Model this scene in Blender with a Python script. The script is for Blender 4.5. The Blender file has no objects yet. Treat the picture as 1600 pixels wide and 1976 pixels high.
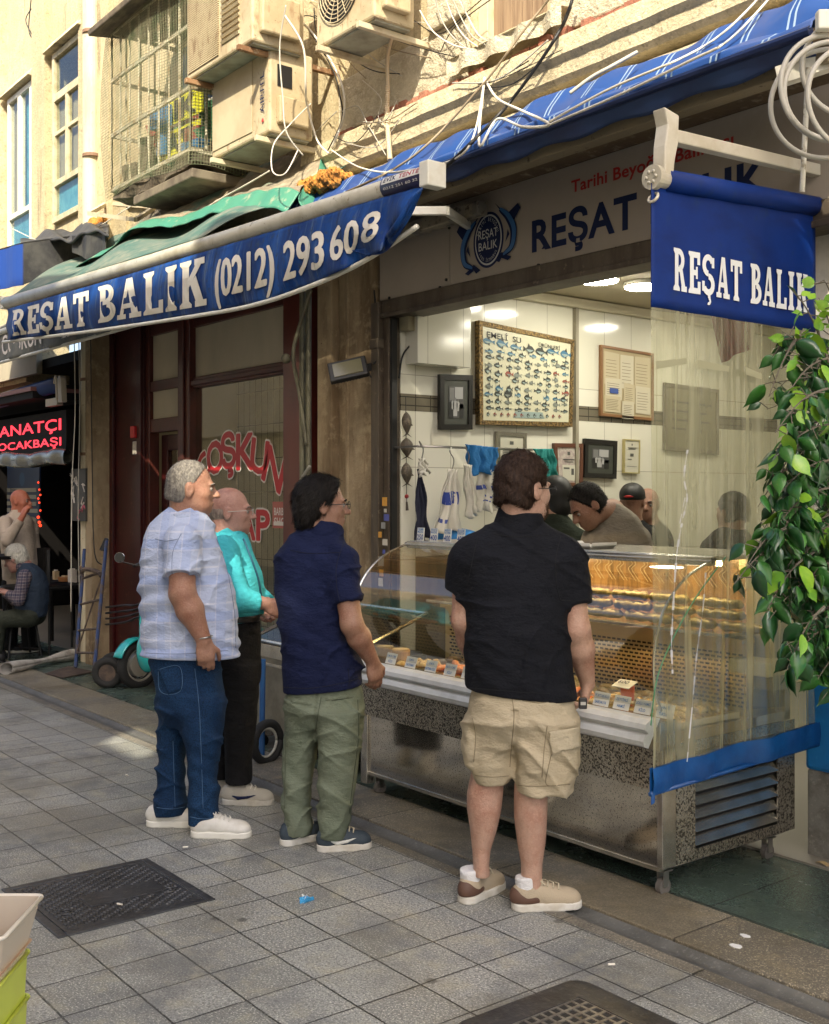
import bpy, bmesh, math, random
import numpy as np
from mathutils import Vector, Matrix
random.seed(7)
R_ = math.radians
S = bpy.context.scene
C = S.collection
# ---------------- camera ----------------
CAMH = 1.62; F = 2164.0; HOR = 955.0
DV = Vector((-0.788, 0.6157, 0)).normalized(); RV = Vector((DV.y, -DV.x, 0))
cam_d = bpy.data.cameras.new("camera"); cam = bpy.data.objects.new("camera", cam_d); C.objects.link(cam)
cam.location = (0, 0, CAMH); cam.rotation_euler = (R_(90), 0, math.atan2(DV.y, DV.x) - R_(90))
cam_d.sensor_width = 36; cam_d.lens = 36*F/1976; cam_d.shift_y = -33/1976; cam_d.clip_end = 500; cam_d.clip_start = 0.05
S.camera = cam
# ---------------- sky, sun, exposure ----------------
SUN = Vector((-0.50, 0.55, -0.66)).normalized()      # travel direction of the light
w = bpy.data.worlds.new("World"); S.world = w; w.use_nodes = True
nt = w.node_tree; bg = nt.nodes["Background"]; sky = nt.nodes.new("ShaderNodeTexSky"); sky.sky_type = 'NISHITA'
sky.sun_disc = False; sky.sun_elevation = math.asin(-SUN.z); sky.sun_rotation = math.atan2(-SUN.x, -SUN.y)
sky.air_density = 0.8; sky.dust_density = 4.0; sky.ozone_density = 0.3
nt.links.new(sky.outputs[0], bg.inputs[0]); bg.inputs[1].default_value = 0.15
sd = bpy.data.lights.new("sun", 'SUN'); so = bpy.data.objects.new("sun", sd); C.objects.link(so)
sd.energy = 3.3; sd.angle = R_(0.5); sd.color = (1.0, 0.90, 0.70)
so.rotation_euler = SUN.to_track_quat('-Z', 'Y').to_euler(); so.location = (5, -8, 12)
S.view_settings.view_transform = 'Standard'; S.view_settings.look = 'None'; S.view_settings.gamma = 1
S.view_settings.exposure = 1.36
try:
    S.cycles.max_bounces = 10; S.cycles.transparent_max_bounces = 24; S.cycles.caustics_reflective = False; S.cycles.caustics_refractive = False
    S.cycles.sample_clamp_indirect = 6.0
except Exception: pass

# ---------------- pixel helpers (photograph pixels -> world metres) ----------------
def ray(u, v):
    return DV + RV*((u-800)/F) + Vector((0, 0, (HOR-v)/F))
def PT(u, v, t): return Vector((0, 0, CAMH)) + ray(u, v)*t
def P(u, v, y=4.35): r = ray(u, v); return PT(u, v, y/r.y)
def PX(u, v, x): r = ray(u, v); return PT(u, v, x/r.x)
def PG(u, v, z=0.0): return PT(u, v, (CAMH-z)*F/(v-HOR))

# ---------------- materials ----------------
MATS = {}
def M(name, col, rough=0.6, metal=0.0, layers=(), bump=None, **kw):
    """col rgb; layers: (scale, col, lo, hi, stretch, kind); bump: (scale, strength, stretch, kind)"""
    m = bpy.data.materials.new(name); m.use_nodes = True; t = m.node_tree; n = t.nodes; L = t.links
    b = n["Principled BSDF"]
    def inp(k, v):
        if k in b.inputs: b.inputs[k].default_value = v
    inp("Roughness", rough); inp("Metallic", metal)
    for k, v in kw.items():
        kk = {'spec': "Specular IOR Level", 'coat': "Coat Weight", 'coatr': "Coat Roughness", 'trans': "Transmission Weight", 'ior': "IOR",
              'sss': "Subsurface Weight", 'alpha': "Alpha", 'sheen': "Sheen Weight", 'es': "Emission Strength"}.get(k)
        if kk: inp(kk, v)
    if 'sss' in kw: inp("Subsurface Radius", (0.01, 0.004, 0.002)); 
    if 'em' in kw: inp("Emission Color", (*kw['em'], 1))
    tc = n.new("ShaderNodeTexCoord")
    def tex(scale, stretch, kind):
        mp = n.new("ShaderNodeMapping"); mp.inputs['Scale'].default_value = stretch; L.new(tc.outputs['Object'], mp.inputs[0])
        if kind == 'vor':
            x = n.new("ShaderNodeTexVoronoi"); x.inputs['Scale'].default_value = scale; L.new(mp.outputs[0], x.inputs['Vector']); return x.outputs['Distance']
        if kind == 'crack':
            nn = n.new("ShaderNodeTexNoise"); nn.inputs['Scale'].default_value = scale*1.3; nn.inputs['Detail'].default_value = 5; L.new(mp.outputs[0], nn.inputs['Vector'])
            vm = n.new("ShaderNodeVectorMath"); vm.operation = 'MULTIPLY_ADD'; vm.inputs[1].default_value = (.55, .55, .55); L.new(nn.outputs['Color'], vm.inputs[0]); L.new(mp.outputs[0], vm.inputs[2])
            x = n.new("ShaderNodeTexVoronoi"); x.feature = 'DISTANCE_TO_EDGE'; x.inputs['Scale'].default_value = scale*.35; L.new(vm.outputs[0], x.inputs['Vector'])
            r = n.new("ShaderNodeMapRange"); r.inputs[1].default_value = 0; r.inputs[2].default_value = .006; r.inputs[3].default_value = .035; r.inputs[4].default_value = 0; L.new(x.outputs['Distance'], r.inputs[0]); return r.outputs[0]
        if kind == 'cell':
            x = n.new("ShaderNodeTexVoronoi"); x.inputs['Scale'].default_value = scale; L.new(mp.outputs[0], x.inputs['Vector'])
            s = n.new("ShaderNodeSeparateColor"); L.new(x.outputs['Color'], s.inputs[0]); return s.outputs[0]
        if kind == 'wave':
            x = n.new("ShaderNodeTexWave"); x.inputs['Scale'].default_value = scale; x.inputs['Distortion'].default_value = kw.get('dist', 2.0); L.new(mp.outputs[0], x.inputs['Vector']); return x.outputs['Fac']
        x = n.new("ShaderNodeTexNoise"); x.inputs['Scale'].default_value = scale; x.inputs['Detail'].default_value = 7; x.inputs['Roughness'].default_value = 0.62
        L.new(mp.outputs[0], x.inputs['Vector']); return x.outputs[0]
    cur = None
    for ly in layers:
        sc, c2, lo, hi = ly[:4]; st = ly[4] if len(ly) > 4 else (1, 1, 1); kd = ly[5] if len(ly) > 5 else 'noise'
        f = tex(sc, st, kd); mr = n.new("ShaderNodeMapRange"); mr.inputs[1].default_value = lo; mr.inputs[2].default_value = hi; L.new(f, mr.inputs[0])
        mx = n.new("ShaderNodeMix"); mx.data_type = 'RGBA'; L.new(mr.outputs[0], mx.inputs[0])
        if cur is None: mx.inputs[6].default_value = (*col, 1)
        else: L.new(cur, mx.inputs[6])
        mx.inputs[7].default_value = (*c2, 1); cur = mx.outputs[2]
    if cur is None: inp("Base Color", (*col, 1))
    else: L.new(cur, b.inputs["Base Color"])
    if bump:
        bl = bump if isinstance(bump[0], (tuple, list)) else (bump,)
        prev = None
        for bp in bl:
            f = tex(bp[0], bp[2] if len(bp) > 2 else (1, 1, 1), bp[3] if len(bp) > 3 else 'noise')
            bn = n.new("ShaderNodeBump"); bn.inputs['Strength'].default_value = bp[1]; bn.inputs['Distance'].default_value = bp[4] if len(bp) > 4 else 0.01
            L.new(f, bn.inputs['Height'])
            if prev: L.new(prev, bn.inputs['Normal'])
            prev = bn.outputs[0]
        L.new(prev, b.inputs['Normal'])
    if kw.get('rvar'):
        f = tex(kw['rvar'][0], (1, 1, 1), 'noise'); mr = n.new("ShaderNodeMapRange"); mr.inputs[3].default_value = kw['rvar'][1]; mr.inputs[4].default_value = kw['rvar'][2]
        mr.inputs[1].default_value = .3; mr.inputs[2].default_value = .7
        L.new(f, mr.inputs[0]); L.new(mr.outputs[0], b.inputs['Roughness'])
    MATS[name] = m; return m
def dull(name, c, r=0.6, a=0.8, sc=6, **kw):
    """colour with soft tone variation"""
    return M(name, c, r, layers=((sc, tuple(x*a for x in c), .35, .65), (sc*9, tuple(min(1, x*1.12) for x in c), .5, .75)), **kw)
def emis(name, c, s):
    return M(name, c, 0.5, em=c, es=s)
def glassy(name, tint=(1, 1, 1), refl=0.12, rough=0.02, haze=0.0, hazecol=(.8, .8, .7), bump=None):
    m = bpy.data.materials.new(name); m.use_nodes = True; t = m.node_tree; n = t.nodes; L = t.links
    n.remove(n["Principled BSDF"]); out = n["Material Output"]
    tr = n.new("ShaderNodeBsdfTransparent"); tr.inputs[0].default_value = (*tint, 1)
    gl = n.new("ShaderNodeBsdfGlossy"); gl.inputs['Roughness'].default_value = rough
    fr = n.new("ShaderNodeFresnel"); ge = n.new("ShaderNodeNewGeometry"); mm = n.new("ShaderNodeMapRange"); mm.inputs[3].default_value = 1.5; mm.inputs[4].default_value = 1/1.5; L.new(ge.outputs['Backfacing'], mm.inputs[0]); L.new(mm.outputs[0], fr.inputs[0])
    ad = n.new("ShaderNodeMath"); ad.operation = 'ADD'; ad.use_clamp = True; ad.inputs[1].default_value = refl; L.new(fr.outputs[0], ad.inputs[0])
    mx = n.new("ShaderNodeMixShader"); L.new(ad.outputs[0], mx.inputs[0]); L.new(tr.outputs[0], mx.inputs[1]); L.new(gl.outputs[0], mx.inputs[2])
    res = mx
    if haze > 0:
        df = n.new("ShaderNodeBsdfDiffuse"); df.inputs[0].default_value = (*hazecol, 1)
        tl = n.new("ShaderNodeBsdfTranslucent"); tl.inputs[0].default_value = (*hazecol, 1)
        m0 = n.new("ShaderNodeMixShader"); m0.inputs[0].default_value = .5; L.new(df.outputs[0], m0.inputs[1]); L.new(tl.outputs[0], m0.inputs[2])
        m2 = n.new("ShaderNodeMixShader"); L.new(mx.outputs[0], m2.inputs[1]); L.new(m0.outputs[0], m2.inputs[2])
        tc = n.new("ShaderNodeTexCoord"); mp = n.new("ShaderNodeMapping"); mp.inputs['Scale'].default_value = (1, 1, .25); L.new(tc.outputs['Object'], mp.inputs[0])
        nz = n.new("ShaderNodeTexNoise"); nz.inputs['Scale'].default_value = 7; nz.inputs['Detail'].default_value = 8; L.new(mp.outputs[0], nz.inputs['Vector'])
        mr = n.new("ShaderNodeMapRange"); mr.inputs[1].default_value = .35; mr.inputs[2].default_value = .7; mr.inputs[3].default_value = haze*.45; mr.inputs[4].default_value = min(1, haze*1.9); L.new(nz.outputs[0], mr.inputs[0])
        mp3 = n.new("ShaderNodeMapping"); mp3.inputs['Scale'].default_value = (1, 1, .05); L.new(tc.outputs['Object'], mp3.inputs[0]); n3 = n.new("ShaderNodeTexNoise"); n3.inputs['Scale'].default_value = 16; n3.inputs['Detail'].default_value = 5; L.new(mp3.outputs[0], n3.inputs['Vector'])
        r3 = n.new("ShaderNodeMapRange"); r3.inputs[1].default_value = .58; r3.inputs[2].default_value = .66; r3.inputs[4].default_value = .34; L.new(n3.outputs[0], r3.inputs[0])
        a3 = n.new("ShaderNodeMath"); a3.operation = 'ADD'; a3.use_clamp = True; L.new(mr.outputs[0], a3.inputs[0]); L.new(r3.outputs[0], a3.inputs[1]); L.new(a3.outputs[0], m2.inputs[0])
        res = m2
    if bump:
        tc2 = n.new("ShaderNodeTexCoord"); mp2 = n.new("ShaderNodeMapping"); mp2.inputs['Scale'].default_value = bump[2]; L.new(tc2.outputs['Object'], mp2.inputs[0])
        nz2 = n.new("ShaderNodeTexNoise"); nz2.inputs['Scale'].default_value = bump[0]; nz2.inputs['Detail'].default_value = 2; L.new(mp2.outputs[0], nz2.inputs['Vector'])
        bn = n.new("ShaderNodeBump"); bn.inputs['Strength'].default_value = bump[1]; bn.inputs['Distance'].default_value = .02; L.new(nz2.outputs[0], bn.inputs['Height']); L.new(bn.outputs[0], gl.inputs['Normal']); L.new(bn.outputs[0], fr.inputs['Normal'])
    L.new(res.outputs[0], out.inputs[0]); return m

# ---------------- mesh builder ----------------
WP = {}
def wpos(o): return WP.get(o.name, Vector((0, 0, 0)))
class MB:
    def __init__(s): s.v = []; s.f = []; s.mi = []
    def add(s, vs, fs, mi=0):
        b = len(s.v); s.v += [tuple(x) for x in vs]; s.f += [tuple(i+b for i in f) for f in fs]; s.mi += [mi]*len(fs); return s
    def box(s, x0, x1, y0, y1, z0, z1, mi=0):
        vs = [(x, y, z) for z in (z0, z1) for y in (y0, y1) for x in (x0, x1)]
        return s.add(vs, [(0, 2, 3, 1), (4, 5, 7, 6), (0, 1, 5, 4), (2, 6, 7, 3), (0, 4, 6, 2), (1, 3, 7, 5)], mi)
    def obox(s, c, ax, ay, az, mi=0):
        c, ax, ay, az = map(Vector, (c, ax, ay, az))
        vs = [c+ax*i+ay*j+az*k for k in (-1, 1) for j in (-1, 1) for i in (-1, 1)]
        return s.add(vs, [(0, 2, 3, 1), (4, 5, 7, 6), (0, 1, 5, 4), (2, 6, 7, 3), (0, 4, 6, 2), (1, 3, 7, 5)], mi)
    def bar(s, a, b, w, h=None, up=(0, 0, 1), mi=0):
        a, b = Vector(a), Vector(b); h = h or w; d = (b-a); l = d.length; d = d/l
        up = Vector(up)
        if abs(d.dot(up)) > .98: up = Vector((0, 1, 0))
        x = d.cross(up).normalized(); z = x.cross(d)
        return s.obox((a+b)/2, x*w/2, d*l/2, z*h/2, mi)
    def tube(s, pts, r, n=8, mi=0, caps=True):
        pts = [Vector(p) for p in pts]; rr = r if isinstance(r, (list, tuple)) else [r]*len(pts)
        ref = None; rings = []
        for i, p in enumerate(pts):
            a = pts[max(0, i-1)]; c = pts[min(len(pts)-1, i+1)]; d = (c-a).normalized()
            if ref is None: ref = Vector((0, 0, 1)) if abs(d.z) < .9 else Vector((1, 0, 0))
            x = d.cross(ref).normalized(); ref = x.cross(d).normalized(); y = ref
            rings.append([p+(x*math.cos(2*math.pi*k/n)+y*math.sin(2*math.pi*k/n))*rr[i] for k in range(n)])
        vs = [q for g in rings for q in g]; fs = []
        for i in range(len(pts)-1):
            for k in range(n): fs.append((i*n+k, i*n+(k+1) % n, (i+1)*n+(k+1) % n, (i+1)*n+k))
        if caps: fs.append(tuple(range(n-1, -1, -1))); fs.append(tuple((len(pts)-1)*n+k for k in range(n)))
        return s.add(vs, fs, mi)
    def cyl(s, a, b, r, n=20, mi=0, r2=None): return s.tube([a, b], [r, r if r2 is None else r2], n, mi)
    def sph(s, c, r, n=12, mi=0, sc=(1, 1, 1)):
        vs = [(c[0]+r*sc[0]*math.sin(math.pi*i/n)*math.cos(2*math.pi*j/n), c[1]+r*sc[1]*math.sin(math.pi*i/n)*math.sin(2*math.pi*j/n), c[2]+r*sc[2]*math.cos(math.pi*i/n)) for i in range(n+1) for j in range(n)]
        return s.add(vs, [(i*n+j, (i+1)*n+j, (i+1)*n+(j+1) % n, i*n+(j+1) % n) for i in range(n) for j in range(n)], mi)
    def grid(s, fn, nu, nv, mi=0, closed=False):
        vs = [fn(i/nu, j/nv) for i in range(nu+1) for j in range(nv+1)]
        return s.add(vs, [(i*(nv+1)+j, (i+1)*(nv+1)+j, (i+1)*(nv+1)+j+1, i*(nv+1)+j+1) for i in range(nu) for j in range(nv)], mi)
    def prism(s, poly, fn, d, mi=0):
        """poly 2D pts; fn maps (a,b,depth)->3D; depth 0..d"""
        n = len(poly); vs = [fn(a, b, 0) for a, b in poly]+[fn(a, b, d) for a, b in poly]
        return s.add(vs, [tuple(range(n)), tuple(range(2*n-1, n-1, -1))]+[(i, i+n, (i+1) % n+n, (i+1) % n) for i in range(n)], mi)
    def poly(s, pts, mi=0): return s.add(pts, [tuple(range(len(pts)))], mi)
    def torus(s, c, ax, ay, R, r, n=28, m=8, mi=0, a0=0, a1=360):
        c, ax, ay = map(Vector, (c, ax, ay)); k = n if a1-a0 < 360 else n
        return s.tube([c+ax*(R*math.cos(R_(a0+(a1-a0)*i/k)))+ay*(R*math.sin(R_(a0+(a1-a0)*i/k))) for i in range(k+1)], r, m, mi)
    def text(s, txt, fn, size=1.0, bold=0.0, mi=0, width=None, depth=0.0, align=0, serif=False):
        vs, fs, wd, gl = text2d(txt, bold)
        k = size; kx = (width/wd) if width else size
        s.add([fn(x*kx-align*wd*kx, y*k) for x, y in vs], fs, mi); return wd*kx
    def textb(s, txt, fn, w=1.0, h=1.0, tx=.02, ty=.02, mi=0, lay=.0, n=8):
        vs, fs, wd, _ = text2d(txt, 0.0, 1)
        for k in range(n+1):
            a = 2*math.pi*k/n; dx, dy = (tx*math.cos(a), ty*math.sin(a)) if k < n else (0, 0)
            s.add([fn(x*w/wd+dx, y*h+dy, lay+k) for x, y in vs], fs, mi)
    def build(s, name, mat, parent=None, origin=None, smooth=False, bev=0, solid=0, sub=0):
        me = bpy.data.meshes.new(name); o = bpy.data.objects.new(name, me)
        org = wpos(parent) if parent is not None else Vector(origin or (0, 0, 0))
        me.from_pydata([(x-org.x, y-org.y, z-org.z) for x, y, z in s.v], [], s.f)
        for m in (mat if isinstance(mat, (list, tuple)) else [mat]): me.materials.append(m)
        if any(s.mi): me.polygons.foreach_set("material_index", s.mi)
        if smooth: me.polygons.foreach_set("use_smooth", [True]*len(s.f))
        C.objects.link(o)
        if parent is not None: o.parent = parent
        else: o.location = org
        WP[o.name] = org
        if solid: x = o.modifiers.new("s", 'SOLIDIFY'); x.thickness = solid; x.offset = 0
        if bev: x = o.modifiers.new("b", 'BEVEL'); x.width = bev; x.segments = 2; x.limit_method = 'ANGLE'; x.angle_limit = R_(50)
        if sub: x = o.modifiers.new("u", 'SUBSURF'); x.levels = sub; x.render_levels = sub
        return o
_tc = {}
def text2d(txt, bold=0.0, fine=0):
    k = (txt, bold, fine)
    if k in _tc: return _tc[k]
    cu = bpy.data.curves.new("t", 'FONT'); cu.body = txt; cu.offset = bold; cu.resolution_u = 3; cu.space_character = 1.0+bold*1.6
    o = bpy.data.objects.new("t", cu); C.objects.link(o); dg = bpy.context.evaluated_depsgraph_get(); dg.update()
    me = bpy.data.meshes.new_from_object(o.evaluated_get(dg))
    if fine:
        b_ = bmesh.new(); b_.from_mesh(me); bmesh.ops.triangulate(b_, faces=b_.faces[:])
        for _ in range(4): bmesh.ops.subdivide_edges(b_, edges=[e for e in b_.edges if e.calc_length() > .2], cuts=1); bmesh.ops.triangulate(b_, faces=b_.faces[:])
        b_.to_mesh(me); b_.free()
    vs = [(v.co.x, v.co.y) for v in me.vertices]; fs = [tuple(p.vertices) for p in me.polygons]
    bpy.data.objects.remove(o); bpy.data.curves.remove(cu); bpy.data.meshes.remove(me)
    if vs:
        mn = min(v[0] for v in vs); wd = max(v[0] for v in vs)-mn; vs = [(x-mn, y/0.7) for x, y in vs]
    else: wd = 1
    _tc[k] = (vs, fs, wd, None); return _tc[k]
# heavy slab lettering for the shop name
def slab_glyph(ch):
    """list of convex polys in a box 1 high, width w"""
    g = []; a = .20
    def bx(x0, x1, y0, y1): g.append([(x0, y0), (x1, y0), (x1, y1), (x0, y1)])
    def arc(cx, cy, rx, ry, d0, d1, t, n=12):
        for i in range(n):
            A, B = R_(d0+(d1-d0)*i/n), R_(d0+(d1-d0)*(i+1)/n)
            g.append([(cx+(rx-t)*math.cos(A), cy+(ry-t*.8)*math.sin(A)), (cx+rx*math.cos(A), cy+ry*math.sin(A)), (cx+rx*math.cos(B), cy+ry*math.sin(B)), (cx+(rx-t)*math.cos(B), cy+(ry-t*.8)*math.sin(B))])
    def serif(cx, y, s, w=.17):  # s=+1 serif at bottom
        g.append([(cx-w, y), (cx-w, y+.07*s), (cx-w*.55, y+.14*s), (cx+w*.55, y+.14*s), (cx+w, y+.07*s), (cx+w, y)])
    if ch == 'I': serif(.2, 0, 1); serif(.2, 1, -1); bx(.1, .3, .05, .95); w = .4
    elif ch == 'L': serif(.2, 0, 1); serif(.2, 1, -1); bx(.1, .3, .05, .95); bx(.1, .62, 0, .13); bx(.52, .66, 0, .30); w = .66
    elif ch == 'T': serif(.34, 0, 1); bx(.24, .44, 0, 1); bx(0, .68, .86, 1); bx(0, .13, .7, .9); bx(.55, .68, .7, .9); w = .68
    elif ch == 'E': serif(.2, 0, 1); serif(.2, 1, -1); bx(.1, .3, .05, .95); bx(.1, .6, 0, .14); bx(.1, .58, .86, 1); bx(.2, .46, .44, .57); bx(.41, .5, .36, .65); bx(.5, .64, 0, .3); bx(.48, .62, .7, 1); w = .64
    elif ch == 'B': serif(.2, 0, 1); serif(.2, 1, -1); bx(.1, .3, .05, .95); arc(.32, .745, .27, .255, -90, 90, .17); arc(.34, .27, .32, .27, -90, 90, .19); bx(.2, .36, .87, 1); bx(.2, .38, 0, .13); bx(.2, .36, .47, .6); w = .67
    elif ch == 'R': serif(.2, 0, 1, .18); serif(.2, 1, -1); bx(.1, .3, .05, .95); arc(.34, .73, .29, .27, -90, 90, .18); bx(.2, .36, .87, 1); bx(.2, .36, .45, .57); g.append([(.34, .5), (.52, .52), (.68, .1), (.48, .1)]); bx(.46, .76, 0, .13); w = .76
    elif ch == 'K': serif(.2, 0, 1, .18); serif(.2, 1, -1); bx(.1, .3, .05, .95); g.append([(.25, .38), (.25, .58), (.52, .92), (.68, .9)]); g.append([(.33, .5), (.5, .66), (.74, .08), (.52, .08)]); bx(.48, .82, 0, .13); bx(.46, .76, .87, 1); w = .8
    elif ch == 'A': g.append([(.08, .08), (.2, .08), (.44, 1), (.32, 1)]); g.append([(.5, .08), (.72, .08), (.52, 1), (.32, 1)]); bx(.18, .55, .26, .38); bx(0, .3, 0, .12); bx(.42, .82, 0, .12); w = .82
    elif ch in 'SŞ':
        arc(.33, .73, .31, .27, 20, 270, .18, 14); arc(.33, .27, .33, .27, -160, 90, .19, 14); bx(.5, .64, .68, .93); bx(0, .13, .1, .34)
        if ch == 'Ş': g.append([(.28, .03), (.42, .03), (.44, -.1), (.3, -.06)]); arc(.33, -.13, .13, .1, -120, 90, .09, 8)
        w = .68
    else: w = .3
    return g, w
def slab_text(mb, txt, fn, width, height, mi=0, gap=.09, jit=0.0):
    """fn(x,y,layer)"""
    tot = sum(slab_glyph(c)[1]+gap for c in txt)-gap; kx = width/tot; x = 0; ly = 0
    for c in txt:
        g, wd = slab_glyph(c)
        for p in g:
            ly += 1; q = []; n = len(p)
            for i in range(n):      # subdivide edges so the letter follows the cloth
                a, b = p[i], p[(i+1) % n]; k = 3 if math.hypot(b[0]-a[0], b[1]-a[1]) > .3 else 1
                for j in range(k): q.append((a[0]+(b[0]-a[0])*j/k, a[1]+(b[1]-a[1])*j/k))
            mb.poly([fn((x+a)*kx, b*height, ly) for a, b in q], mi)
        x += wd+gap
def smooth_path(pts, n=6):
    pts = [Vector(p) for p in pts]; out = []
    for i in range(len(pts)-1):
        p0 = pts[max(0, i-1)]; p1 = pts[i]; p2 = pts[i+1]; p3 = pts[min(len(pts)-1, i+2)]
        for j in range(n):
            t = j/n; out.append(.5*((2*p1)+(p2-p0)*t+(2*p0-5*p1+4*p2-p3)*t*t+(3*p1-p0-3*p2+p3)*t**3))
    out.append(pts[-1]); return out
def tag(o, label=None, cat=None, group=None, kind=None):
    if label: o["label"] = label
    if cat: o["category"] = cat
    if group: o["group"] = group
    if kind: o["kind"] = kind
    return o
def thing(name, label, cat, loc=(0, 0, 0), group=None, rz=0):
    o = bpy.data.objects.new(name, None); C.objects.link(o); o.location = loc; o.rotation_euler = (0, 0, rz); o.empty_display_size = .1
    WP[o.name] = Vector(loc); return tag(o, label, cat, group)
def struct(o): o["kind"] = "structure"; return o
def kids(o): return [c for c in bpy.data.objects if c.parent == o]
def copy_tree(o, loc=None, parent=None, label=None):
    c = o.copy(); C.objects.link(c)
    if parent is not None: c.parent = parent
    if loc is not None: c.location = loc
    if label: c["label"] = label
    for k in kids(o): copy_tree(k, None, c)
    return c
# ---------------- implicit-surface modelling for bodies and cloth ----------------
def _lerp_keys(keys, z):
    k = np.array(sorted(keys), dtype=float); zz = np.linspace(k[0, 0], k[-1, 0], 240)
    cols = [np.interp(zz, k[:, 0], k[:, i]) for i in range(1, k.shape[1])]
    ker = np.hanning(17); ker /= ker.sum()
    cols = [np.convolve(np.pad(c, 8, mode='edge'), ker, 'valid') for c in cols]
    return [np.interp(z, zz, c) for c in cols]
class Fld:
    def __init__(s): s.p = []; s.post = []
    def cone(s, a, b, ra, rb, k=.02, flat=False, sub=False, sq=None):
        a, b = np.array(a, float), np.array(b, float); m = max(ra, rb)
        lo = np.minimum(a, b)-m; hi = np.maximum(a, b)+m
        def f(X, Y, Z):
            d = b-a; L2 = d@d+1e-9; px, py, pz = X-a[0], Y-a[1], Z-a[2]
            t = (px*d[0]+py*d[1]+pz*d[2])/L2; tc = np.clip(t, 0, 1)
            r = np.sqrt((px-tc*d[0])**2+(py-tc*d[1])**2+(pz-tc*d[2])**2)-(ra+(rb-ra)*tc)
            if flat: r = np.maximum(r, (t-1)*math.sqrt(L2))
            return r
        s.p.append((f, lo, hi, k, sub)); return s
    def ell(s, c, r, A=None, k=.02, sub=False):
        c = np.array(c, float); r = np.array(r, float); A = np.eye(3) if A is None else np.array(A, float); m = r.max()
        ext = np.sqrt(((A*r[:, None])**2).sum(0)); lo = c-ext; hi = c+ext
        def f(X, Y, Z):
            px, py, pz = X-c[0], Y-c[1], Z-c[2]; q = [(px*A[i][0]+py*A[i][1]+pz*A[i][2]) for i in range(3)]
            k0 = np.sqrt(sum((q[i]/r[i])**2 for i in range(3))); k1 = np.sqrt(sum((q[i]/r[i]**2)**2 for i in range(3)))+1e-6
            return k0*(k0-1)/k1
        s.p.append((f, lo, hi, k, sub)); return s
    def loft(s, keys, inset=0.0, k=.02, n=2.3, sub=False):
        """keys (z, cs, cf, a, b)"""
        K = np.array(sorted(keys), float); z0, z1 = K[0, 0], K[-1, 0]
        lo = np.array([(K[:, 1]-K[:, 3]).min(), (K[:, 2]-K[:, 4]).min(), z0]); hi = np.array([(K[:, 1]+K[:, 3]).max(), (K[:, 2]+K[:, 4]).max(), z1])
        def f(X, Y, Z):
            zz = Z.reshape(-1); cs, cf, a, b = _lerp_keys(keys, zz); a = np.maximum(a-inset, .01); b = np.maximum(b-inset, .01)
            px = np.abs(X-cs)/a; py = np.abs(Y-cf)/b
            k0 = (px**n+py**n)**(1/n)+1e-6; g = np.sqrt((px/a)**2+(py/b)**2)/np.maximum(np.sqrt(px**2+py**2), 1e-5)
            d = (k0-1)/np.maximum(g, 1e-3)
            return np.maximum(d, np.maximum(Z-(z1-inset*.3), (z0+inset*.3)-Z))
        s.p.append((f, lo, hi, k, sub)); return s
    def cut(s, pt, nrm, k=0.0):      # remove where dot(p-pt,n)>0
        pt = np.array(pt, float); nrm = np.array(nrm, float); nrm = nrm/np.linalg.norm(nrm)
        s.post.append(lambda X, Y, Z, D: np.maximum(D, (X-pt[0])*nrm[0]+(Y-pt[1])*nrm[1]+(Z-pt[2])*nrm[2])); return s
    def warp(s, fn): s.post.append(lambda X, Y, Z, D: D+fn(X, Y, Z)); return s
    def mesh(s, name, mat, parent, res=.006, smooth=2):
        add = [p for p in s.p if not p[4]]
        lo = np.min([p[1] for p in add], 0)-.03; hi = np.max([p[2] for p in add], 0)+.03
        n = np.ceil((hi-lo)/res).astype(int)+1
        ax = [(lo[i]+np.arange(n[i])*res).astype(np.float32) for i in range(3)]
        D = np.full(n, .2, np.float32)
        for f, l, h, k, sub in s.p:
            m = max(.03, k*1.5)+res*3
            i0 = np.maximum(((l-m-lo)/res).astype(int), 0); i1 = np.minimum(((h+m-lo)/res).astype(int)+2, n)
            if (i1 <= i0).any(): continue
            sl = tuple(slice(i0[i], i1[i]) for i in range(3))
            X = ax[0][sl[0]][:, None, None]; Y = ax[1][sl[1]][None, :, None]; Z = ax[2][sl[2]][None, None, :]
            d = f(X, Y, Z); cur = D[sl]
            if sub:
                d = -d; hh = np.maximum(k-np.abs(cur-d), 0)/max(k, 1e-6); D[sl] = np.maximum(cur, d)+hh*hh*k*.25
            else:
                hh = np.maximum(k-np.abs(cur-d), 0)/max(k, 1e-6); D[sl] = np.minimum(cur, d)-hh*hh*k*.25
        X = ax[0][:, None, None]; Y = ax[1][None, :, None]; Z = ax[2][None, None, :]
        for f in s.post: D = f(X, Y, Z, D)
        D[[0, -1]] = .2; D[:, [0, -1]] = .2; D[:, :, [0, -1]] = .2
        ins = D < 0
        a = [ins[i:ins.shape[0]-1+i, j:ins.shape[1]-1+j, k:ins.shape[2]-1+k] for i in (0, 1) for j in (0, 1) for k in (0, 1)]
        al = np.logical_and.reduce(a); an = np.logical_or.reduce(a); act = an & ~al
        idx = np.argwhere(act); N = len(idx); vid = np.full(act.shape, -1, np.int64); vid[act] = np.arange(N)
        pos = np.zeros((N, 3)); cnt = np.zeros(N); I, J, Kk = idx.T
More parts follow.
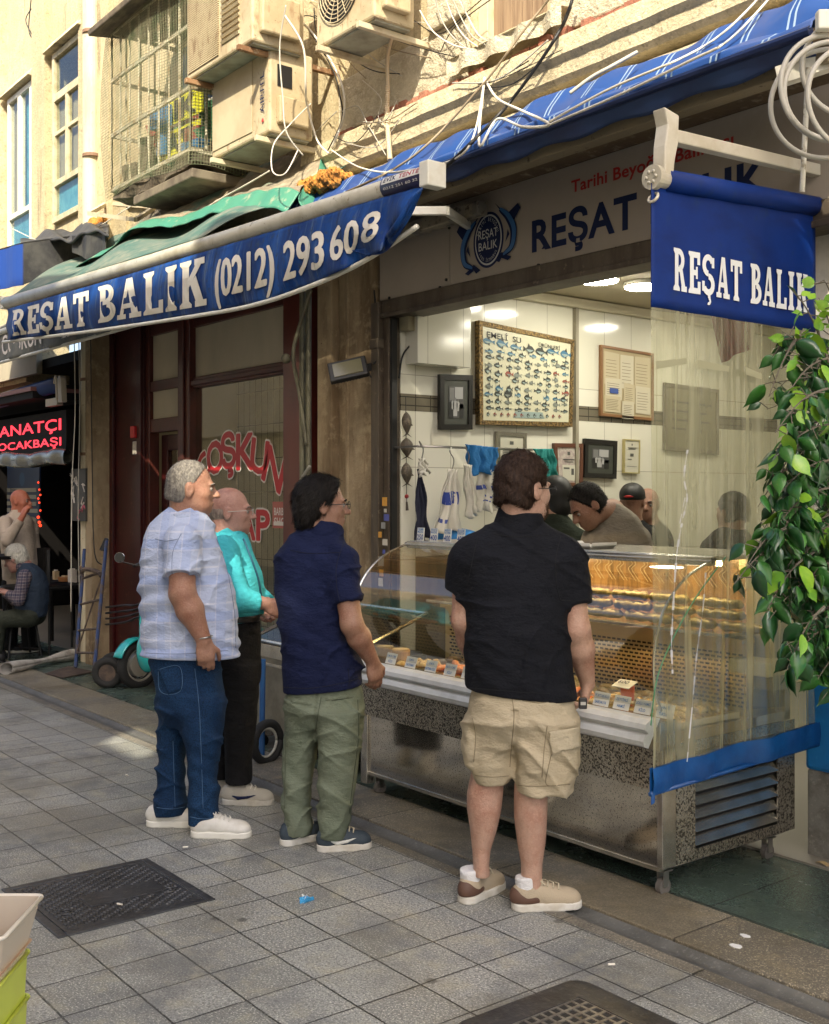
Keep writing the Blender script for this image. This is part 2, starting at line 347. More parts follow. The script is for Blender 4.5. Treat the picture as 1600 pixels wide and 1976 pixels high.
        for d in range(3):
            e = [1 if q == d else 0 for q in range(3)]; o = [q for q in range(3) if q != d]
            for p in (0, 1):
                for q in (0, 1):
                    st = [0, 0, 0]; st[o[0]] = p; st[o[1]] = q
                    v0 = D[I+st[0], J+st[1], Kk+st[2]]; v1 = D[I+st[0]+e[0], J+st[1]+e[1], Kk+st[2]+e[2]]
                    m = (v0 < 0) != (v1 < 0); t = np.where(m, v0/np.where(m, v0-v1, 1), 0)
                    pp = np.array(st)[None]+np.array(e)[None]*t[:, None]; pos += np.where(m[:, None], pp, 0); cnt += m
        pos = (idx+pos/cnt[:, None])*res+lo
        F_ = []
        for d in range(3):
            o = [(d+1) % 3, (d+2) % 3]; sl0 = [slice(None)]*3; sl1 = [slice(None)]*3; sl0[d] = slice(0, -1); sl1[d] = slice(1, None)
            A0 = ins[tuple(sl0)]; A1 = ins[tuple(sl1)]; ch = np.argwhere(A0 != A1)
            ok = (ch[:, o[0]] > 0) & (ch[:, o[1]] > 0) & (ch[:, o[0]] < act.shape[o[0]]) & (ch[:, o[1]] < act.shape[o[1]]); ch = ch[ok]
            e0 = np.zeros(3, int); e0[o[0]] = 1; e1 = np.zeros(3, int); e1[o[1]] = 1
            q = [vid[tuple((ch-x).T)] for x in (0*e0, e0, e0+e1, e1)]
            q = np.stack(q, 1); fl = A0[tuple(ch.T)]; q[~fl] = q[~fl][:, ::-1]; F_.append(q)
        Q = np.concatenate(F_)
        if smooth:
            e = np.concatenate([Q[:, [0, 1]], Q[:, [1, 2]], Q[:, [2, 3]], Q[:, [3, 0]]]); e = np.concatenate([e, e[:, ::-1]])
            for _ in range(smooth):
                acc = np.zeros_like(pos); c = np.bincount(e[:, 0], minlength=N)[:, None]
                for q in range(3): acc[:, q] = np.bincount(e[:, 0], weights=pos[e[:, 1], q], minlength=N)
                pos = pos*.5+.5*acc/np.maximum(c, 1)
        me = bpy.data.meshes.new(name); me.vertices.add(N); me.vertices.foreach_set("co", pos.astype(np.float32).ravel())
        me.loops.add(Q.size); me.loops.foreach_set("vertex_index", Q.ravel().astype(np.int32)); me.polygons.add(len(Q))
        me.polygons.foreach_set("loop_start", np.arange(0, Q.size, 4, dtype=np.int32)); me.polygons.foreach_set("loop_total", np.full(len(Q), 4, np.int32))
        me.polygons.foreach_set("use_smooth", np.ones(len(Q), bool)); me.update(); me.validate()
        for x in (mat if isinstance(mat, (list, tuple)) else [mat]): me.materials.append(x)
        o = bpy.data.objects.new(name, me); C.objects.link(o); o.parent = parent; return o
def folds(amp, fz, seed=0, tilt=0.0, zr=None, sharp=1.0):
    """soft cloth folds: bands roughly across z, broken up by slow noise"""
    r = random.Random(seed); p = [r.uniform(0, 6.28) for _ in range(8)]
    def fn(X, Y, Z):
        w = np.sin(Z*fz+tilt*X*fz+2.6*np.sin(X*9+p[0]+3*Z)+2.2*np.sin(Y*11+p[1])+1.7*np.sin(Z*13+p[2]))
        w2 = np.sin(Z*fz*.53-tilt*X*fz*.8+3*np.sin(X*6+p[3])+2*np.sin(Y*7+p[4]+4*Z))
        e = .55+.45*np.sin(X*8+p[5]+2*np.sin(Z*6+p[6]))*np.sin(Z*7.5+p[7]+Y*5)
        o = amp*(w*np.abs(w)**(sharp-1)*.6+w2*.5)*e
        if zr is not None: o = o*np.interp(Z.reshape(-1), zr[0], zr[1]).reshape(Z.shape)
        return o
    return fn
def creases(amp, f, d, seed=0, wid=5, zr=None):
    '''sharp raised cloth creases running across direction d'''
    r = random.Random(seed); p = [r.uniform(0, 6.28) for _ in range(6)]
    def fn(X, Y, Z):
        q = f*(X*d[0]+Y*d[1]+Z*d[2])+1.9*np.sin(X*7+p[0]+Z*3)+1.6*np.sin(Z*6+p[1]+Y*6)+.9*np.sin(X*19+Z*15+p[2])
        m = np.clip(.25+.9*np.sin(X*10+Z*7+p[3])*np.sin(Z*9+p[4]-X*5)+.35*np.sin(Y*11+p[5]), 0, 1)
        o = -amp*((1-np.abs(np.sin(q*.5)))**wid-.15)*m
        if zr is not None: o = o*np.interp(Z.reshape(-1), zr[0], zr[1]).reshape(Z.shape)
        return o
    return fn
def fuzz(o, n, ln, flow, mat, lift=.25, w=.0011, jit=.35, seed=1, name='hair_strands', zmin=None):
    me = o.data; N = len(me.vertices); co = np.zeros(N*3, np.float32); me.vertices.foreach_get('co', co); co = co.reshape(-1, 3); nr = np.zeros(N*3, np.float32); me.vertices.foreach_get('normal', nr); nr = nr.reshape(-1, 3)
    r = np.random.RandomState(seed); i = r.randint(0, N, n); p = co[i]+r.normal(0, .0015, (n, 3)); nn = nr[i]; fl = np.array(flow)[None]+r.normal(0, jit, (n, 3)); fl = fl-nn*(fl*nn).sum(1)[:, None]; fl /= np.linalg.norm(fl, axis=1)[:, None]+1e-6
    L_ = ln*r.uniform(.5, 1.2, (n, 1)); d = fl+nn*lift; sd_ = np.cross(nn, fl); a = p-nn*.002-sd_*w; b = p-nn*.002+sd_*w; m1 = p+d*L_*.55-sd_*w*.8; m2 = p+d*L_*.55+sd_*w*.8; t = p+(fl+nn*lift*.2)*L_
    vs = np.stack([a, b, m2, m1, t], 1).reshape(-1, 3); fs = []
    for k in range(n): q = k*5; fs.append((q, q+1, q+2, q+3)); fs.append((q+3, q+2, q+4))
    m = bpy.data.meshes.new(name); m.from_pydata(vs.tolist(), [], fs); m.materials.append(mat); x = bpy.data.objects.new(name, m); C.objects.link(x); x.parent = o; return x
def frame(head, pitch=0.0, roll=0.0):
    """rows: right, forward, up of something facing `head` degrees to the right of the view direction"""
    h = R_(head); p = R_(pitch); f = np.array([math.sin(h), math.cos(h), 0]); r = np.array([math.cos(h), -math.sin(h), 0]); u = np.array([0, 0, 1.])
    f2 = f*math.cos(p)-u*math.sin(p); u2 = u*math.cos(p)+f*math.sin(p); ro = R_(roll)
    r3 = r*math.cos(ro)-u2*math.sin(ro); u3 = u2*math.cos(ro)+r*math.sin(ro)
    return np.array([r3, f2, u3])
def add_head(B, c, A, sc=1.0, jaw=1.0, fat=0.0):
    c = np.array(c); X = lambda x, y, z: c+sc*(A[0]*x+A[1]*y+A[2]*z)
    e = lambda p, r, k=.018, sub=False: B.ell(X(*p), np.array(r)*sc, A, k, sub)
    e((0, -.012, .032), (.077, .098, .092)); e((0, .03, -.03), (.066+fat*.4, .068, .085), .03)
    e((0, .035, -.078), (.05*jaw+fat, .055, .042), .025); e((0, .074, -.098), (.022, .018, .018), .02)
    e((.045, .05, -.02), (.022, .03, .025), .02); e((-.045, .05, -.02), (.022, .03, .025), .02)
    e((0, .084, .024), (.05, .016, .012), .015)
    B.cone(X(0, .094, .012), X(0, .119, -.026), .007*sc, .0135*sc, .012)
    e((.011, .104, -.031), (.009, .011, .008), .008); e((-.011, .104, -.031), (.009, .011, .008), .008)
    for s in (-1, 1): e((s*.032, .102, .002), (.017, .014, .010), .012, True)
    e((0, .096, -.06), (.023, .010, .006), .006); e((0, .093, -.07), (.020, .011, .007), .006)
    e((0, .104, -.0655), (.022, .006, .0018), .004, True)
    for s in (-1, 1):
        B.ell(X(s*.079, -.012, -.008), np.array((.009, .021, .034))*sc, A, .008); B.ell(X(s*.088, -.006, -.004), np.array((.007, .011, .019))*sc, A, .006, True)
    return X
def add_hand(B, w, d, n, side, curl=.5, L=1.0, spread=1.0, grip=None):
    """w wrist, d pointing direction, n palm-facing direction, side=thumb direction"""
    w, d, n = [np.array(x, float) for x in (w, d, n)]; d /= np.linalg.norm(d); n -= d*(n@d); n /= np.linalg.norm(n); t = np.array(side, float); t -= d*(t@d)+n*(t@n); t /= np.linalg.norm(t)
    A = np.array([t, d, n]); B.ell(w+d*.045*L, np.array((.040, .052, .019))*L, A, .02)
    B.cone(w+d*.05*L+t*.022*L, w+d*.078*L+t*.026*L, .016*L, .012*L, .015); B.cone(w+d*.05*L-t*.018*L, w+d*.078*L-t*.026*L, .015*L, .011*L, .015)
    for i, (o, l) in enumerate(((.028, .92), (.0095, 1.05), (-.0095, .98), (-.027, .78))):
        p = w+d*(.082-.004*abs(i-1))*L+t*o*L*spread; a = curl*(.7+.12*i)
        for j, (sl, r) in enumerate(((.040*l, .0096), (.026*l, .0088), (.020*l, .0078))):
            a2 = a*(j+1)*.9+.1; q = p+(d*math.cos(a2)+n*math.sin(a2)+t*o*1.2*(spread-.6)*(1 if j == 0 else 0))*sl*L
            B.cone(p, q, r*L, r*.93*L, .004); p = q
    p = w+d*.028*L+t*.026*L; q = p+(d*.55+t*.62+n*.35)*.045*L; B.cone(p, q, .0145*L, .0115*L, .012)
    r = q+(d*.8+t*.15+n*.5*(.5+curl))*.033*L; B.cone(q, r, .011*L, .0095*L, .005); B.cone(r, r+(d*.85+n*.55)*.02*L, .0098*L, .0085*L, .005)
def shoe(parent, sx, sf, head, L, up, sole, accent=None, z=0.0, lace=None, name='shoe', bulky=1.0, heelmat=None, stripe=None, sockmat=None):
    A = frame(head); c = np.array([sx, sf, z]); X = lambda x, y, zz: c+A[0]*x+A[1]*y+np.array([0, 0, zz])
    l = L/.29; U = Fld()
    U.ell(X(0, -.088*l, .055), (.037*l, .052*l, .048), A, .03); U.ell(X(0, -.03*l, .06), (.039*l, .07*l, .048), A, .03)
    U.ell(X(0, .045*l, .042), (.045*l, .075*l, .042*bulky), A, .03); U.ell(X(0, .098*l, .034), (.042*l, .045*l, .034*bulky), A, .03)
    U.cone(X(0, -.075*l, .05), X(0, -.08*l, .092), .036*l, .036*l, .02, flat=True)
    U.cut(X(0, 0, .024), (0, 0, -1))
    o = U.mesh(name, up, parent, .005, 1)
    T = Fld()
    def sole_f(ext, z0, z1):
        pts = [(-.092, .040), (-.04, .036), (.04, .045), (.10, .042)]
        for i in range(3):
            a, b = pts[i], pts[i+1]
            p, q = X(0, a[0]*l, 0), X(0, b[0]*l, 0)
            def f(Xx, Y, Z, p=p, q=q, ra=a[1]*l+ext, rb=b[1]*l+ext):
                d = q-p; L2 = d@d; t = np.clip(((Xx-p[0])*d[0]+(Y-p[1])*d[1])/L2, 0, 1)
                r = np.sqrt((Xx-p[0]-t*d[0])**2+(Y-p[1]-t*d[1])**2)-(ra+(rb-ra)*t)
                return np.maximum(r, np.maximum(z0-(Z-c[2]), (Z-c[2])-z1))
            m = max(a[1], b[1])*l+ext; lo = np.minimum(p, q)-m; hi = np.maximum(p, q)+m; lo[2] = c[2]+z0; hi[2] = c[2]+z1
            T.p.append((f, lo, hi, .01, False))
    sole_f(.004, 0, .030)
    so_ = T.mesh('sole', sole, o, .0045, 1)
    mb = MB()
    if lace is not None:
        for i in range(5):
            y = (.045-.022*i)*l; zz = .092+.0065*i
            mb.tube([X(-.026, y, zz-.012), X(-.008, y-.004, zz+.004), X(.012, y+.006, zz+.004), X(.028, y, zz-.012)], .0030, 5)
        mb.tube([X(.0, -.045*l, .112), X(.02, -.03*l, .118), X(.03, -.01, .10)], .003, 5); mb.tube([X(.0, -.045*l, .112), X(-.02, -.025*l, .118), X(-.035, -.01, .098)], .003, 5)
        me = mb.build('lace', lace); me.parent = o
    if heelmat is not None:
        H = Fld(); H.ell(X(0, -.092*l, .052), (.040*l, .053*l, .050), A, .02); H.ell(X(0, -.055*l, .048), (.043*l, .06*l, .034), A, .02); H.cut(X(0, 0, .03), (0, 0, -1)); H.cut(X(0, -.03*l, .05), A[1]*.8+np.array([0, 0, .7])); H.cut(X(0, 0, .088), (0, 0, 1))
        H.mesh('heel_counter', heelmat, o, .005, 1)
    if stripe is not None:
        for s in (-1, 1):
            H = Fld(); q = [X(s*.041*l, -.070*l, .052), X(s*.040*l, -.04*l, .040), X(s*.044*l, .01*l, .046), X(s*.044*l, .055*l, .058)]
            for u_ in range(3): H.cone(q[u_], q[u_+1], (.005, .009, .007)[u_], (.009, .007, .003)[u_], .004)
            H.mesh('side_stripe', stripe, o, .004, 1)
    if sockmat is not None:
        H = Fld(); H.cone(X(0, -.075*l, .06), X(0, -.082*l, .13), .040, .041, .02, flat=True); H.mesh('sock', sockmat, parent, .006, 1)
    return o
class Man:
    """joints are given in photograph pixels (u, v) plus f, metres away from the man's own depth plane"""
    def __init__(s, name_label, t0, u0, gz=0.0, group=None):
        s.t0 = t0; s.s0 = (u0-800)*t0/F; s.gz = gz
        w_ = DV*t0+RV*s.s0; s.root = thing('person', name_label, 'person', (w_.x, w_.y, gz), group, math.atan2(RV.y, RV.x))
    def j(s, u, v, f=0.0):
        t = s.t0+f; return np.array([(u-800)*t/F-s.s0, f, CAMH-(v-HOR)*t/F-s.gz])
    def K(s, v, uL, uR, b, f=0.0):
        t = s.t0+f; c = s.j((uL+uR)/2, v, f); return (c[2], c[0], f, (uR-uL)/2*t/F, b)
def _bvh(o):
    from mathutils.bvhtree import BVHTree
    me = o.data; return BVHTree.FromPolygons([v.co for v in me.vertices], [p.vertices for p in me.polygons])
def onto(m, bv, u, v, off=.003):
    a = Vector(tuple(m.j(u, v, 0))); o_ = Vector((-m.s0, -m.t0, CAMH-m.gz)); d = (a-o_).normalized(); h = bv.ray_cast(o_, d)
    if h[0] is None: return a
    n = h[1] if h[1].dot(d) < 0 else -h[1]
    return h[0]+n*off
def patch(m, o, quad, name, mat, off=.004, n=14, thick=.004):
    bv = _bvh(o); q = [Vector((a, b, 0)) for a, b in quad]
    f = lambda x, y: onto(m, bv, *(q[0].lerp(q[1], x).lerp(q[3].lerp(q[2], x), y))[:2], off)
    ob = MB().grid(f, n, n).build(name, mat, smooth=True, solid=thick); ob.parent = o; return ob
def stitch(m, o, pts, mat, r=.0018, name='seam', off=.001):
    bv = _bvh(o); p = smooth_path([Vector((a, b, 0)) for a, b in pts], 8)
    ob = MB().tube([onto(m, bv, a.x, a.y, off) for a in p], r, 5).build(name, mat, smooth=True); ob.parent = o; return ob
def shorten(T, dz=.06):
    T = sorted(T); a = list(T[0]); a[0] += dz; return [tuple(a)]+[k for k in T[1:] if k[0] > a[0]]
def glasses(root, X, mat, sc=1.0, lens=None):
    mb = MB()
    for s in (-1, 1):
        pts = [X(s*(.034+.021*math.cos(a)), .112, .004+.017*math.sin(a)) for a in [i*math.pi/9 for i in range(19)]]
        mb.tube(pts, .0016, 5); mb.tube([X(s*.055, .110, .008), X(s*.075, .085, .008), X(s*.083, -.01, .002)], .0018, 5)
    mb.tube([X(-.013, .112, .008), X(0, .118, .011), X(.013, .112, .008)], .0016, 5)
    o = mb.build('glasses', mat); o.parent = root; return o
def eyes(root, X, sc=1.0):
    mb = MB()
    for s in (-1, 1):
        c = X(s*.032, .083, .002); mb.sph(c, .0118*sc, 12, 0); mb.sph(X(s*.032, .0880, .0015), .0072*sc, 10, 1)
    o = mb.build('eye', [MATS['eyewhite'], MATS['iris']], smooth=True); o.parent = root; return o
def brows(root, X, mat):
    mb = MB()
    for s in (-1, 1): mb.tube([X(s*.015, .101, .022), X(s*.034, .099, .028), X(s*.054, .084, .022)], [.0035, .0042, .002], 6)
    o = mb.build('eyebrow', mat, smooth=True); o.parent = root; return o
FY = 4.35
# ---------------- setting materials ----------------
def plaster(name, c, dirt, seed=1.0):
    return M(name, c, .9, layers=((1.1*seed, tuple(x*.85 for x in dirt), .42, .66, (1, 1, .3)), (5, tuple(x*.80 for x in c), .46, .60), (26, tuple(x*.58 for x in c), .56, .64), (2.6, tuple(x*.55 for x in dirt), .60, .68, (2.2, 1, .22)), (3.1, (c[0]*.62, c[1]*.62, c[2]*.66), .0, .035, (1, 1, 1.3), 'crack'), (60, tuple(min(1, x*1.12) for x in c), .5, .8)), bump=((5, .45, (1, 1, 1), 'noise', .03), (45, .7, (1, 1, 1), 'noise', .014)))
stucco = plaster('stucco', (.56, .47, .29), (.44, .36, .21)); stucco2 = plaster('stucco_left', (.60, .51, .32), (.46, .38, .23), 1.3)
rough = M('rough_render', (.58, .52, .38), .95, layers=((8, (.42, .36, .25), .45, .7), (40, (.66, .60, .46), .5, .7)), bump=((14, .8, (1, 1, 1), 'noise', .04), (70, .6, (1, 1, 1), 'noise', .02)))
trim = plaster('trim', (.64, .55, .36), (.48, .40, .25), 2.0)
brick = M('brick', (.30, .11, .07), .9, layers=((9, (.42, .20, .13), .4, .65), (30, (.20, .09, .06), .5, .7)), bump=((25, .7, (1, 1, 1), 'noise', .02),))
pillar_m = M('pillar_plaster', (.38, .29, .175), .85, layers=((2.2, (.17, .115, .06), .42, .62, (1.5, 1, .4)), (9, (.42, .33, .20), .52, .68), (38, (.13, .08, .05), .66, .72), (5, (.22, .13, .07), .62, .72, (3, 1, .3))), bump=((9, .5, (1, 1, 1), 'noise', .02), (60, .4)))
granite = (.235, .235, .225)
def paving(name, c, w_, h_, mort, off=0.0, ox=0, oy=0, dirt=(.10, .095, .085), rough_=.62):
    m = bpy.data.materials.new(name); m.use_nodes = True; t = m.node_tree; n = t.nodes; L = t.links; b = n["Principled BSDF"]
    tc = n.new("ShaderNodeTexCoord"); mp = n.new("ShaderNodeMapping"); mp.inputs['Location'].default_value = (-ox, -oy, 0); L.new(tc.outputs['Object'], mp.inputs[0])
    wn = n.new("ShaderNodeTexNoise"); wn.inputs['Scale'].default_value = 6; wn.inputs['Detail'].default_value = 4; L.new(mp.outputs[0], wn.inputs['Vector'])
    va = n.new("ShaderNodeVectorMath"); va.operation = 'MULTIPLY_ADD'; L.new(wn.outputs['Color'], va.inputs[0]); va.inputs[1].default_value = (.010, .010, 0); L.new(mp.outputs[0], va.inputs[2])
    br = n.new("ShaderNodeTexBrick"); br.offset = off; br.squash = 1; L.new(va.outputs[0], br.inputs['Vector'])
    br.inputs['Scale'].default_value = 1; br.inputs['Mortar Size'].default_value = mort*1.15; br.inputs['Mortar Smooth'].default_value = .3; br.inputs['Brick Width'].default_value = w_; br.inputs['Row Height'].default_value = h_
    br.inputs['Color1'].default_value = (*c, 1); br.inputs['Color2'].default_value = (c[0]*.58, c[1]*.58, c[2]*.57, 1); br.inputs['Mortar'].default_value = (.018, .018, .017, 1)
    def nz(s, lo, hi, st=(1, 1, 1), det=8):
        x = n.new("ShaderNodeTexNoise"); x.inputs['Scale'].default_value = s; x.inputs['Detail'].default_value = det; x.inputs['Roughness'].default_value = .65
        L.new(mp.outputs[0], x.inputs['Vector']); r = n.new("ShaderNodeMapRange"); r.inputs[1].default_value = lo; r.inputs[2].default_value = hi; L.new(x.outputs[0], r.inputs[0]); return r.outputs[0], x.outputs[0]
    def mix(a, f, col, mode='MIX', k=1.0):
        x = n.new("ShaderNodeMix"); x.data_type = 'RGBA'; x.blend_type = mode
        if k < 1: q = n.new("ShaderNodeMath"); q.operation = 'MULTIPLY'; q.inputs[1].default_value = k; L.new(f, q.inputs[0]); f = q.outputs[0]
        L.new(f, x.inputs[0]); L.new(a, x.inputs[6]); x.inputs[7].default_value = (*col, 1); return x.outputs[2]
    sp, spr = nz(95, .46, .60, det=3); sp2, _ = nz(140, .56, .64, det=2); st, _ = nz(1.6, .48, .66); st2, _ = nz(7, .52, .7); wa, _ = nz(3.2, .5, .75)
    cur = mix(br.outputs['Color'], sp, (c[0]*.36, c[1]*.36, c[2]*.37), k=.8); cur = mix(cur, sp2, (c[0]*2.3, c[1]*2.25, c[2]*2.1), k=.7)
    cur = mix(cur, st, dirt, k=.72); cur = mix(cur, st2, (c[0]*1.25, c[1]*1.12, c[2]*.82), k=.45); cur = mix(cur, wa, (c[0]*.62, c[1]*.7, c[2]*.85), k=.3)
    vo = n.new("ShaderNodeTexVoronoi"); vo.inputs['Scale'].default_value = 1.7; vo.inputs['Randomness'].default_value = 1; L.new(va.outputs[0], vo.inputs['Vector'])
    r = n.new("ShaderNodeMapRange"); r.inputs[1].default_value = .045; r.inputs[2].default_value = .03; L.new(vo.outputs['Distance'], r.inputs[0])
    cur = mix(cur, r.outputs[0], (.045, .045, .045), k=.7)
    jn, _ = nz(2.4, .38, .56); jm = n.new("ShaderNodeMath"); jm.operation = 'MULTIPLY_ADD'; L.new(jn, jm.inputs[0]); jm.inputs[1].default_value = -.62; jm.inputs[2].default_value = 1.0; jf = n.new("ShaderNodeMath"); jf.operation = 'MULTIPLY'; L.new(jm.outputs[0], jf.inputs[0]); L.new(br.outputs['Fac'], jf.inputs[1])
    blot, _ = nz(.9, .50, .62); cur = mix(cur, blot, (c[0]*.42, c[1]*.38, c[2]*.30), k=.55)
    cur = mix(cur, jf.outputs[0], (.016, .015, .014), k=.93)
    L.new(cur, b.inputs['Base Color'])
    rr = n.new("ShaderNodeMapRange"); rr.inputs[3].default_value = rough_-.2; rr.inputs[4].default_value = rough_+.12; L.new(st, rr.inputs[0]); L.new(rr.outputs[0], b.inputs['Roughness'])
    b1 = n.new("ShaderNodeBump"); b1.inputs['Strength'].default_value = .35; b1.inputs['Distance'].default_value = .004; L.new(spr, b1.inputs['Height'])
    iv = n.new("ShaderNodeMath"); iv.operation = 'SUBTRACT'; iv.inputs[0].default_value = 1; L.new(br.outputs['Fac'], iv.inputs[1])
    b2 = n.new("ShaderNodeBump"); b2.inputs['Strength'].default_value = .9; b2.inputs['Distance'].default_value = .006; L.new(iv.outputs[0], b2.inputs['Height']); L.new(b1.outputs[0], b2.inputs['Normal']); L.new(b2.outputs[0], b.inputs['Normal'])
    return m
pave = paving('granite_paving', (.37, .375, .35), .2525, .255, .0034, ox=-3.41-.2525*40, oy=1.54-.255*40)
kerbm = paving('kerb_granite', (.27, .24, .18), .95, 9, .004, ox=-2.62-.95*30, oy=-2)
stripm = paving('gutter_strip', (.24, .22, .18), .62, 9, .005, ox=-2.4-.62*30, oy=-2)
marble = paving('green_slab', (.085, .125, .105), 1.1, .62, .004, off=.4, ox=-2.3-22, oy=3.62, dirt=(.05, .06, .05), rough_=.42)
gutm = M('gutter_stone', (.13, .13, .12), .5, layers=((5, (.07, .07, .065), .4, .65), (60, (.2, .2, .19), .55, .7)), bump=(50, .3))
# ---------------- ground ----------------
def sheet(name, x0, x1, y0, y1, z, m): o = MB().add([(x0, y0, z), (x1, y0, z), (x1, y1, z), (x0, y1, z)], [(0, 1, 2, 3)]).build(name, m); return struct(o)
sheet('ground', -150, 150, -150, 150, -.02, gutm)
sheet('street_paving', -40, 15, -9, 3.075, 0, pave)
struct(MB().box(-40, 15, 3.075, 3.135, -.01, .002).build('gutter_edge', stripm, bev=0))
MBg = MB(); MBg.grid(lambda a, b: (-40+55*a, 3.137+.105*b, .001-.012*math.sin(math.pi*b)), 60, 8); struct(MBg.build('gutter_channel', gutm, smooth=True))
struct(MB().box(-40, 15, 3.245, 3.60, -.01, .012).build('kerb', kerbm, bev=.004))
struct(MB().box(-40, 15, 3.604, 4.7, -.01, .010).build('pavement', marble))
# ---------------- manhole, grate, litter ----------------
iron = M('cast_iron', (.075, .078, .085), .42, .55, layers=((6, (.05, .05, .052), .4, .6), (40, (.13, .125, .12), .55, .7)), bump=(30, .3))
def manhole():
    x0, x1, y0, y1 = -4.63, -4.06, 1.53, 2.10; t = thing('manhole_cover', 'dark cast iron rectangular cover with raised tread set in the paving', 'manhole cover', (-4.35, 1.8, 0))
    f = MB(); f.box(x0-.035, x1+.035, y0-.035, y0, -.01, .006); f.box(x0-.035, x1+.035, y1, y1+.035, -.01, .006); f.box(x0-.035, x0, y0, y1, -.01, .006); f.box(x1, x1+.035, y0, y1, -.01, .006); f.build('frame', iron, t, bev=.003)
    m = MB(); m.box(x0+.006, x1-.006, y0+.006, y1-.006, -.01, .0035); random.seed(3)
    n = 0; yy = y0+.03; r = 0
    while yy < y1-.025:
        xx = x0+.03+(r % 2)*.011
        while xx < x1-.025:
            if not (x0+.24 < xx < x0+.40 and y0+.17 < yy < y0+.5):
                a = (.8 if (r+n) % 2 else -.8); c, s = math.cos(a)*.0085, math.sin(a)*.0085
                m.add([(xx-c, yy-s, .0035), (xx+s*.4, yy-c*.4, .0035), (xx+c, yy+s, .0035), (xx-s*.4, yy+c*.4, .0035), (xx-c*.5, yy-s*.5, .0085), (xx+c*.5, yy+s*.5, .0085)], [(0, 1, 4), (1, 5, 4), (1, 2, 5), (2, 3, 5), (3, 4, 5), (3, 0, 4)])
            xx += .022; n += 1
        yy += .0165; r += 1
    m.build('cover_plate', iron, t); MB().box(x0+.255, x0+.385, y0+.18, y0+.49, .003, .007).build('name_plate', iron, t, bev=.002)
    k = MB()
    for px, py in ((x0+.38, y0+.08), (x0+.40, y1-.07)): k.torus((px, py, .006), (1, 0, 0), (0, 1, 0), .026, .004, 18, 6)
    k.build('lifting_eye', iron, t); struct(MB().box(x0+.37, x0+.39, y0+.06, y0+.10, .0045, .0065).build('ground', MATS['gutter_stone'])) if 0 else None
manhole()
def grate():
    x0, x1, y0, y1 = -2.62, -2.02, 2.18, 2.74; t = thing('drain_grate', 'square iron drain grate with open mesh and rounded corners near the bottom edge', 'drain grate', (-2.3, 2.45, 0))
    f = MB()
    def rr(x0, x1, y0, y1, r, z):
        return [(cx+r*math.cos(R_(a)), cy+r*math.sin(R_(a)), z) for cx, cy, a0 in ((x1-r, y1-r, 0), (x0+r, y1-r, 90), (x0+r, y0+r, 180), (x1-r, y0+r, 270)) for a in range(a0, a0+91, 15)]
    o_ = rr(x0, x1, y0, y1, .06, .007); i_ = rr(x0+.105, x1-.105, y0+.105, y1-.105, .005, .007); i2 = [(a, b, -.03) for a, b, c in i_]; o2 = [(a, b, -.01) for a, b, c in o_]; n = len(o_)
    f.add(o_+i_+i2+o2, [(k, (k+1) % n, n+(k+1) % n, n+k) for k in range(n)]+[(n+k, n+(k+1) % n, 2*n+(k+1) % n, 2*n+k) for k in range(n)]+[(3*n+k, 3*n+(k+1) % n, (k+1) % n, k) for k in range(n)])
    f.text('DN 500 RÖGAR', lambda x, y: (x1-.10-x, y1-.05-y, .009) if 0 else (x0+.12+x, y1-.075+y, .0085), .045, .01)
    f.build('frame', iron, t)
    g = MB(); N = 10
    for i in range(N+1):
        a = x0+.105+(x1-x0-.21)*i/N; b = y0+.105+(y1-y0-.21)*i/N
        g.box(a-.005, a+.005, y0+.105, y1-.105, -.012, .005); g.box(x0+.105, x1-.105, b-.005, b+.005, -.013, .0045)
    g.build('mesh_grid', M('worn_iron', (.30, .29, .26), .4, .6, layers=((20, (.15, .14, .13), .4, .6),)), t)
    MB().box(x0+.1, x1-.1, y0+.1, y1-.1, .0, .001).build('silt', M('silt', (.03, .028, .024), .9, layers=((18, (.22, .17, .09), .62, .68),)), t)
grate()
wht = M('white_paint_spot', (.8, .8, .78), .4); blu_l = M('blue_wrap', (.05, .33, .62), .35)
def blob(name, u, v, r, label, m, cat, n=14, asp=.7):
    c = PG(u, v, .012 if v < 1700 or u > 1380 else 0); random.seed(u)
    pts = [(c.x+r*math.cos(2*math.pi*i/n)*random.uniform(.75, 1.1), c.y+asp*r*math.sin(2*math.pi*i/n)*random.uniform(.75, 1.1)) for i in range(n)]
    o = MB().prism(pts, lambda a, b, d: (a, b, c.z+.001+d), .003).build(name, m, origin=c); return tag(o, label, cat)
blob('paint_splash', 1421, 1827, .026, 'larger white splash on the kerb stone at lower right', wht, 'splash'); blob('paint_splash', 1438, 1807, .020, 'smaller white splash on the kerb stone, nearer the wall', wht, 'splash')
w_ = thing('candy_wrapper', 'small crumpled light blue wrapper lying on the grey paving', 'wrapper', PG(595, 1738)); c = PG(595, 1738)
MB().grid(lambda a, b: (c.x+.035*(a-.5)*(1.2-.9*b)+.01*b, c.y+.06*(b-.5)-.02*a, .006+.012*math.sin(a*5+b*4)), 6, 6).build('foil', blu_l, w_, solid=.001); MB().grid(lambda a, b: (c.x-.01+.02*(a-.5), c.y-.012+.02*(b-.5), .014+.012*math.sin(a*5+b*4)), 3, 3).build('white_print', wht, w_, solid=.001)
butt = M('cigarette_paper', (.75, .70, .6), .8)
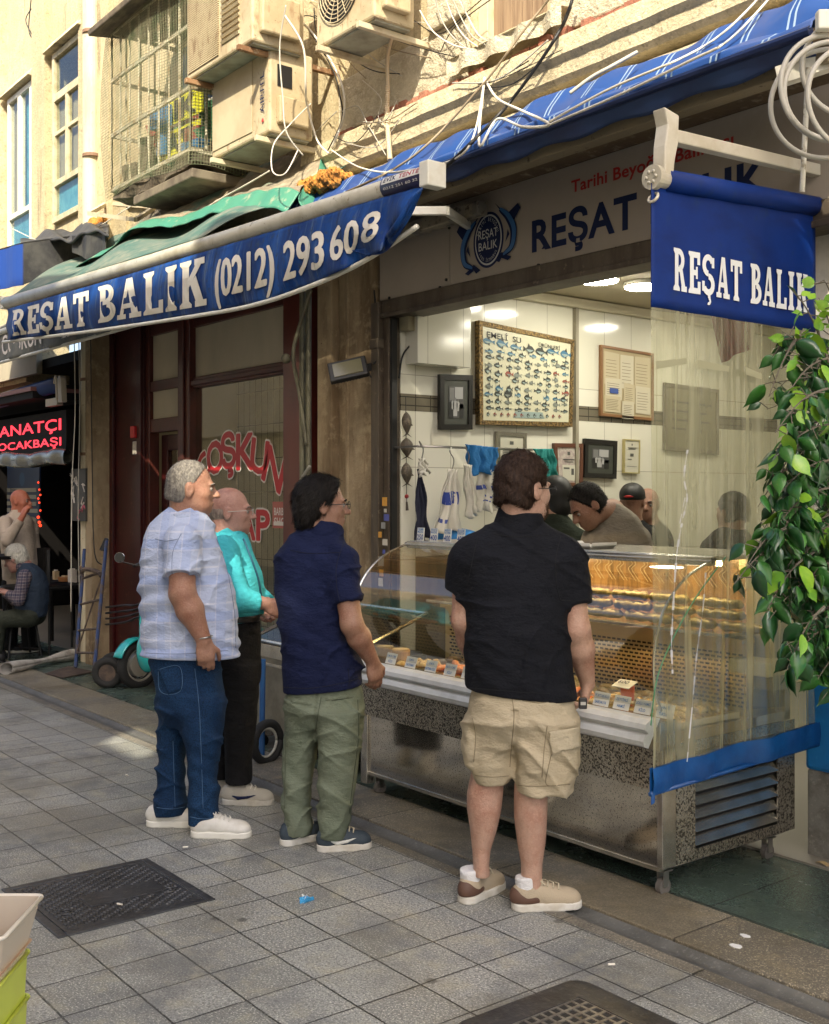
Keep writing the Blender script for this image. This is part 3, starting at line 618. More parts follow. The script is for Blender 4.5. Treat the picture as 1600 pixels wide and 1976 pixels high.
for u, v, a, lb in ((358, 1640, 1.2, 'white cigarette end near the manhole cover, beside the white shoes'), (231, 1751, .5, 'cigarette end lying on the iron cover'), (245, 1500, 0, 'cigarette end on the paving left of the jeans'), (1180, 1808+60, 1.0, 'tiny white scrap beside the drain grate')):
    c = PG(u, v); o = MB().cyl((c.x-.012*math.cos(a), c.y-.012*math.sin(a), .013), (c.x+.012*math.cos(a), c.y+.012*math.sin(a), .013), .0038, 8).build('cigarette_end', butt, origin=c); tag(o, lb, 'litter')
# ---------------- walls ----------------
def holed(mb, x0, x1, z0, z1, holes, y0, y1, mi=0):
    xs = sorted({x0, x1, *[h[0] for h in holes], *[h[1] for h in holes]}); zs = sorted({z0, z1, *[h[2] for h in holes], *[h[3] for h in holes]})
    for i in range(len(xs)-1):
        for j in range(len(zs)-1):
            cx, cz = (xs[i]+xs[i+1])/2, (zs[j]+zs[j+1])/2
            if not any(h[0] < cx < h[1] and h[2] < cz < h[3] for h in holes): mb.box(xs[i], xs[i+1], y0, y1, zs[j], zs[j+1], mi)
glass = glassy('window_glass', (.85, .88, .85), -.03); glass_b = glassy('shop_glass', (.85, .86, .82), .06)
curt_b = M('blue_film', (.08, .36, .56), .5, layers=((8, (.16, .50, .68), .4, .6),)); beige_c = M('beige_curtain', (.42, .34, .20), .8, layers=((3, (.40, .34, .24), .4, .6, (6, 1, .3)),))
whitef = M('white_frame', (.74, .72, .62), .45, layers=((8, (.62, .58, .46), .5, .7),)); creamf = M('cream_frame', (.56, .50, .34), .6, layers=((10, (.42, .36, .22), .45, .65),)); darkroom = M('dark_room', (.05, .05, .045), .9)
# left building
LB = thing('stucco_building', 'pale yellow stucco building with two tall narrow windows at upper left', 'building', (-12.5, FY, 0))
W1 = (-13.22, -12.42, 4.42, 6.22); W2 = (-11.78, -10.98, 4.50, 6.30)
mb = MB(); holed(mb, -30, -10.72, 4.0, 11, [W1, W2], FY, FY+.5); mb.box(-10.95, -10.2, FY-.08, FY+.35, 3.3, 11); mb.box(-14.4, -13.35, FY-.08, FY+.02, 3.95, 11); mb.box(-12.30, -11.90, FY-.08, FY+.02, 3.98, 11)
mb.box(-30, -12.7, FY-.001, FY+.5, 2.9, 4.0); mb.box(-30, -16.1, FY, FY+.5, 0, 2.9)
mb.build('wall', stucco2, LB)
for W, kind in ((W1, 0), (W2, 1)):
    fm = whitef if kind == 0 else creamf; x0, x1, z0, z1 = W
    f = MB(); q = .06; yy = FY-.045
    f.box(x0, x0+q, yy, yy+.07, z0, z1); f.box(x1-q, x1, yy, yy+.07, z0, z1); f.box(x0+q, x1-q, yy, yy+.07, z0, z0+q); f.box(x0+q, x1-q, yy, yy+.07, z1-q, z1)
    f.box(x0+q, x1-q, yy+.002, yy+.06, z0+.38, z0+.44)
    if kind: f.box(x0+q, x1-q, yy+.002, yy+.06, z1-.52, z1-.44); f.box((x0+x1)/2-.03, (x0+x1)/2+.03, yy+.004, yy+.06, z0+.44, z1-.52); f.box(x0+q, x1-q, yy+.01, yy+.05, z0+.92, z0+.96)
    else: f.box((x0+x1)/2-.05, (x0+x1)/2+.05, yy+.002, yy+.06, z0+.44, z1-q)
    fo = f.build('window', fm, LB, bev=.004)
    MB().box(x0+.03, x1-.03, yy+.03, yy+.035, z0+.03, z1-.03).build('pane', glass, fo)
    g = MB(); g.box(x0+.04, x1-.04, yy+.06, yy+.065, z0+.04, z0+.40, 0); g.box(x0+.04, (x1-.05 if kind else (x0+x1)/2-.2), yy+.075, yy+.08, z0+.42, z1-(.5 if kind else .04), 1)
    if not kind: g.box((x0+x1)/2-.1, (x0+x1)/2+.12, yy+.085, yy+.09, z0+.42, z1-.05, 0); g.box((x0+x1)/2+.1, x1-.02, yy+.09, yy+.094, z0+.42, z1-.05, 0)
    g.build('curtain', [curt_b, beige_c], fo); MB().box(x0-.1, x1+.1, yy+.3, yy+.32, z0-.1, z1+.1).build('room_back', darkroom, fo)
    s = MB(); s.prism([(x0-.10, z1+.02), (x1+.10, z1+.02), (x1+.10, z1+.16), (x0-.10, z1+.16)], lambda a, b, d: (a, FY-.12+d+(.10 if b > z1+.1 else 0), b), .125); s.build('hood', trim, LB, bev=.006)
# main building
MBd = thing('shop_building', 'weathered beige building above the fish shop with peeling cornice', 'building', (-5, FY, 0))
WN = (-4.98, -4.36, 4.22, 6.2)
mb = MB(); holed(mb, -10.2, 6, 3.36, 11, [WN], FY, FY+.5); mb.box(-6.72, -6.40, FY-.05, FY, 4.0, 11); mb.box(-10.2+.01, -9.9, FY-.03, FY, 3.4, 11); mb.build('wall', stucco, MBd)
mb = MB(); mb.box(-6.38, -5.02, FY-.03, FY, 4.09, 4.45); mb.box(-5.36, -5.02, FY-.07, FY, 4.45, 7); mb.box(-4.36+.01, 6, FY-.02, FY, 4.10, 7); mb.build('rough_render', rough, MBd, bev=.01)
random.seed(11)
mb = MB()
for i in range(150):     # ragged brick course with broken render above it
    x = -6.42+i*.075; h = random.uniform(.02, .055); mb.box(x, x+.07, FY-.055-random.uniform(0, .02), FY, 4.005, 4.05); 
    if random.random() < .8: mb.box(x+.002, x+.072, FY-.045-random.uniform(0, .02), FY, 4.054, 4.054+h)
mb.build('brick_course', brick, MBd)
def cornice(name, prof, x0, x1, m, seed):
    random.seed(seed); ph = [random.uniform(0, 6) for _ in range(4)]; N = 160
    def fn(a, b):
        x = x0+(x1-x0)*a; i = b*(len(prof)-1); k = min(int(i), len(prof)-2); f = i-k; y = prof[k][0]*(1-f)+prof[k+1][0]*f; z = prof[k][1]*(1-f)+prof[k+1][1]*f
        return (x, y+.003*math.sin(x*31+ph[0])*math.sin(x*7+ph[1]), z+.0015*math.sin(x*17+ph[2]))
    mb = MB(); mb.grid(fn, N, len(prof)-1); mb.poly([(x0, y, z) for y, z in prof]); return mb.build(name, m, MBd)
cornice('cornice', [(FY, 4.004), (FY-.17, 4.0), (FY-.18, 3.90), (FY-.15, 3.87), (FY-.15, 3.80), (FY-.12, 3.775), (FY-.03, 3.77)], -6.62, 6, trim, 3)
cornice('lower_cornice', [(FY-.03, 3.72), (FY-.14, 3.71), (FY-.15, 3.62), (FY-.11, 3.58), (FY-.11, 3.52), (FY-.05, 3.46), (FY+.0, 3.44)], -6.62, 6, trim, 5)
# brown boarded window
f = MB(); f.box(WN[0], WN[0]+.08, FY+.02, FY+.12, WN[2], WN[3]); f.box(WN[1]-.05, WN[1], FY+.02, FY+.12, WN[2], WN[3]); f.box(WN[0]+.08, WN[1]-.05, FY+.02, FY+.12, WN[2], WN[2]+.06)
fo = f.build('window', creamf, MBd, bev=.004); g = MB()
for i in range(6): g.box(WN[0]+.08+i*.082, WN[0]+.155+i*.082, FY+.07, FY+.09, WN[2]+.06, WN[3])
g.build('shutter', M('brown_boards', (.30, .21, .13), .8, layers=((4, (.20, .13, .08), .4, .6, (9, 1, .5)),)), fo)
s = MB(); s.grid(lambda a, b: (WN[0]-.15+.95*a, FY-.10+.12*b, 4.20+.02*math.sin(a*20)*b), 30, 4); s.grid(lambda a, b: (WN[0]-.15+.95*a, FY-.10+.02*math.sin(a*25), 4.10+.10*b), 30, 3); s.build('sill', rough, MBd)
# ---------------- drain pipe ----------------
pipe_m = M('pipe_paint', (.62, .56, .40), .55, layers=((4, (.48, .40, .26), .45, .65, (2, 1, .4)), (20, (.35, .25, .15), .62, .7)), bump=(20, .15))
t = thing('drain_pipe', 'thick cream painted drain pipe running down the wall left of the red shopfront', 'drain pipe', (-10.55, 4.22, 0))
mb = MB(); mb.cyl((-10.55, 4.25, 3.3), (-10.55, 4.25, 8), .085, 20); mb.cyl((-10.52, 4.25, 0), (-10.52, 4.25, 3.25), .115, 20); mb.build('pipe', pipe_m, t, smooth=False)
mb = MB()
for z in (.9, 1.55, 2.0, 2.72, 4.2, 4.9, 6.1): mb.cyl((-10.53, 4.25, z), (-10.53, 4.25, z+.03), .125 if z < 3.3 else .095, 20)
mb.build('pipe_clip', M('rust_clip', (.22, .13, .08), .7), t)
o = MB().box(-10.38, -10.22, 4.12, 4.40, 0, 3.3).build('wall_strip', pillar_m, origin=(-10.3, 4.25, 0)); tag(o, 'narrow flaking plaster pier between the drain pipe and red shopfront', 'pier')
# ---------------- opposite side of the street (behind the camera; shades the street) ----------------
opp = thing('opposite_building', 'tall plain building across the street behind the viewer', 'building', (0, -4, 0))
OM = plaster('opp_plaster', (.74, .70, .62), (.64, .60, .52)); OY = -3.9
def roofz(y, z): return z+(y-OY)*(-SUN.z/SUN.y)
TOP = roofz(3.62, 3.42)
def back(p):   # where the ray that reaches p crosses the added sun blocker
    k = (p.y-OY)/SUN.y; return p.x-SUN.x*k, p.z-SUN.z*k
OPEN = []
def beam(p0, p1, dz0, dz1):
    a = back(p0); b = back(p1); OPEN.append((min(a[0], b[0]), max(a[0], b[0]), min(a[1], b[1])-dz0, max(a[1], b[1])+dz1))
# added unseen screen; its gaps are shaped to let shafts of sun reach the street
def hole(p, wx, wz0, wz1): a = back(p); OPEN.append((a[0]-wx, a[0]+wx, a[1]-wz0, a[1]+wz1))
beam(P(118, 560, 3.3), P(390, 520, 3.3), .05, 3.0)          # awning patch
hole(PT(392, 926, 5.36), .19, .13, .20)        # head of the man in the pale shirt
hole(PT(455, 1050, 5.80), .11, .16, .08)         # turquoise shoulder
hole(PT(500, 1150, 5.70), .11, .09, .09)         # forearm
beam(PG(215, 1426), PG(330, 1438), .10, .10)                 # floor patch
hole(PG(680, 1508), .12, .06, .06)
mb = MB(); hs = [(a, b, c, min(d, TOP+2)) for a, b, c, d in OPEN]
holed(mb, -10.5, 5.5, 5.6, TOP, [(a, b, c, min(d, TOP)) for a, b, c, d in hs], OY-.06, OY)
mb.build('sun_blocker', OM, opp); mb = MB(); mb.box(-32, -10.6, OY-6, OY, 3.0, 8.5); mb.box(-32, -10.6, OY-6, OY-.4, 0, 3.0); mb.build('lower_wing', OM, opp)
mb = MB(); wins = [(x, x+1.1, z, z+1.7) for x in [-9.5+2.6*i for i in range(6)] for z in (3.4,)]
holed(mb, -10.5, 5.5, 3.0, 5.6, wins, OY-.3, OY); mb.box(-10.5, 5.5, OY-.9, OY-.3, 5.4, 5.55); mb.build('wall', OM, opp)
mb = MB()
for i in range(4): mb.box(-10.5+4.6*i, -10.1+4.6*i, OY-.3, OY, 0, 3.0)
mb.build('shop_pillar', OM, opp); mb = MB(); mb.box(-10.5, 5.5, OY-2.2, OY-2.1, 0, 3.0); mb.build('shopfront', M('opp_dark', (.10, .09, .08), .5), opp)
mb = MB()
for a in wins: mb.box(a[0], a[1], OY-.2, OY-.18, a[2], a[3])
mb.build('window', M('opp_glass', (.08, .1, .12), .1), opp)
# ---------------- red restaurant shopfront ----------------
burg = M('burgundy_paint', (.050, .006, .006), .45, layers=((3, (.03, .005, .005), .4, .65), (12, (.08, .02, .014), .6, .7)), coat=.1, spec=.3)
burg2 = M('brown_red_frame', (.085, .020, .014), .45, layers=((4, (.05, .014, .010), .4, .65),), coat=.1, spec=.3)
panelc = M('blind_panel', (.46, .41, .30), .7, layers=((2, (.38, .34, .25), .4, .65, (1, 1, .4)),))
glass_b = glassy('shop_glass2', (.8, .8, .76), .0)
SF = thing('shopfront', 'dark red timber kebab shopfront with beige upper panels and large lettered window', 'shopfront', (-8.6, FY, 0))
mb = MB(); mb.box(-10.22, -9.52, FY-.03, FY+.12, 0, 3.4); mb.box(-10.22, -10.14, FY-.06, FY-.031, 0, 3.4); mb.box(-9.62, -9.52, FY-.06, FY-.031, 0, 3.4); mb.build('side_panel', burg, SF, bev=.004)
mb = MB(); mb.box(-9.52, -9.44, FY-.01, FY+.09, 0, 3.4); mb.box(-8.83, -8.61, FY-.03, FY+.09, 0, 3.4); mb.box(-8.75, -8.69, FY-.05, FY-.031, 0, 3.4); mb.box(-9.44, -8.83, FY, FY+.08, 2.18, 2.30); mb.box(-9.44, -8.83, FY, FY+.08, 2.55, 2.64); mb.box(-9.44, -8.83, FY, FY+.08, 3.05, 3.4)
mb.box(-8.61, -7.07, FY, FY+.08, 2.52, 2.61); mb.box(-8.61, -7.07, FY, FY+.08, 3.03, 3.4); mb.box(-8.61, -7.07, FY, FY+.08, 0, .5); mb.box(-8.61, -7.07, FY-.02, FY-.001, 2.54, 2.58)
mb.build('frame', burg2, SF, bev=.005)
MB().box(-7.07, -6.78, FY-.05, FY+.10, 0, 3.4).build('jamb', M('jamb_red', (.12, .020, .014), .35, coat=.2, layers=((3, (.08, .014, .010), .4, .65, (1, 1, .3)),)), SF, bev=.006)
for a in ((-8.61, -7.07, 2.61, 3.03), (-9.44, -8.83, 2.64, 3.05), (-9.44, -8.83, 2.30, 2.55)): MB().box(a[0], a[1], FY+.03, FY+.04, a[2], a[3]).build('upper_panel', panelc, SF)
dr = MB(); dr.box(-9.42, -9.30, FY+.10, FY+.15, 0, 2.16); dr.box(-8.93, -8.84, FY+.10, FY+.15, 0, 2.16); dr.box(-9.30, -8.93, FY+.10, FY+.15, 2.02, 2.16); dr.box(-9.30, -8.93, FY+.10, FY+.15, 0, .5); dob = dr.build('door', burg, SF, bev=.004)
MB().box(-9.30, -8.93, FY+.12, FY+.125, .5, 2.02).build('pane', glass_b, dob)
win = MB().box(-8.61, -7.07, FY+.03, FY+.036, .5, 2.52).build('window', glassy('big_pane', (.86, .86, .80), .03), SF)
redl = M('red_vinyl', (.45, .012, .018), .4); whl = M('white_vinyl', (.72, .66, .60), .5)
# arched COSKUN lettering laid out from its measured letters on the pane
let = MB(); yw = FY+.026
def put(ch, u, vt, vb, wu, rot, tall=1.0):
    c = P(u, (vt+vb)/2, yw); e = P(u+wu/2, (vt+vb)/2, yw).x-P(u-wu/2, (vt+vb)/2, yw).x; h = abs(P(u, vt, yw).z-P(u, vb, yw).z)
    r = R_(rot)
    def fn(x, y, l):
        X, Y = (x-.5)*e, (y-.5)*h; return (c.x+X*math.cos(r)-Y*math.sin(r), yw-.0001*l, c.z+X*math.sin(r)+Y*math.cos(r))
    let.textb(ch, fn, 1, 1, .023/e, .023/h, 1, 0, 12); let.textb(ch, fn, 1, 1, .011/e, .010/h, 0, 20, 10)
for a in (('C', 392, 878, 925, 22, 38), ('O', 415, 852, 912, 30, 24), ('Ş', 441, 838, 902, 26, 8), ('K', 474, 836, 905, 34, 0), ('U', 501, 848, 912, 32, -10), ('N', 530, 868, 940, 38, -24)): put(*a)
for a in (('K', 396, 990, 1040, 26, 0), ('E', 424, 988, 1040, 22, 0), ('B', 450, 986, 1040, 24, 0), ('A', 478, 984, 1040, 28, 0), ('P', 508, 984, 1042, 24, 0)): put(*a)
lo = let.build('lettering', [redl, whl], win)
mb = MB(); a = P(526, 968, yw); b = P(552, 1020, yw); mb.box(a.x, b.x, yw, yw+.002, b.z, a.z, 0); mb.box(a.x+.02, b.x-.02, yw-.003, yw-.001, b.z+.02, b.z+.05, 1)
for k, tx in enumerate(('OPEN DAILY', 'BARBER', 'SHOP')[1:]): mb.text(tx, lambda x, y: (a.x+.03+x, yw-.004, a.z-.10-.075*k+y), .055, .02, 1, width=.20)
mb.build('sticker', [M('pale_red', (.42, .12, .09), .5), whl], win)
# room behind the window: white tiles with dark joints
def tilemat(name, c, w_, h_, mort, mc, rough_=.18, ax='xz'):
    m = bpy.data.materials.new(name); m.use_nodes = True; t = m.node_tree; n = t.nodes; L = t.links; b = n["Principled BSDF"]; b.inputs['Roughness'].default_value = rough_
    tc = n.new("ShaderNodeTexCoord"); sp = n.new("ShaderNodeSeparateXYZ"); cb = n.new("ShaderNodeCombineXYZ"); L.new(tc.outputs['Object'], sp.inputs[0])
    L.new(sp.outputs['XYZ'.index(ax[0].upper())], cb.inputs[0]); L.new(sp.outputs[2], cb.inputs[1])
    br = n.new("ShaderNodeTexBrick"); br.offset = 0; L.new(cb.outputs[0], br.inputs['Vector']); br.inputs['Scale'].default_value = 1; br.inputs['Brick Width'].default_value = w_; br.inputs['Row Height'].default_value = h_; br.inputs['Mortar Size'].default_value = mort; br.inputs['Mortar Smooth'].default_value = .2
    br.inputs['Color1'].default_value = (*c, 1); br.inputs['Color2'].default_value = (c[0]*.95, c[1]*.95, c[2]*.92, 1); br.inputs['Mortar'].default_value = (*mc, 1); L.new(br.outputs['Color'], b.inputs['Base Color'])
    bn = n.new("ShaderNodeBump"); bn.inputs['Strength'].default_value = .25; bn.inputs['Distance'].default_value = .003; bn.invert = True; L.new(br.outputs['Fac'], bn.inputs['Height']); L.new(bn.outputs[0], b.inputs['Normal'])
    return m
RM = thing('restaurant_room', 'tiled room seen through the lettered kebab shop window', 'room', (-8, 5.6, 0))
MB().box(-10.1, -6.75, 5.6, 5.65, 0, 3.3).build('tiled_wall', tilemat('grid_tiles', (.62, .60, .48), .115, .33, .0045, (.05, .045, .04)), RM)
mb = MB(); mb.box(-10.1, -6.75, FY+.15, 5.6, 3.2, 3.25); mb.box(-10.15, -10.1, FY+.15, 5.65, 0, 3.3); mb.box(-6.75, -6.70, FY+.15, 5.65, 0, 3.3); mb.build('plaster_wall', panelc, RM)
struct(MB().box(-10.1, -6.75, FY+.1, 5.65, .0, .02).build('floor', M('room_floor', (.16, .14, .11), .5)))
t = thing('hanging_cloth', 'white cloth draped behind the kebab shop window pane', 'cloth', (-7.4, 5.2, 1.0)); MB().grid(lambda a, b: (-7.75+.7*a, 5.25+.03*math.sin(a*22), .95+.35*b*(.4+.6*a)+.05*math.sin(a*9)), 30, 8).build('cloth', M('grey_cloth', (.45, .45, .4), .8), t, smooth=True, solid=.004)
lamp_w = emis('warm_fill', (1, .85, .6), 9.0)  # lamp added to brighten the tiled room behind the pane
t = thing('fill_lamp', 'small added lamp under the ceiling, brightening the kebab shop room', 'lamp', (-8, 4.9, 3.15)); MB().cyl((-8, 4.95, 3.14), (-8, 4.95, 3.19), .13, 20).build('fill_disc', lamp_w, t)
# fire alarm & switch
t = thing('fire_alarm', 'small red call point with a white box under it on the dark red panel', 'alarm', P(264, 835, FY-.04)); c = P(264, 835, FY-.04)
MB().box(c.x-.04, c.x+.04, FY-.09, FY-.031, c.z-.05, c.z+.06).build('red_case', M('alarm_red', (.5, .02, .02), .4), t, bev=.008); MB().box(c.x-.03, c.x+.04, FY-.07, FY-.031, c.z-.20, c.z-.08).build('switch_box', M('alarm_white', (.5, .45, .38), .5), t, bev=.005)
# ---------------- pillar between the shops ----------------
t = thing('stone_pillar', 'grimy brown plaster pillar between the red shopfront and the fish shop', 'pillar', (-6.2, FY, 0))
mb = MB(); mb.box(-6.60, -6.42, FY-.06, FY+.3, 0, 3.35, 0); mb.box(-6.42, -6.24, FY, FY+.3, 0, 3.35, 0); mb.box(-6.24, -5.90, FY-.05, FY+.3, 0, 3.35, 0); mb.box(-6.26, -6.22, FY-.056, FY-.02, 0, 3.35, 0); mb.build('shaft', pillar_m, t, bev=.012)
random.seed(5); mb = MB(); cols = []
for i in range(10):
    u = 752+random.uniform(-7, 6); v = 965+i*17+random.uniform(-4, 4); c = P(u, v, FY-.06); s = random.uniform(.012, .028); mb.box(c.x-s, c.x+s, FY-.106-.001*i, FY-.103-.001*i, c.z-s*random.uniform(.5, 1.3), c.z+s, i % 4)
mb.build('sticker', [M('st_o', (.7, .35, .05), .5), M('st_w', (.6, .56, .48), .5), M('st_b', (.1, .12, .4), .5), M('st_g', (.3, .3, .28), .5)], t)
steel_d = M('shutter_steel', (.13, .105, .075), .5, .4, layers=((5, (.08, .06, .045), .4, .65, (2, 2, .4)), (30, (.2, .16, .11), .6, .7)))
t = thing('roller_shutter', 'dirty metal roller shutter rails and header around the fish shop opening', 'shutter frame', (-5.8, FY, 0))
mb = MB(); mb.box(-5.90, -5.82, FY-.10, FY+.1, 0, 2.86); mb.box(-5.82, -5.76, FY-.06, FY+.1, 0, 2.78); mb.build('rail', steel_d, t, bev=.005)
mb = MB(); mb.box(-5.82, -2.2, FY-.07, FY+.12, 2.76, 2.87); mb.box(-5.82, -2.2, FY-.085, FY-.07, 2.755, 2.785); mb.build('header', steel_d, t, bev=.005)
t = thing('shutter_edge_strip', 'black rubber strip down the edge of the fish shop opening', 'strip', (-5.73, FY, 0)); MB().box(-5.757, -5.735, FY-.05, FY-.01, 0, 2.75).build('strip', M('black_rubber', (.015, .015, .014), .6), t)
# conduits
condm = M('conduit', (.20, .19, .12), .5, layers=((6, (.12, .11, .07), .4, .6),)); cblk = M('black_cable', (.012, .012, .012), .5); cgr = M('grey_cable', (.42, .40, .34), .5); cwh = M('white_cable', (.66, .62, .52), .5); cbr = M('brown_cable', (.28, .22, .14), .6)
t = thing('pipe_bundle', 'bundle of dark vertical conduits in the corner beside the pillar', 'pipes', (-6.7, FY-.05, 0)); 
for x, r, y in ((-6.74, .022, FY-.09), (-6.69, .022, FY-.07), (-6.64, .016, FY-.10)): MB().tube(smooth_path([(x, y, 0), (x+.004, y, 1.2), (x-.004, y, 2.2), (x, y, 3.5)], 3), r, 8).build('conduit', condm, t, smooth=True)
mb = MB(); mb.tube(smooth_path([P(598, 900, FY-.12), P(582, 925, FY-.12), P(573, 955, FY-.12), P(580, 972, FY-.12), P(594, 955, FY-.12)], 6), .012, 8); mb.build('hose_loop', cgr, t, smooth=True)
mb = MB(); mb.tube(smooth_path([P(600, 560, FY-.15), P(575, 640, FY-.18), P(566, 690, FY-.2), P(578, 760, FY-.13), P(592, 860, FY-.12)], 8), .014, 8); mb.sph(P(552, 692, FY-.22), .035, 10, 0, (1, 1, 1)); mb.build('crank_rod', condm, t, smooth=True)
# floodlight
t = thing('flood_light', 'black LED flood light tilted on a bracket on the pillar', 'flood light', P(680, 712, FY-.2)); c = P(672, 714, FY-.26)
ax = (RV*.8+Vector((0, 0, .18))).normalized(); up = Vector((.18*-.3, .5, .62)).normalized(); up = (up-ax*up.dot(ax)).normalized(); nm = ax.cross(up).normalized()
if nm.y > 0: nm = -nm
mb = MB(); mb.obox(c, ax*.125, up*.078, nm*.02); hb = mb.build('housing', cblk, t, bev=.008)
MB().obox(c+nm*.022, ax*.095, up*.055, nm*.003).build('lamp_glass', M('flood_glass', (.16, .15, .09), .15, spec=.8), t, bev=.002)
mb = MB(); mb.bar(c-nm*.02+ax*.02, P(728, 705, FY-.05), .03, .05); mb.bar(P(728, 700, FY-.03), P(728, 690, FY-.03)+Vector((.02, 0, .05)), .06, .06); 
for i in range(7): mb.obox(c-nm*.03+ax*(.02*(i-3)), ax*.004, up*.06, nm*.014)
mb.build('bracket', cblk, t, bev=.004); mb = MB(); mb.tube(smooth_path([P(722, 560, FY-.08), P(726, 620, FY-.08), P(722, 655, FY-.08), P(730, 690, FY-.08), P(720, 702, FY-.12)], 6), .006, 6); mb.tube(smooth_path([P(706, 700, FY-.1), P(716, 728, FY-.1), P(722, 712, FY-.08)], 6), .005, 6); mb.build('cable', cblk, t)
MB().obox(P(728, 664, FY-.08), (.045, 0, 0), (0, .03, 0), (0, 0, .03)).build('junction_box', steel_d, t, bev=.005)
# ---------------- main sign ----------------
signm = M('sign_panel', (.36, .31, .26), .55, layers=((1.3, (.30, .26, .21), .4, .65), (14, (.33, .29, .24), .5, .7))); navy = M('navy_vinyl', (.008, .016, .06), .5, spec=.2); midb = M('mid_blue', (.03, .12, .30), .4); sred = M('sign_red', (.38, .02, .02), .4); paleb = M('pale_vinyl', (.52, .52, .5), .4)
SX0 = P(740, 583, FY-.02).x; yS = FY-.05
t = thing('shop_sign', 'cream sign board with navy shop name, leaping fish emblem and red script line', 'sign', (-4.2, yS, 3.1)); xs = P(868, 500, yS).x
MB().box(SX0, xs-.003, yS, FY+.02, 2.875, 3.36).box(xs+.003, -2.25, yS, FY+.02, 2.875, 3.36).build('board', signm, t, bev=.002)
mb = MB()
for u, v in ((862, 540), (850, 555), (752, 575), (1040, 512), (1190, 480), (868, 440), (868, 562)): c = P(u, v, yS); mb.cyl((c.x, yS-.008, c.z), (c.x, yS, c.z), .009, 10)
mb.build('screw', cblk, t)
xR = P(1027, 480, yS).x; z0 = 2.955
mb = MB(); hx = 1.50
def serif_word(mb, txt, x0, z0, wd, h, y, mi, bold=.02):
    mb.text(txt, lambda a, b: (x0+a, y, z0+b), h, bold, mi, width=wd)
slab_map = lambda x, y, l: (xR+x, yS-.002-.00006*l, z0+y)
def thin_slab(mb, txt, fn, width, height, mi=0):   # lighter wedge-serif capitals
    vs, fs, wd, _ = text2d(txt, .028); kx = width/wd; mb.add([fn(x*kx, y*height, 0) for x, y in vs], fs, mi)
    # wedge serifs under each stem end
    xs_ = 0
    for x, y in ():
        pass
thin_slab(mb, 'REŞAT BALIK', slab_map, hx, .165)
for fx in (.012, .058): mb.poly([(xR-.012+fx*hx, yS-.0021, z0), (xR+.02+fx*hx, yS-.0021, z0), (xR+.004+fx*hx, yS-.0021, z0+.018)]); 
mb.build('shop_name', navy, t)
mb = MB(); a = P(1103, 372, yS); mb.text('Tarihi Beyoğlu Balıkçısı', lambda x, y: (a.x+x, yS-.002, a.z+y), .062, .022, 0, width=1.02); mb.build('script_line', sred, t)
cc = P(943, 463, yS); mb = MB()
def el(rx, rz, dy, mi): mb.poly([(cc.x+rx*math.cos(2*math.pi*i/48), yS-dy, cc.z+rz*math.sin(2*math.pi*i/48)) for i in range(48)], mi)
el(.130, .160, .002, 0); el(.115, .145, .003, 2); el(.106, .135, .004, 0)
mb.text('REŞAT', lambda x, y: (cc.x-.082+x, yS-.006, cc.z+.012+y), .048, .005, 2, width=.165); mb.text('BALIK', lambda x, y: (cc.x-.080+x, yS-.006, cc.z-.055+y), .048, .005, 2, width=.16)
def ringtext(txt, a0, a1, rx, rz, s, flip=False):
    for i, ch in enumerate(txt):
        if ch == ' ': continue
        a = R_(a0+(a1-a0)*i/(len(txt)-1)); vs, fs, wd, _ = text2d(ch, 0); r = a-math.pi/2+(math.pi if flip else 0); px, pz = cc.x+rx*math.cos(a), cc.z+rz*math.sin(a)
        mb.add([(px+(x*s-wd*s/2)*math.cos(r)-(y-.5)*s*math.sin(r), yS-.006, pz+(x*s-wd*s/2)*math.sin(r)+(y-.5)*s*math.cos(r)) for x, y in vs], fs, 2)
ringtext('TARİHİ BEYOĞLU', 160, 20, .088, .117, .021); ringtext('1980 İSTANBUL', 218, 322, .088, .117, .018, True)
# two leaping fish either side of the oval
def fishcurve(sx, pts, wid, mi, dy):
    P_ = smooth_path([Vector((x, 0, z)) for x, z in pts], 8); n = len(P_); L_, R2 = [], []
    for i, p in enumerate(P_):
        d = (P_[min(i+1, n-1)]-P_[max(i-1, 0)]).normalized(); nn = Vector((-d.z, 0, d.x)); f = i/(n-1); w_ = wid*math.sin(math.pi*min(1, f*.93+.04))**.8*(.35+.65*(1-f))+.002; L_.append(p+nn*w_); R2.append(p-nn*w_)
    for i in range(n-1):
        mb.poly([(cc.x+sx*q.x, yS-dy, cc.z+q.z) for q in (L_[i], L_[i+1], R2[i+1], R2[i])], mi)
for sx, sh in ((1, 0.0), (-1, -.035)):
    b = [(.10, .155+sh), (.17, .10+sh), (.215, .02+sh), (.20, -.07+sh), (.14, -.105+sh), (.125, -.11+sh)]
    fishcurve(sx, b, .034, 0, .0075); fishcurve(sx, [(x*1.0+.006, z+.004) for x, z in b], .020, 1, .009)
    for tri in ([(.17, .12), (.25, .16), (.275, .13), (.22, .07)], [(.14, -.10), (.10, -.145), (.06, -.13), (.12, -.09)], [(.13, -.10), (.20, -.13), (.17, -.145), (.11, -.12)], [(.185, .0), (.15, -.04), (.17, .03)]):
        mb.poly([(cc.x+sx*x, yS-.0082, cc.z+z+sh) for x, z in tri], 0)
    mb.poly([(cc.x+sx*x, yS-.0081, cc.z+z+sh) for x, z in ((.10, .155), (.06, .20), (.12, .15))], 0)
mb.build('emblem', [navy, midb, paleb], t)
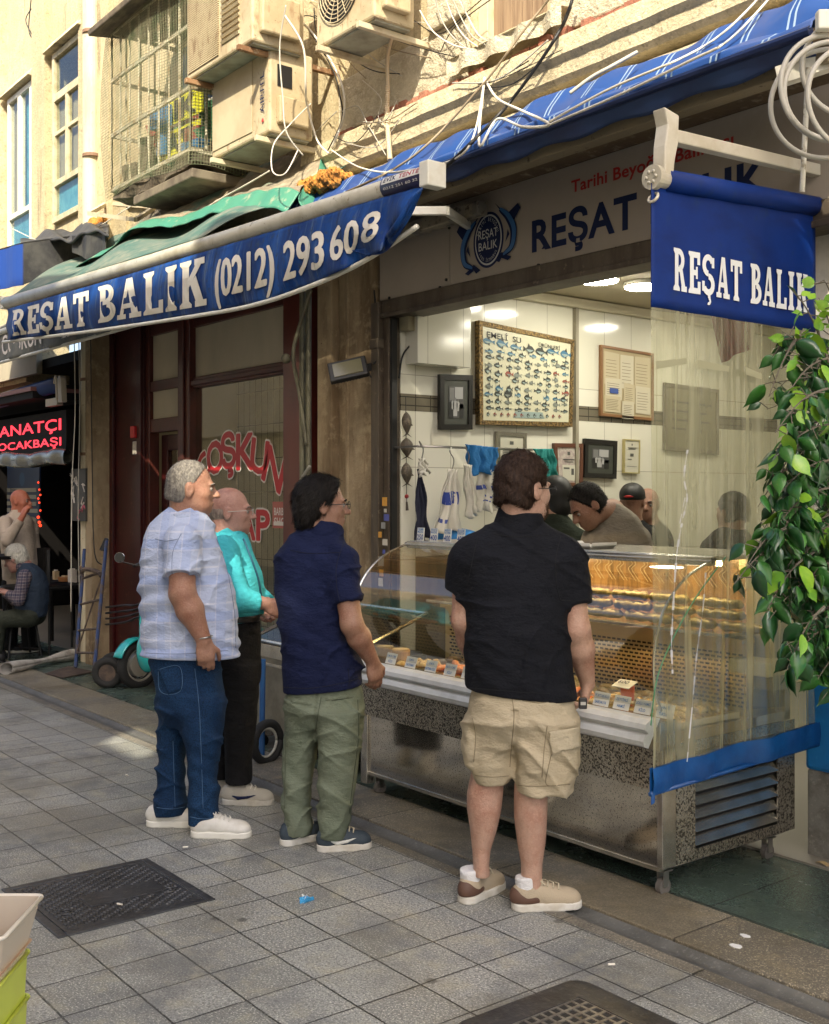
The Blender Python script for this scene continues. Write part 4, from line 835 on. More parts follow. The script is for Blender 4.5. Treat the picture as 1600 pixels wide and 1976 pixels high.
# ---------------- timber beams above the sign, under the awning ----------------
wood = M('old_board', (.15, .105, .06), .85, layers=((3, (.08, .055, .035), .35, .65, (.3, 1, 3)), (16, (.24, .19, .13), .55, .7)), bump=(30, .5)); grime = M('grimy_beam', (.24, .20, .13), .8, layers=((3, (.22, .18, .12), .4, .65, (.5, 1, 2)), (30, (.08, .06, .04), .62, .7)), bump=(25, .6))
t = thing('timber_canopy_frame', 'old brown boards and a grimy beam under the striped awning', 'canopy frame', (-4.3, 4, 3.3))
MB().obox((-4.3, 3.86, 3.365), (2.0, 0, 0), (0, .14, .045), (0, -.006, .02)).build('board', wood, t); MB().box(-6.2, -2.2, 3.79, 3.87, 3.235, 3.30).build('beam', grime, t, bev=.004)
MB().obox((-4.25, 4.06, 3.36), (2.0, 0, 0), (0, .16, -.02), (0, .004, .012)).build('board', wood, t); MB().box(-6.1, -4.75, 4.16, 4.24, 3.20, 3.28).build('gutter', M('rusty_gutter', (.20, .19, .17), .6, .3, layers=((9, (.34, .30, .22), .45, .6), (22, (.08, .06, .05), .55, .65)), bump=(20, .6)), t, bev=.01)
mb = MB(); mb.box(-6.2, -2.25, FY-.02, FY, 3.36, 3.45); mb.build('back_board', wood, t)
alu = M('awning_rail', (.50, .48, .40), .4, .15, layers=((5, (.36, .33, .25), .45, .65), (26, (.22, .18, .12), .62, .7)))
# ---------------- striped awning ----------------
def stripes(name, c1, c2, s, w_=.045, gap=.09):
    m = bpy.data.materials.new(name); m.use_nodes = True; tt = m.node_tree; n = tt.nodes; L = tt.links; b = n["Principled BSDF"]; b.inputs['Roughness'].default_value = .65
    tc = n.new("ShaderNodeTexCoord"); sp = n.new("ShaderNodeSeparateXYZ"); L.new(tc.outputs['UV'], sp.inputs[0])
    f = n.new("ShaderNodeMath"); f.operation = 'MULTIPLY'; f.inputs[1].default_value = s; L.new(sp.outputs[0], f.inputs[0]); fr = n.new("ShaderNodeMath"); fr.operation = 'FRACT'; L.new(f.outputs[0], fr.inputs[0])
    def band(c):
        a = n.new("ShaderNodeMath"); a.operation = 'COMPARE'; a.inputs[1].default_value = c; a.inputs[2].default_value = w_/2; L.new(fr.outputs[0], a.inputs[0]); return a
    a, b2 = band(.3), band(.3+gap+w_); ad = n.new("ShaderNodeMath"); ad.operation = 'MAXIMUM'; L.new(a.outputs[0], ad.inputs[0]); L.new(b2.outputs[0], ad.inputs[1])
    nz = n.new("ShaderNodeTexNoise"); nz.inputs['Scale'].default_value = 5; nz.inputs['Detail'].default_value = 6; L.new(tc.outputs['Object'], nz.inputs['Vector']); mr = n.new("ShaderNodeMapRange"); mr.inputs[1].default_value = .45; mr.inputs[2].default_value = .7; L.new(nz.outputs[0], mr.inputs[0])
    m0 = n.new("ShaderNodeMix"); m0.data_type = 'RGBA'; L.new(mr.outputs[0], m0.inputs[0]); m0.inputs[6].default_value = (*c1, 1); m0.inputs[7].default_value = (c1[0]*1.6+.02, c1[1]*1.15, c1[2]*.85, 1)
    mx = n.new("ShaderNodeMix"); mx.data_type = 'RGBA'; L.new(ad.outputs[0], mx.inputs[0]); L.new(m0.outputs[2], mx.inputs[6]); mx.inputs[7].default_value = (*c2, 1); L.new(mx.outputs[2], b.inputs[0]); return m
def uv_from(o, fn):
    me = o.data; uv = me.uv_layers.new(name='UVMap')
    for l in me.loops: uv.data[l.index].uv = fn(me.vertices[l.vertex_index].co)
awst = stripes('striped_canvas', (.003, .045, .20), (.22, .30, .40), 4.4, .04, .08)
AX0, AX1 = -6.42, -2.36
t = thing('striped_awning', 'folded blue awning with paired white stripes along the fish shop wall', 'awning', (-4.4, 4, 3.4)); random.seed(2)
def awf(a, b):
    x = AX0+(AX1-AX0)*a; sag = .010*math.sin(a*46)+.012*math.sin(a*21+1); pr = [(4.20, 3.60), (4.12, 3.655+sag*.4), (3.99, 3.61+sag), (3.90, 3.50+sag*.8), (3.86, 3.43+sag*.3), (3.78, 3.42), (3.69, 3.37), (3.685, 3.34)]
    i = b*(len(pr)-1); k = min(int(i), len(pr)-2); f = i-k; y = pr[k][0]*(1-f)+pr[k+1][0]*f; z = pr[k][1]*(1-f)+pr[k+1][1]*f
    z += .006*math.sin(a*90+b*5)*math.sin(b*3.1)*(1 if b < .6 else .2); y += .004*math.sin(a*70+b*5)
    sc = max(0, math.sin(a*4.06*9.5))**5*(.03 if .45 < b < .7 else 0); z += sc
    if a > .88: g = (a-.88)/.12; z += .05*math.sin(g*9+b*7)*g*(1-b); y -= .03*g*math.sin(b*6)
    return (x+.006*math.sin(b*6+a*20), y, z)
mb = MB(); mb.grid(awf, 420, 36); o = mb.build('canvas', awst, t, smooth=True, solid=.004); uv_from(o, lambda c: ((c.x-AX0)/1.0, c.z))
mb = MB(); mb.grid(lambda a, b: (AX0+(AX1-AX0)*a, 3.685+.05*b, 3.335-.085*b+.01*math.sin(a*60)*b), 200, 6); o = mb.build('valance', M('dark_blue_canvas', (.008, .02, .075), .6, layers=((4, (.012, .035, .11), .4, .6),)), t, smooth=True, solid=.004)
mb = MB(); mb.tube([(AX0, 3.70, 3.33), (AX1, 3.70, 3.33)], .022, 10); mb.build('front_rail', M('rail_blue', (.01, .02, .07), .3, .3), t)
def uvstripe(): pass
# ---------------- front banner awning with the shop name ----------------
bluec = M('banner_canvas', (.0035, .027, .135), .6, spec=.2, layers=((3.5, (.010, .075, .30), .45, .65, (1, 1, .3)), (9, (.12, .17, .24), .54, .80, (3, 1, .25)), (30, (.03, .05, .10), .55, .7), (12, (.008, .014, .05), .56, .75, (2, 1, .3))))
t = thing('banner_awning', 'extended blue awning with white shop name and telephone number on its hanging valance', 'awning', (-7, 3.3, 3.1)); YB = 3.30
BL, BR = P(12, 585, YB), P(835, 338, YB)
mb = MB(); mb.tube([BL, BL+(BR-BL)*.5+Vector((0, 0, -.015)), BR], [.052, .050, .048], 16); mb.build('front_bar', alu, t, smooth=True)
mb = MB(); d_ = (BR-BL).normalized(); mb.obox(BR, d_*.035, Vector((0, 1, 0))*.055, Vector((0, 0, 1))*.060); mb.obox(BL, d_*.03, Vector((0, 1, 0))*.045, Vector((0, 0, 1))*.055); mb.build('end_cap', whitef, t, bev=.006)
c = P(790, 351, YB); mb = MB(); mb.tube([c-d_*.17, c+d_*.17], .0525, 16, 0); mb.build('label_band', [M('label_dark', (.02, .02, .07), .4)], t, smooth=True)
mb = MB()
def onbar(x, y): a = 1.9-y/.053; return c+d_*x+Vector((0, -math.cos(a-1.2)*.056, math.sin(a-1.2)*.056))
mb.grid(lambda a, b: c+d_*(-.155+.31*a)+Vector((0, -.0548*math.cos(.05+b*.75), .0548*math.sin(.05+b*.75))), 4, 8, 0)
mb.text('EVİK', lambda x, y: c+d_*(-.14+x)+Vector((0, -.0565*math.cos(.2+y*10), .0565*math.sin(.2+y*10))), .045, .02, 1, width=.10)
mb.text('TENTE', lambda x, y: c+d_*(-.02+x)+Vector((0, -.0565*math.cos(.2+y*10), .0565*math.sin(.2+y*10))), .045, .02, 2, width=.16)
mb.text('0212 251 60 32', lambda x, y: c+d_*(-.14+x)+Vector((0, -.0565*math.cos(-.45+y*10), .0565*math.sin(-.45+y*10))), .022, .01, 0, width=.27)
mb.build('maker_label', [M('label_white', (.7, .68, .62), .4), navy, sred], t, smooth=False)
TOPP = [(12, 597), (200, 544), (400, 484), (560, 436), (700, 392), (800, 364), (815, 362)]
BOTP = [(12, 657), (200, 633), (400, 603), (500, 583), (600, 548), (680, 512), (738, 482), (748, 476)]
def ip(tab, u):
    for i in range(len(tab)-1):
        if u <= tab[i+1][0] or i == len(tab)-2: a, b = tab[i], tab[i+1]; return a[1]+(b[1]-a[1])*(u-a[0])/(b[0]-a[0])
def sm(tab, u, w_=30): return (ip(tab, max(tab[0][0], u-w_))+ip(tab, u)*2+ip(tab, min(tab[-1][0], u+w_)))/4 if tab[0][0]+w_ < u < tab[-1][0]-w_ else ip(tab, u)
def ban(u, b, lift=0.0):
    """u: horizontal measure along the banner, b: 0 top .. 1 bottom"""
    ub = u if u < 640 else 640+(u-640)*(1-.38*b*((u-640)/175))
    f = b; vt = sm(TOPP, min(u, 815)); vb = sm(BOTP, min(ub, 748)); y = YB-.035-.03*math.sin(b*math.pi)
    s_ = u/100.
    y += .012*math.sin(s_*5.3+b*2)*b+.007*math.sin(s_*11+1.3*b)
    if u < 150: g = (150-u)/140; y += .05*g*b*math.sin(u*.11+b*3); 
    if u > 560: g = (u-560)/260; y += .06*g*b*math.sin(u*.055-b*6)-.05*g*b
    p = P(min(ub, 815), vt+(vb-vt)*f, y-lift)
    if u < 150: p.x += .03*math.sin(b*9)*((150-u)/140)
    return p
mb = MB(); mb.grid(lambda a, b: ban(14+801*a, b), 260, 18); mb.build('valance', bluec, t, smooth=True, solid=.003)
lc = M('banner_letters', (.72, .68, .58), .6, layers=((4, (.60, .55, .44), .45, .7, (1, 1, .3)), (9, (.45, .42, .36), .6, .75, (3, 1, .3))))
mb = MB()
def bmap(u0, u1, b0, b1, wd, ht):
    def q(x, y):
        k = x/wd; u = u0+(u1-u0)*(k**1.0)*(1-.12*(1-k)); return ban(u, b1+(b0-b1)*y/ht, .0065)
    return q
q = bmap(22, 172, .10, .90, 1, 1); slab_text(mb, 'REŞAT', lambda x, y, l: q(x, y)+Vector((0, -.00004*l, 0)), 1, 1, gap=.04)
q2 = bmap(188, 398, .08, .88, 1, 1); slab_text(mb, 'BALIK', lambda x, y, l: q2(x, y)+Vector((0, -.00004*l, 0)), 1, 1, gap=.05)
mb.build('shop_name', lc, t)
mb = MB()
for tx, u0, u1, b0, b1 in (('(0212)', 416, 528, .20, .78), ('293', 548, 624, .22, .80), ('60', 638, 694, .24, .78), ('8', 703, 742, .22, .72)):
    q3 = bmap(u0, u1, b0, b1, 1, 1); mb.textb(tx, lambda x, y, l: q3(x, y)+Vector((0, -.0002*l, 0)), 1, 1, 1.6/(u1-u0), .025)
mb.build('phone_number', lc, t)
mb = MB(); mb.tube(smooth_path([P(u, v, YB-.04) for u, v in [(6, 660), (200, 636), (400, 606), (500, 586), (600, 552), (680, 516), (742, 480), (805, 437)]], 6), .013, 10); o = mb.build('bottom_rail', whitef, t, smooth=True)
mb = MB()     # knot of cloth gathered round the rail
for k in range(5): mb.tube(smooth_path([P(815-k*4, 362+k*3, YB-.05-.01*k), P(790-k*6, 410+k*6, YB-.06-.015*k), P(760-k*5, 455+k*4, YB-.08+.01*k), P(738-k*3, 484-k, YB-.06), P(705-k*6, 492-k*2, YB-.07)], 6), [.004+.016*math.sin(math.pi*min(1, i/22)) for i in range(25)], 8)
mb.build('gathered_cloth', bluec, t, smooth=True)
# awning top canvas and folding arms
grn = M('old_green_canvas', (.05, .12, .10), .8, layers=((3, (.12, .16, .13), .4, .6), (8, (.22, .22, .17), .52, .7)), bump=(9, .4)); dusty = M('dusty_tarp', (.30, .25, .17), .9, layers=((3, (.20, .17, .12), .4, .6, (2, 1, 2)), (12, (.40, .34, .24), .5, .7), (2.2, (.12, .20, .15), .58, .66)), bump=((7, .6), (40, .4))); grnb = M('green_tarp', (.06, .22, .14), .6, layers=((4, (.05, .22, .15), .4, .6), (10, (.30, .32, .22), .58, .7)), bump=(8, .4))
mb = MB(); mb.grid(lambda a, b: (BL+(BR-BL)*(.02+.60*a)).lerp(Vector((-10.1+4.0*a, 4.28, 4.02-.22*a)), b)+Vector((0, 0, .045+.05*math.sin(a*14+b*5)*b*(1-b)*4)), 80, 14); mb.build('top_canvas', grn, t, smooth=True, solid=.004)
mb = MB()
for a in (.12, .86): p = BL+(BR-BL)*a; mb.bar(p+Vector((0, .02, -.03)), (p.x+.35, 3.8, p.z-.02), .03, .045); mb.bar((p.x+.35, 3.8, p.z-.02), (p.x-.05, 4.3, p.z+.05), .03, .045)
mb.build('folding_arm', whitef, t, bev=.004)
# dusty tarpaulin over green sheet
t = thing('tarpaulin', 'dusty crumpled tarpaulin with a green hem sloping down from the wall above the red shop', 'tarpaulin', (-8.3, 4.1, 3.8))
TT = [(150, 512), (200, 488), (329, 378), (500, 320), (635, 286)]; TBt = [(110, 545), (150, 512), (282, 436), (440, 380), (500, 366), (590, 378)]
def tar(a, b):
    u0 = 165+465*a; u1 = 120+460*a
    p = P(u0, ip(TT, u0), 4.28).lerp(P(u1, ip(TBt, u1), 3.80), b); n = .022*math.sin(a*11+b*4)*b+.016*math.sin(a*27+b*9+2*math.sin(a*5))+.006*math.sin(a*70-b*24)*math.sin(a*17+b*6)
    return p+Vector((0, -.4*n, n-.05*math.sin(math.pi*b)))
MB().grid(tar, 160, 24).build('tarp_sheet', dusty, t, smooth=True, solid=.006)
def hem(a, b):
    p = tar(a, 1); n = .004*math.sin(a*37+b*3)+.012*math.sin(a*13+3*math.sin(a*4)); return p+Vector((0, -.10*b+.05*n*b*8, -.11*b*(.5+.8*a)+n*b))
MB().grid(hem, 160, 8).build('green_hem', grnb, t, smooth=True, solid=.005)
mb = MB(); e0 = tar(1, .0); mb.grid(lambda a, b: tar(1, a)+Vector((.14*b*math.sin(a*2+.5), -.02*math.sin(b*6), -.26*b*(1-.3*a)+.03*math.sin(a*12))), 16, 10); mb.build('green_flap', grnb, t, smooth=True, solid=.005)
# orange foam lump
t = None; F_ = Fld(); random.seed(9); c0 = P(628, 350, 3.95); root = thing('foam_lump', 'crumbly orange lump of expanded foam between the green tarpaulin and striped awning', 'foam', c0)
for i in range(60): F_.ell((random.uniform(-.19, .21), random.uniform(-.06, .06), random.uniform(-.045, .045)), (random.uniform(.015, .045),)*3, None, .012)
F_.warp(lambda X, Y, Z: .009*np.sin(X*130+Y*90)*np.sin(Y*120+Z*100)*np.sin(Z*150+X*70)+.005*np.sin(X*300)*np.sin(Z*280+Y*90)).mesh('foam', M('orange_foam', (.50, .22, .04), .95, layers=((20, (.30, .11, .02), .45, .65), (60, (.65, .36, .1), .55, .7)), bump=(50, 1.0)), root, .007, 0)
F_ = Fld(); root = thing('foam_lump', 'small patch of orange foam and rubble above the black roof sheet by the drain pipe', 'foam', P(180, 436, 4.2))
for i in range(14): F_.ell((random.uniform(-.16, .16), random.uniform(-.05, .05), random.uniform(-.05, .05)), (random.uniform(.03, .06),)*3, None, .02)
F_.mesh('foam', MATS['orange_foam'], root, .014, 0)
# grey awning behind, to the left
t = thing('grey_awning', 'faded grey awning with white lettering below the blue banner at far left', 'awning', (-10, 3.6, 3)); YC = 3.62
greyc = M('grey_canvas', (.17, .17, .15), .8, layers=((4, (.11, .12, .11), .4, .6), (9, (.24, .23, .19), .55, .7)))
G0, G1 = P(-80, 722, YC), P(318, 612, YC)
MB().grid(lambda a, b: G0.lerp(G1, a)+Vector((0, .02*math.sin(a*30)*b, .30*(1-b)*(1-.0*a))), 60, 8).build('valance', greyc, t, smooth=True, solid=.004)
MB().grid(lambda a, b: G0.lerp(G1, a)+Vector((0, .72*b, .30+.42*b)), 20, 6).build('canvas', greyc, t, solid=.004)
mb = MB(); mb.tube([G0, G1], .016, 8); mb.tube([G0+Vector((0, 0, .3)), G1+Vector((0, 0, .3))], .03, 10); mb.build('rail', whitef, t, smooth=True)
mb = MB(); x0 = P(6, 680, YC).x; mb.text('COŞKUN', lambda x, y: (x0+x, YC-.012, G0.z+.06+y+(G1.z-G0.z)*0), .19, .01, 0, width=P(82, 650, YC).x-x0); mb.build('lettering', whl, t)
mb = MB(); x0 = P(112, 640, YC).x; mb.text('KEBAP', lambda x, y: (x0+x, YC-.012, G0.z+.05+y), .16, .01, 0, width=.6); mb.build('lettering', whl, t)
# small blue awning, black roof sheet far left
tarb = M('tar_sheet', (.03, .03, .032), .6, layers=((5, (.07, .07, .065), .45, .65),), bump=(8, .6))
t = thing('blue_awning', 'bright blue awning edge under the tall windows at the left border', 'awning', (-12, 3.6, 3.8)); b1 = M('bright_blue_canvas', (.01, .06, .32), .6)
A0, A1 = P(-60, 500, 3.5), P(44, 470, 3.5)
mb = MB(); mb.grid(lambda a, b: A0.lerp(A1, a)+Vector((0, .01*math.sin(a*20), -.38*b)), 20, 4); mb.build('canvas', b1, t, solid=.004); MB().grid(lambda a, b: A0.lerp(A1, a).lerp(A0.lerp(A1, a)+Vector((0, .8, .22)), b)+Vector((0, 0, .01)), 10, 6).build('top_sheet', tarb, t, solid=.006); MB().poly([A1, A1+Vector((0, .8, .22)), A1+Vector((0, .8, .0)), A1+Vector((0, 0, -.38))]).build('side_flap', tarb, t)
t = thing('roof_sheet', 'black tar sheet roof sagging above the restaurant entrance', 'roof sheet', (-11, 4, 3.9))
MB().grid(lambda a, b: P(40+170*a, 478-32*a+6*math.sin(a*14), 3.75+.55*b)+Vector((0, 0, .10*b+.015*math.sin(a*30+b*6))), 50, 10).build('sheet', tarb, t, smooth=True, solid=.02)
mb = MB(); mb.grid(lambda a, b: P(140+62*a, 455-8*a, 3.78)+Vector((0, .02*math.sin(9*a), -.30*b*(.5+.5*a))), 8, 4); mb.build('hanging_scrap', tarb, t, solid=.01)
mb = MB(); p0 = P(92, 500, 3.9); mb.prism([(0, 0), (.42, 0), (.42, -.36), (.12, -.40), (.05, -.3)], lambda a, b, d: (p0.x+a, 3.85+d, p0.z+.1+b), .35); o = mb.build('stucco_corbel', trim, origin=p0); tag(o, 'cream stucco corbel under the black roof sheet', 'corbel')
# ---------------- air conditioners ----------------
acw = M('ac_beige', (.54, .46, .30), .55, layers=((2.5, (.40, .32, .19), .42, .62), (14, (.30, .20, .11), .56, .68, (1.5, 1, .5)), (45, (.20, .12, .06), .62, .70))); acd = M('ac_grille', (.30, .24, .16), .7); acu = M('ac_under', (.34, .34, .26), .6, layers=((5, (.22, .21, .15), .4, .6),)); rustm = M('rusty_iron', (.30, .17, .08), .85, layers=((9, (.18, .09, .04), .4, .6), (25, (.50, .42, .28), .56, .68)), bump=(30, .5)); brkm = M('bracket_paint', (.55, .48, .33), .6, layers=((6, (.40, .30, .18), .5, .66),))
def ac(label, x0, x1, z0, z1, y0=3.78, y1=4.12, kind='plain', brk=brkm):
    cx = (x0+x1)/2; t = thing('air_conditioner', label, 'air conditioner', (cx, FY, z0), 'air conditioners on the wall')
    MB().box(x0, x1, y0, y1, z0, z1).build('casing', acw, t, bev=.015); MB().box(x0+.02, x1-.02, y0+.02, y1-.02, z0-.012, z0).build('base_pan', acu, t)
    w_ = x1-x0; h = z1-z0
    if kind == 'fan':
        c = (x0+w_*.42, y0-.012, z0+h*.52); r = min(w_*.36, h*.42); g = MB(); g.cyl((c[0], y0-.004, c[2]), (c[0], y0-.001, c[2]), r, 32); g.build('fan_opening', cblk, t)
        g = MB()
        for k in range(9): g.torus(c, (1, 0, 0), (0, 0, 1), r*(k+1)/9, .0035, 36, 5)
        for k in range(16): a = k*math.pi/8; g.tube([(c[0]+.02*math.cos(a), c[1], c[2]+.02*math.sin(a)), (c[0]+r*math.cos(a), c[1], c[2]+r*math.sin(a))], .003, 5)
        g.build('fan_guard', acw, t); g = MB(); g.poly([(x1-.10, y0-.003, z0+.36), (x1-.03, y0-.003, z0+.44), (x1-.02, y0-.003, z0+.35), (x1-.06, y0-.003, z0+.25)]); g.build('maker_mark', M('mark_red', (.6, .03, .06), .4), t)
    elif kind == 'grille':
        g = MB(); n = 46
        for k in range(n): z = z0+.04+(h-.08)*k/n; g.box(x0+.03, x0+w_*.52, y0-.008, y0-.001, z, z+(h-.08)/n*.5)
        g.build('front_grille', acw, t); MB().box(x0+.03, x0+w_*.52, y0-.0009, y0+.001, z0+.03, z1-.03).build('grille_back', acd, t)
        g = MB()
        for k in range(14): z = z0+.10+(h-.2)*k/14; g.obox((x0+w_*.70, y0-.006, z), (w_*.13, 0, 0), (0, .006, 0), (0, -.004, .008))
        g.build('louvre', acw, t)
    else:
        MB().box(x0+.02, x1-.22, y0-.006, y0-.001, z0+.05, z1-.04).build('front_panel', M('ac_panel', (.52, .44, .29), .6, layers=((3, (.44, .36, .23), .4, .6),)), t, bev=.003)
        g = MB(); q = lambda x, y: (x1-.055-y, y0-.008, z0+.14+x); g.text('AIRFEL', q, .055, .0, 0, width=.27); g.build('lettering', navy, t); g = MB(); g.sph((x1-.075, y0-.008, z0+.09), .014, 8, 0, (1, .2, 1)); g.build('maker_mark', M('mark_red2', (.5, .05, .04), .4), t)
    s = MB(); s.box(x1, x1+.006, y0+.06, y0+.17, z0+h*.55, z0+h*.80); s.build('valve_recess', cblk, t)
    s = MB(); s.box(x1, x1+.05, y0+.05, y1-.06, z0+.06, z0+h*.42); s.build('valve_cover', acw, t, bev=.012)
    for xx in (x0+.10, x1-.08):
        b = MB(); b.bar((xx, y0-.06, z0-.035), (xx, FY, z0-.035), .035, .035); b.box(xx-.018, xx+.018, FY-.012, FY, z0-.30, z0+.02); b.build('bracket', brk, t, bev=.003)
    return t
a = P(520, 262, 3.78); ac('lower beige air conditioner with side lettering, beside the netted cage', a.x-.80, a.x, a.z+.03, a.z+.60, kind='plain')
a = P(486, 92, 3.62); ac('upper air conditioner with brown slatted front on rusty brackets, above the lettered unit', a.x-.92, a.x, a.z+.05, a.z+.8, 3.62, 4.02, 'grille', rustm)
a = P(722, 38, 3.85); ac('air conditioner with a round fan guard at the top centre of the wall', a.x-.62, a.x, a.z+.02, a.z+.62, 3.85, 4.15, 'fan')
# empty bracket
t = thing('empty_bracket', 'empty rectangular metal wall bracket below the netted cage', 'bracket', P(240, 405, 4.1)); c = [P(172, 412, 3.95), P(208, 392, 4.33), P(300, 400, 4.33), P(262, 424, 3.95)]
mb = MB()
for i in range(4): mb.bar(c[i], c[(i+1) % 4], .03, .035)
mb.build('frame', brkm, t)
# ---------------- netted cage balcony ----------------
netm = bpy.data.materials.new('netting'); netm.use_nodes = True
CG = thing('caged_balcony', 'rusty window cage wrapped in netting with yellow lettered boards inside', 'cage', (-8.6, 4, 4.6))
XR = P(368, 290, 3.72).x; XL = P(216, 290, 3.72).x; zB = P(368, 288, 3.72).z; YC0 = 3.72; zT = zB+1.30
wire = M('cage_bar', (.58, .54, .40), .7, layers=((9, (.36, .26, .15), .5, .64),)); netw = M('net_cord', (.24, .23, .14), .8, layers=((7, (.14, .17, .09), .45, .6),))
mb = MB()
for k in range(9): x = XL+(XR-XL)*k/8; mb.cyl((x, YC0, zB), (x, YC0, zT), .009, 6)
for k in range(6): y = YC0+(FY-YC0)*k/5; mb.cyl((XR, y, zB), (XR, y, zT), .009, 6); mb.cyl((XL, y, zB), (XL, y, zT), .009, 6)
for z in (zB, zB+.45, zB+.9, zT): mb.bar((XL, YC0, z), (XR, YC0, z), .02, .03); mb.bar((XR, YC0, z), (XR, FY, z), .02, .03); mb.bar((XL, YC0, z), (XL, FY, z), .02, .03)
mb.build('cage_frame', wire, CG)
mb = MB(); random.seed(21)
def net(fn, nu, nv, r=.0028):
    for i in range(nu+1): mb.tube([fn(i/nu, j/10) for j in range(11)], r, 4, caps=False)
    for j in range(nv+1): mb.tube([fn(i/14, j/nv) for i in range(15)], r, 4, caps=False)
net(lambda a, b: Vector((XL-.04+(XR-XL+.06)*a, YC0-.03-.05*math.sin(b*3.1)*(1-a)+.01*math.sin(a*9), zB-.08+(zT-zB+.05)*b+.03*math.sin(a*5))), 60, 60, .0019)
net(lambda a, b: Vector((XR+.03+.015*math.sin(b*7), YC0-.03+(FY-YC0)*a, zB-.12+(zT-zB+.1)*b+.02*math.sin(a*6))), 26, 60, .0021)
mb.build('netting', netw, CG)
junk = M('junk_brown', (.10, .08, .055), .95, layers=((8, (.20, .17, .12), .45, .65), (20, (.04, .03, .02), .5, .7)), bump=(14, 1.0))
def slabw(a, b): return (XL+(XR-XL)*a, YC0+.02+(FY-YC0)*b, zB-.02-.07*math.sin(a*3.1)-.04*math.sin(a*19)*math.sin(b*9))
mb = MB(); mb.grid(slabw, 30, 14); mb.build('junk_layer', junk, CG, solid=.10)
mb = MB(); mb.obox(((XL+XR)/2+.22, (YC0+FY)/2, zB-.17), ((XR-XL)*.36, 0, 0), (0, (FY-YC0)*.5, 0), (0, 0, .035)); mb.build('floor_slab', M('slab_dirty', (.20, .17, .12), .9, layers=((5, (.10, .08, .06), .4, .6),)), CG, bev=.01)
mb = MB(); mb.obox(((XL+XR)/2-.02, (YC0+FY)/2-.06, zT+.06), ((XR-XL)*.56, 0, 0), (0, .42, .07), (0, -.004, .025)); mb.build('roof_plank', M('roof_plank', (.20, .16, .11), .9, layers=((6, (.10, .08, .06), .4, .6, (1, 3, 1)),), bump=(12, .8)), CG, bev=.01)
yb = M('yellow_board', (.62, .60, .03), .6); mb = MB()
for k, (xx, zz, tx) in enumerate(((-.10, .12, 'SATI'), (-.05, .36, 'LIK'))):
    x0 = XR-.70+xx; z_ = zB+zz; mb.obox((x0+.28, YC0+.16, z_+.10), (.30, .03, .0), (0, .004, 0), (0, 0, .10), 0); mb.text(tx, lambda x, y: (x0+.03+x, YC0+.15-.0+(x-.25)*.1-.004, z_+.03+y), .14, .04, 1, width=.48)
mb.build('yellow_board', [yb, cblk], CG)
mb = MB(); random.seed(4)
for i in range(34): mb.obox((random.uniform(XL+.1, XR-.08), random.uniform(YC0+.08, FY-.1), zB+random.uniform(.03, .5)), (random.uniform(.03, .12), .02, 0), (0, random.uniform(.02, .06), 0), (random.uniform(-.03, .03), 0, random.uniform(.03, .16)), i % 5)
mb.build('stored_clutter', [junk, M('cl_white', (.5, .48, .4), .7), M('cl_green', (.05, .16, .08), .7), M('cl_red', (.26, .07, .05), .7), M('cl_blue', (.04, .16, .32), .6)], CG)
MB().box(XL+.05, XR-.05, FY-.02, FY-.003, zB, zT).build('dark_window', M('cage_window', (.07, .08, .06), .4, layers=((5, (.16, .06, .05), .5, .65), (4, (.05, .14, .08), .5, .65))), CG)
# ---------------- wires ----------------
CABN = 0
AWP = [(3.60, 3.30), (3.68, 3.41), (3.86, 3.47), (3.90, 3.55), (3.99, 3.66), (4.12, 3.70), (4.20, 3.66)]
def solid_at(p, rad):
    y, z, x = p.y, p.z, p.x
    if x > -6.45:
        if 3.40 < z < 4.06 and y > 4.165-rad: return True
        if z >= 4.05 and y > 4.265-rad: return True
        if 3.62 < y < 4.25 and -6.45 < x < -2.3 and z < float(np.interp(y, [a[0] for a in AWP], [a[1] for a in AWP]))+rad: return True
    elif y > 4.295-rad: return True
    return False
def cable(pts, r, m, label=None, n=7):
    q = []
    for p in smooth_path([Vector(x) for x in pts], n+3):
        u, v, y = p
        for _ in range(90):
            w_ = P(u, v, y)
            if not solid_at(w_, r): break
            y -= .01
        q.append(P(u, v, y))
    ys = [p for p in q]
    o = MB().tube(ys, r*.72, 6); ob = o.build('cable', m, origin=Vector(ys[0]), smooth=True); tag(ob, label, 'cable', 'wires strung along the wall'); return ob
W = lambda *q: q
cable(W((850, 330, 4.0), (900, 285, 4.02), (990, 190, 4.15), (1080, 60, 4.25), (1110, -20, 4.3)), .014, cblk, 'thick black cable rising steeply from the awning past the brown shutter')
cable(W((660, 375, 3.9), (800, 300, 4.0), (930, 165, 4.12), (1010, 60, 4.2), (1075, -20, 4.3)), .010, cbr, 'long brown cable crossing the cornice diagonally')
cable(W((640, 290, 4.2), (700, 325, 4.1), (780, 330, 4.05), (900, 290, 4.05), (935, 150, 4.15)), .008, cwh, 'white cable sagging in front of the lower cornice')
cable(W((935, 150, 4.15), (925, 280, 3.95), (960, 230, 3.9), (1010, 245, 3.8), (1060, 240, 3.75), (1010, 215, 3.9), (960, 190, 4.1), (935, 150, 4.15)), .010, cwh, 'white cable looped and tied over the middle of the striped awning')
cable(W((1060, 235, 3.72), (1180, 170, 3.72), (1320, 110, 3.8), (1400, 60, 4.0), (1480, -20, 4.2)), .008, cwh, 'upper of two white cables rising along the right end of the awning')
cable(W((1050, 245, 3.70), (1190, 185, 3.70), (1330, 118, 3.78), (1410, 75, 3.95), (1500, -20, 4.2)), .008, cwh, 'lower of two white cables rising along the right end of the awning')
cable(W((1100, 180, 3.7), (1140, 150, 3.75), (1180, 128, 3.8), (1230, 100, 3.9)), .012, cgr, 'grey wrapped cable lying on the striped awning')
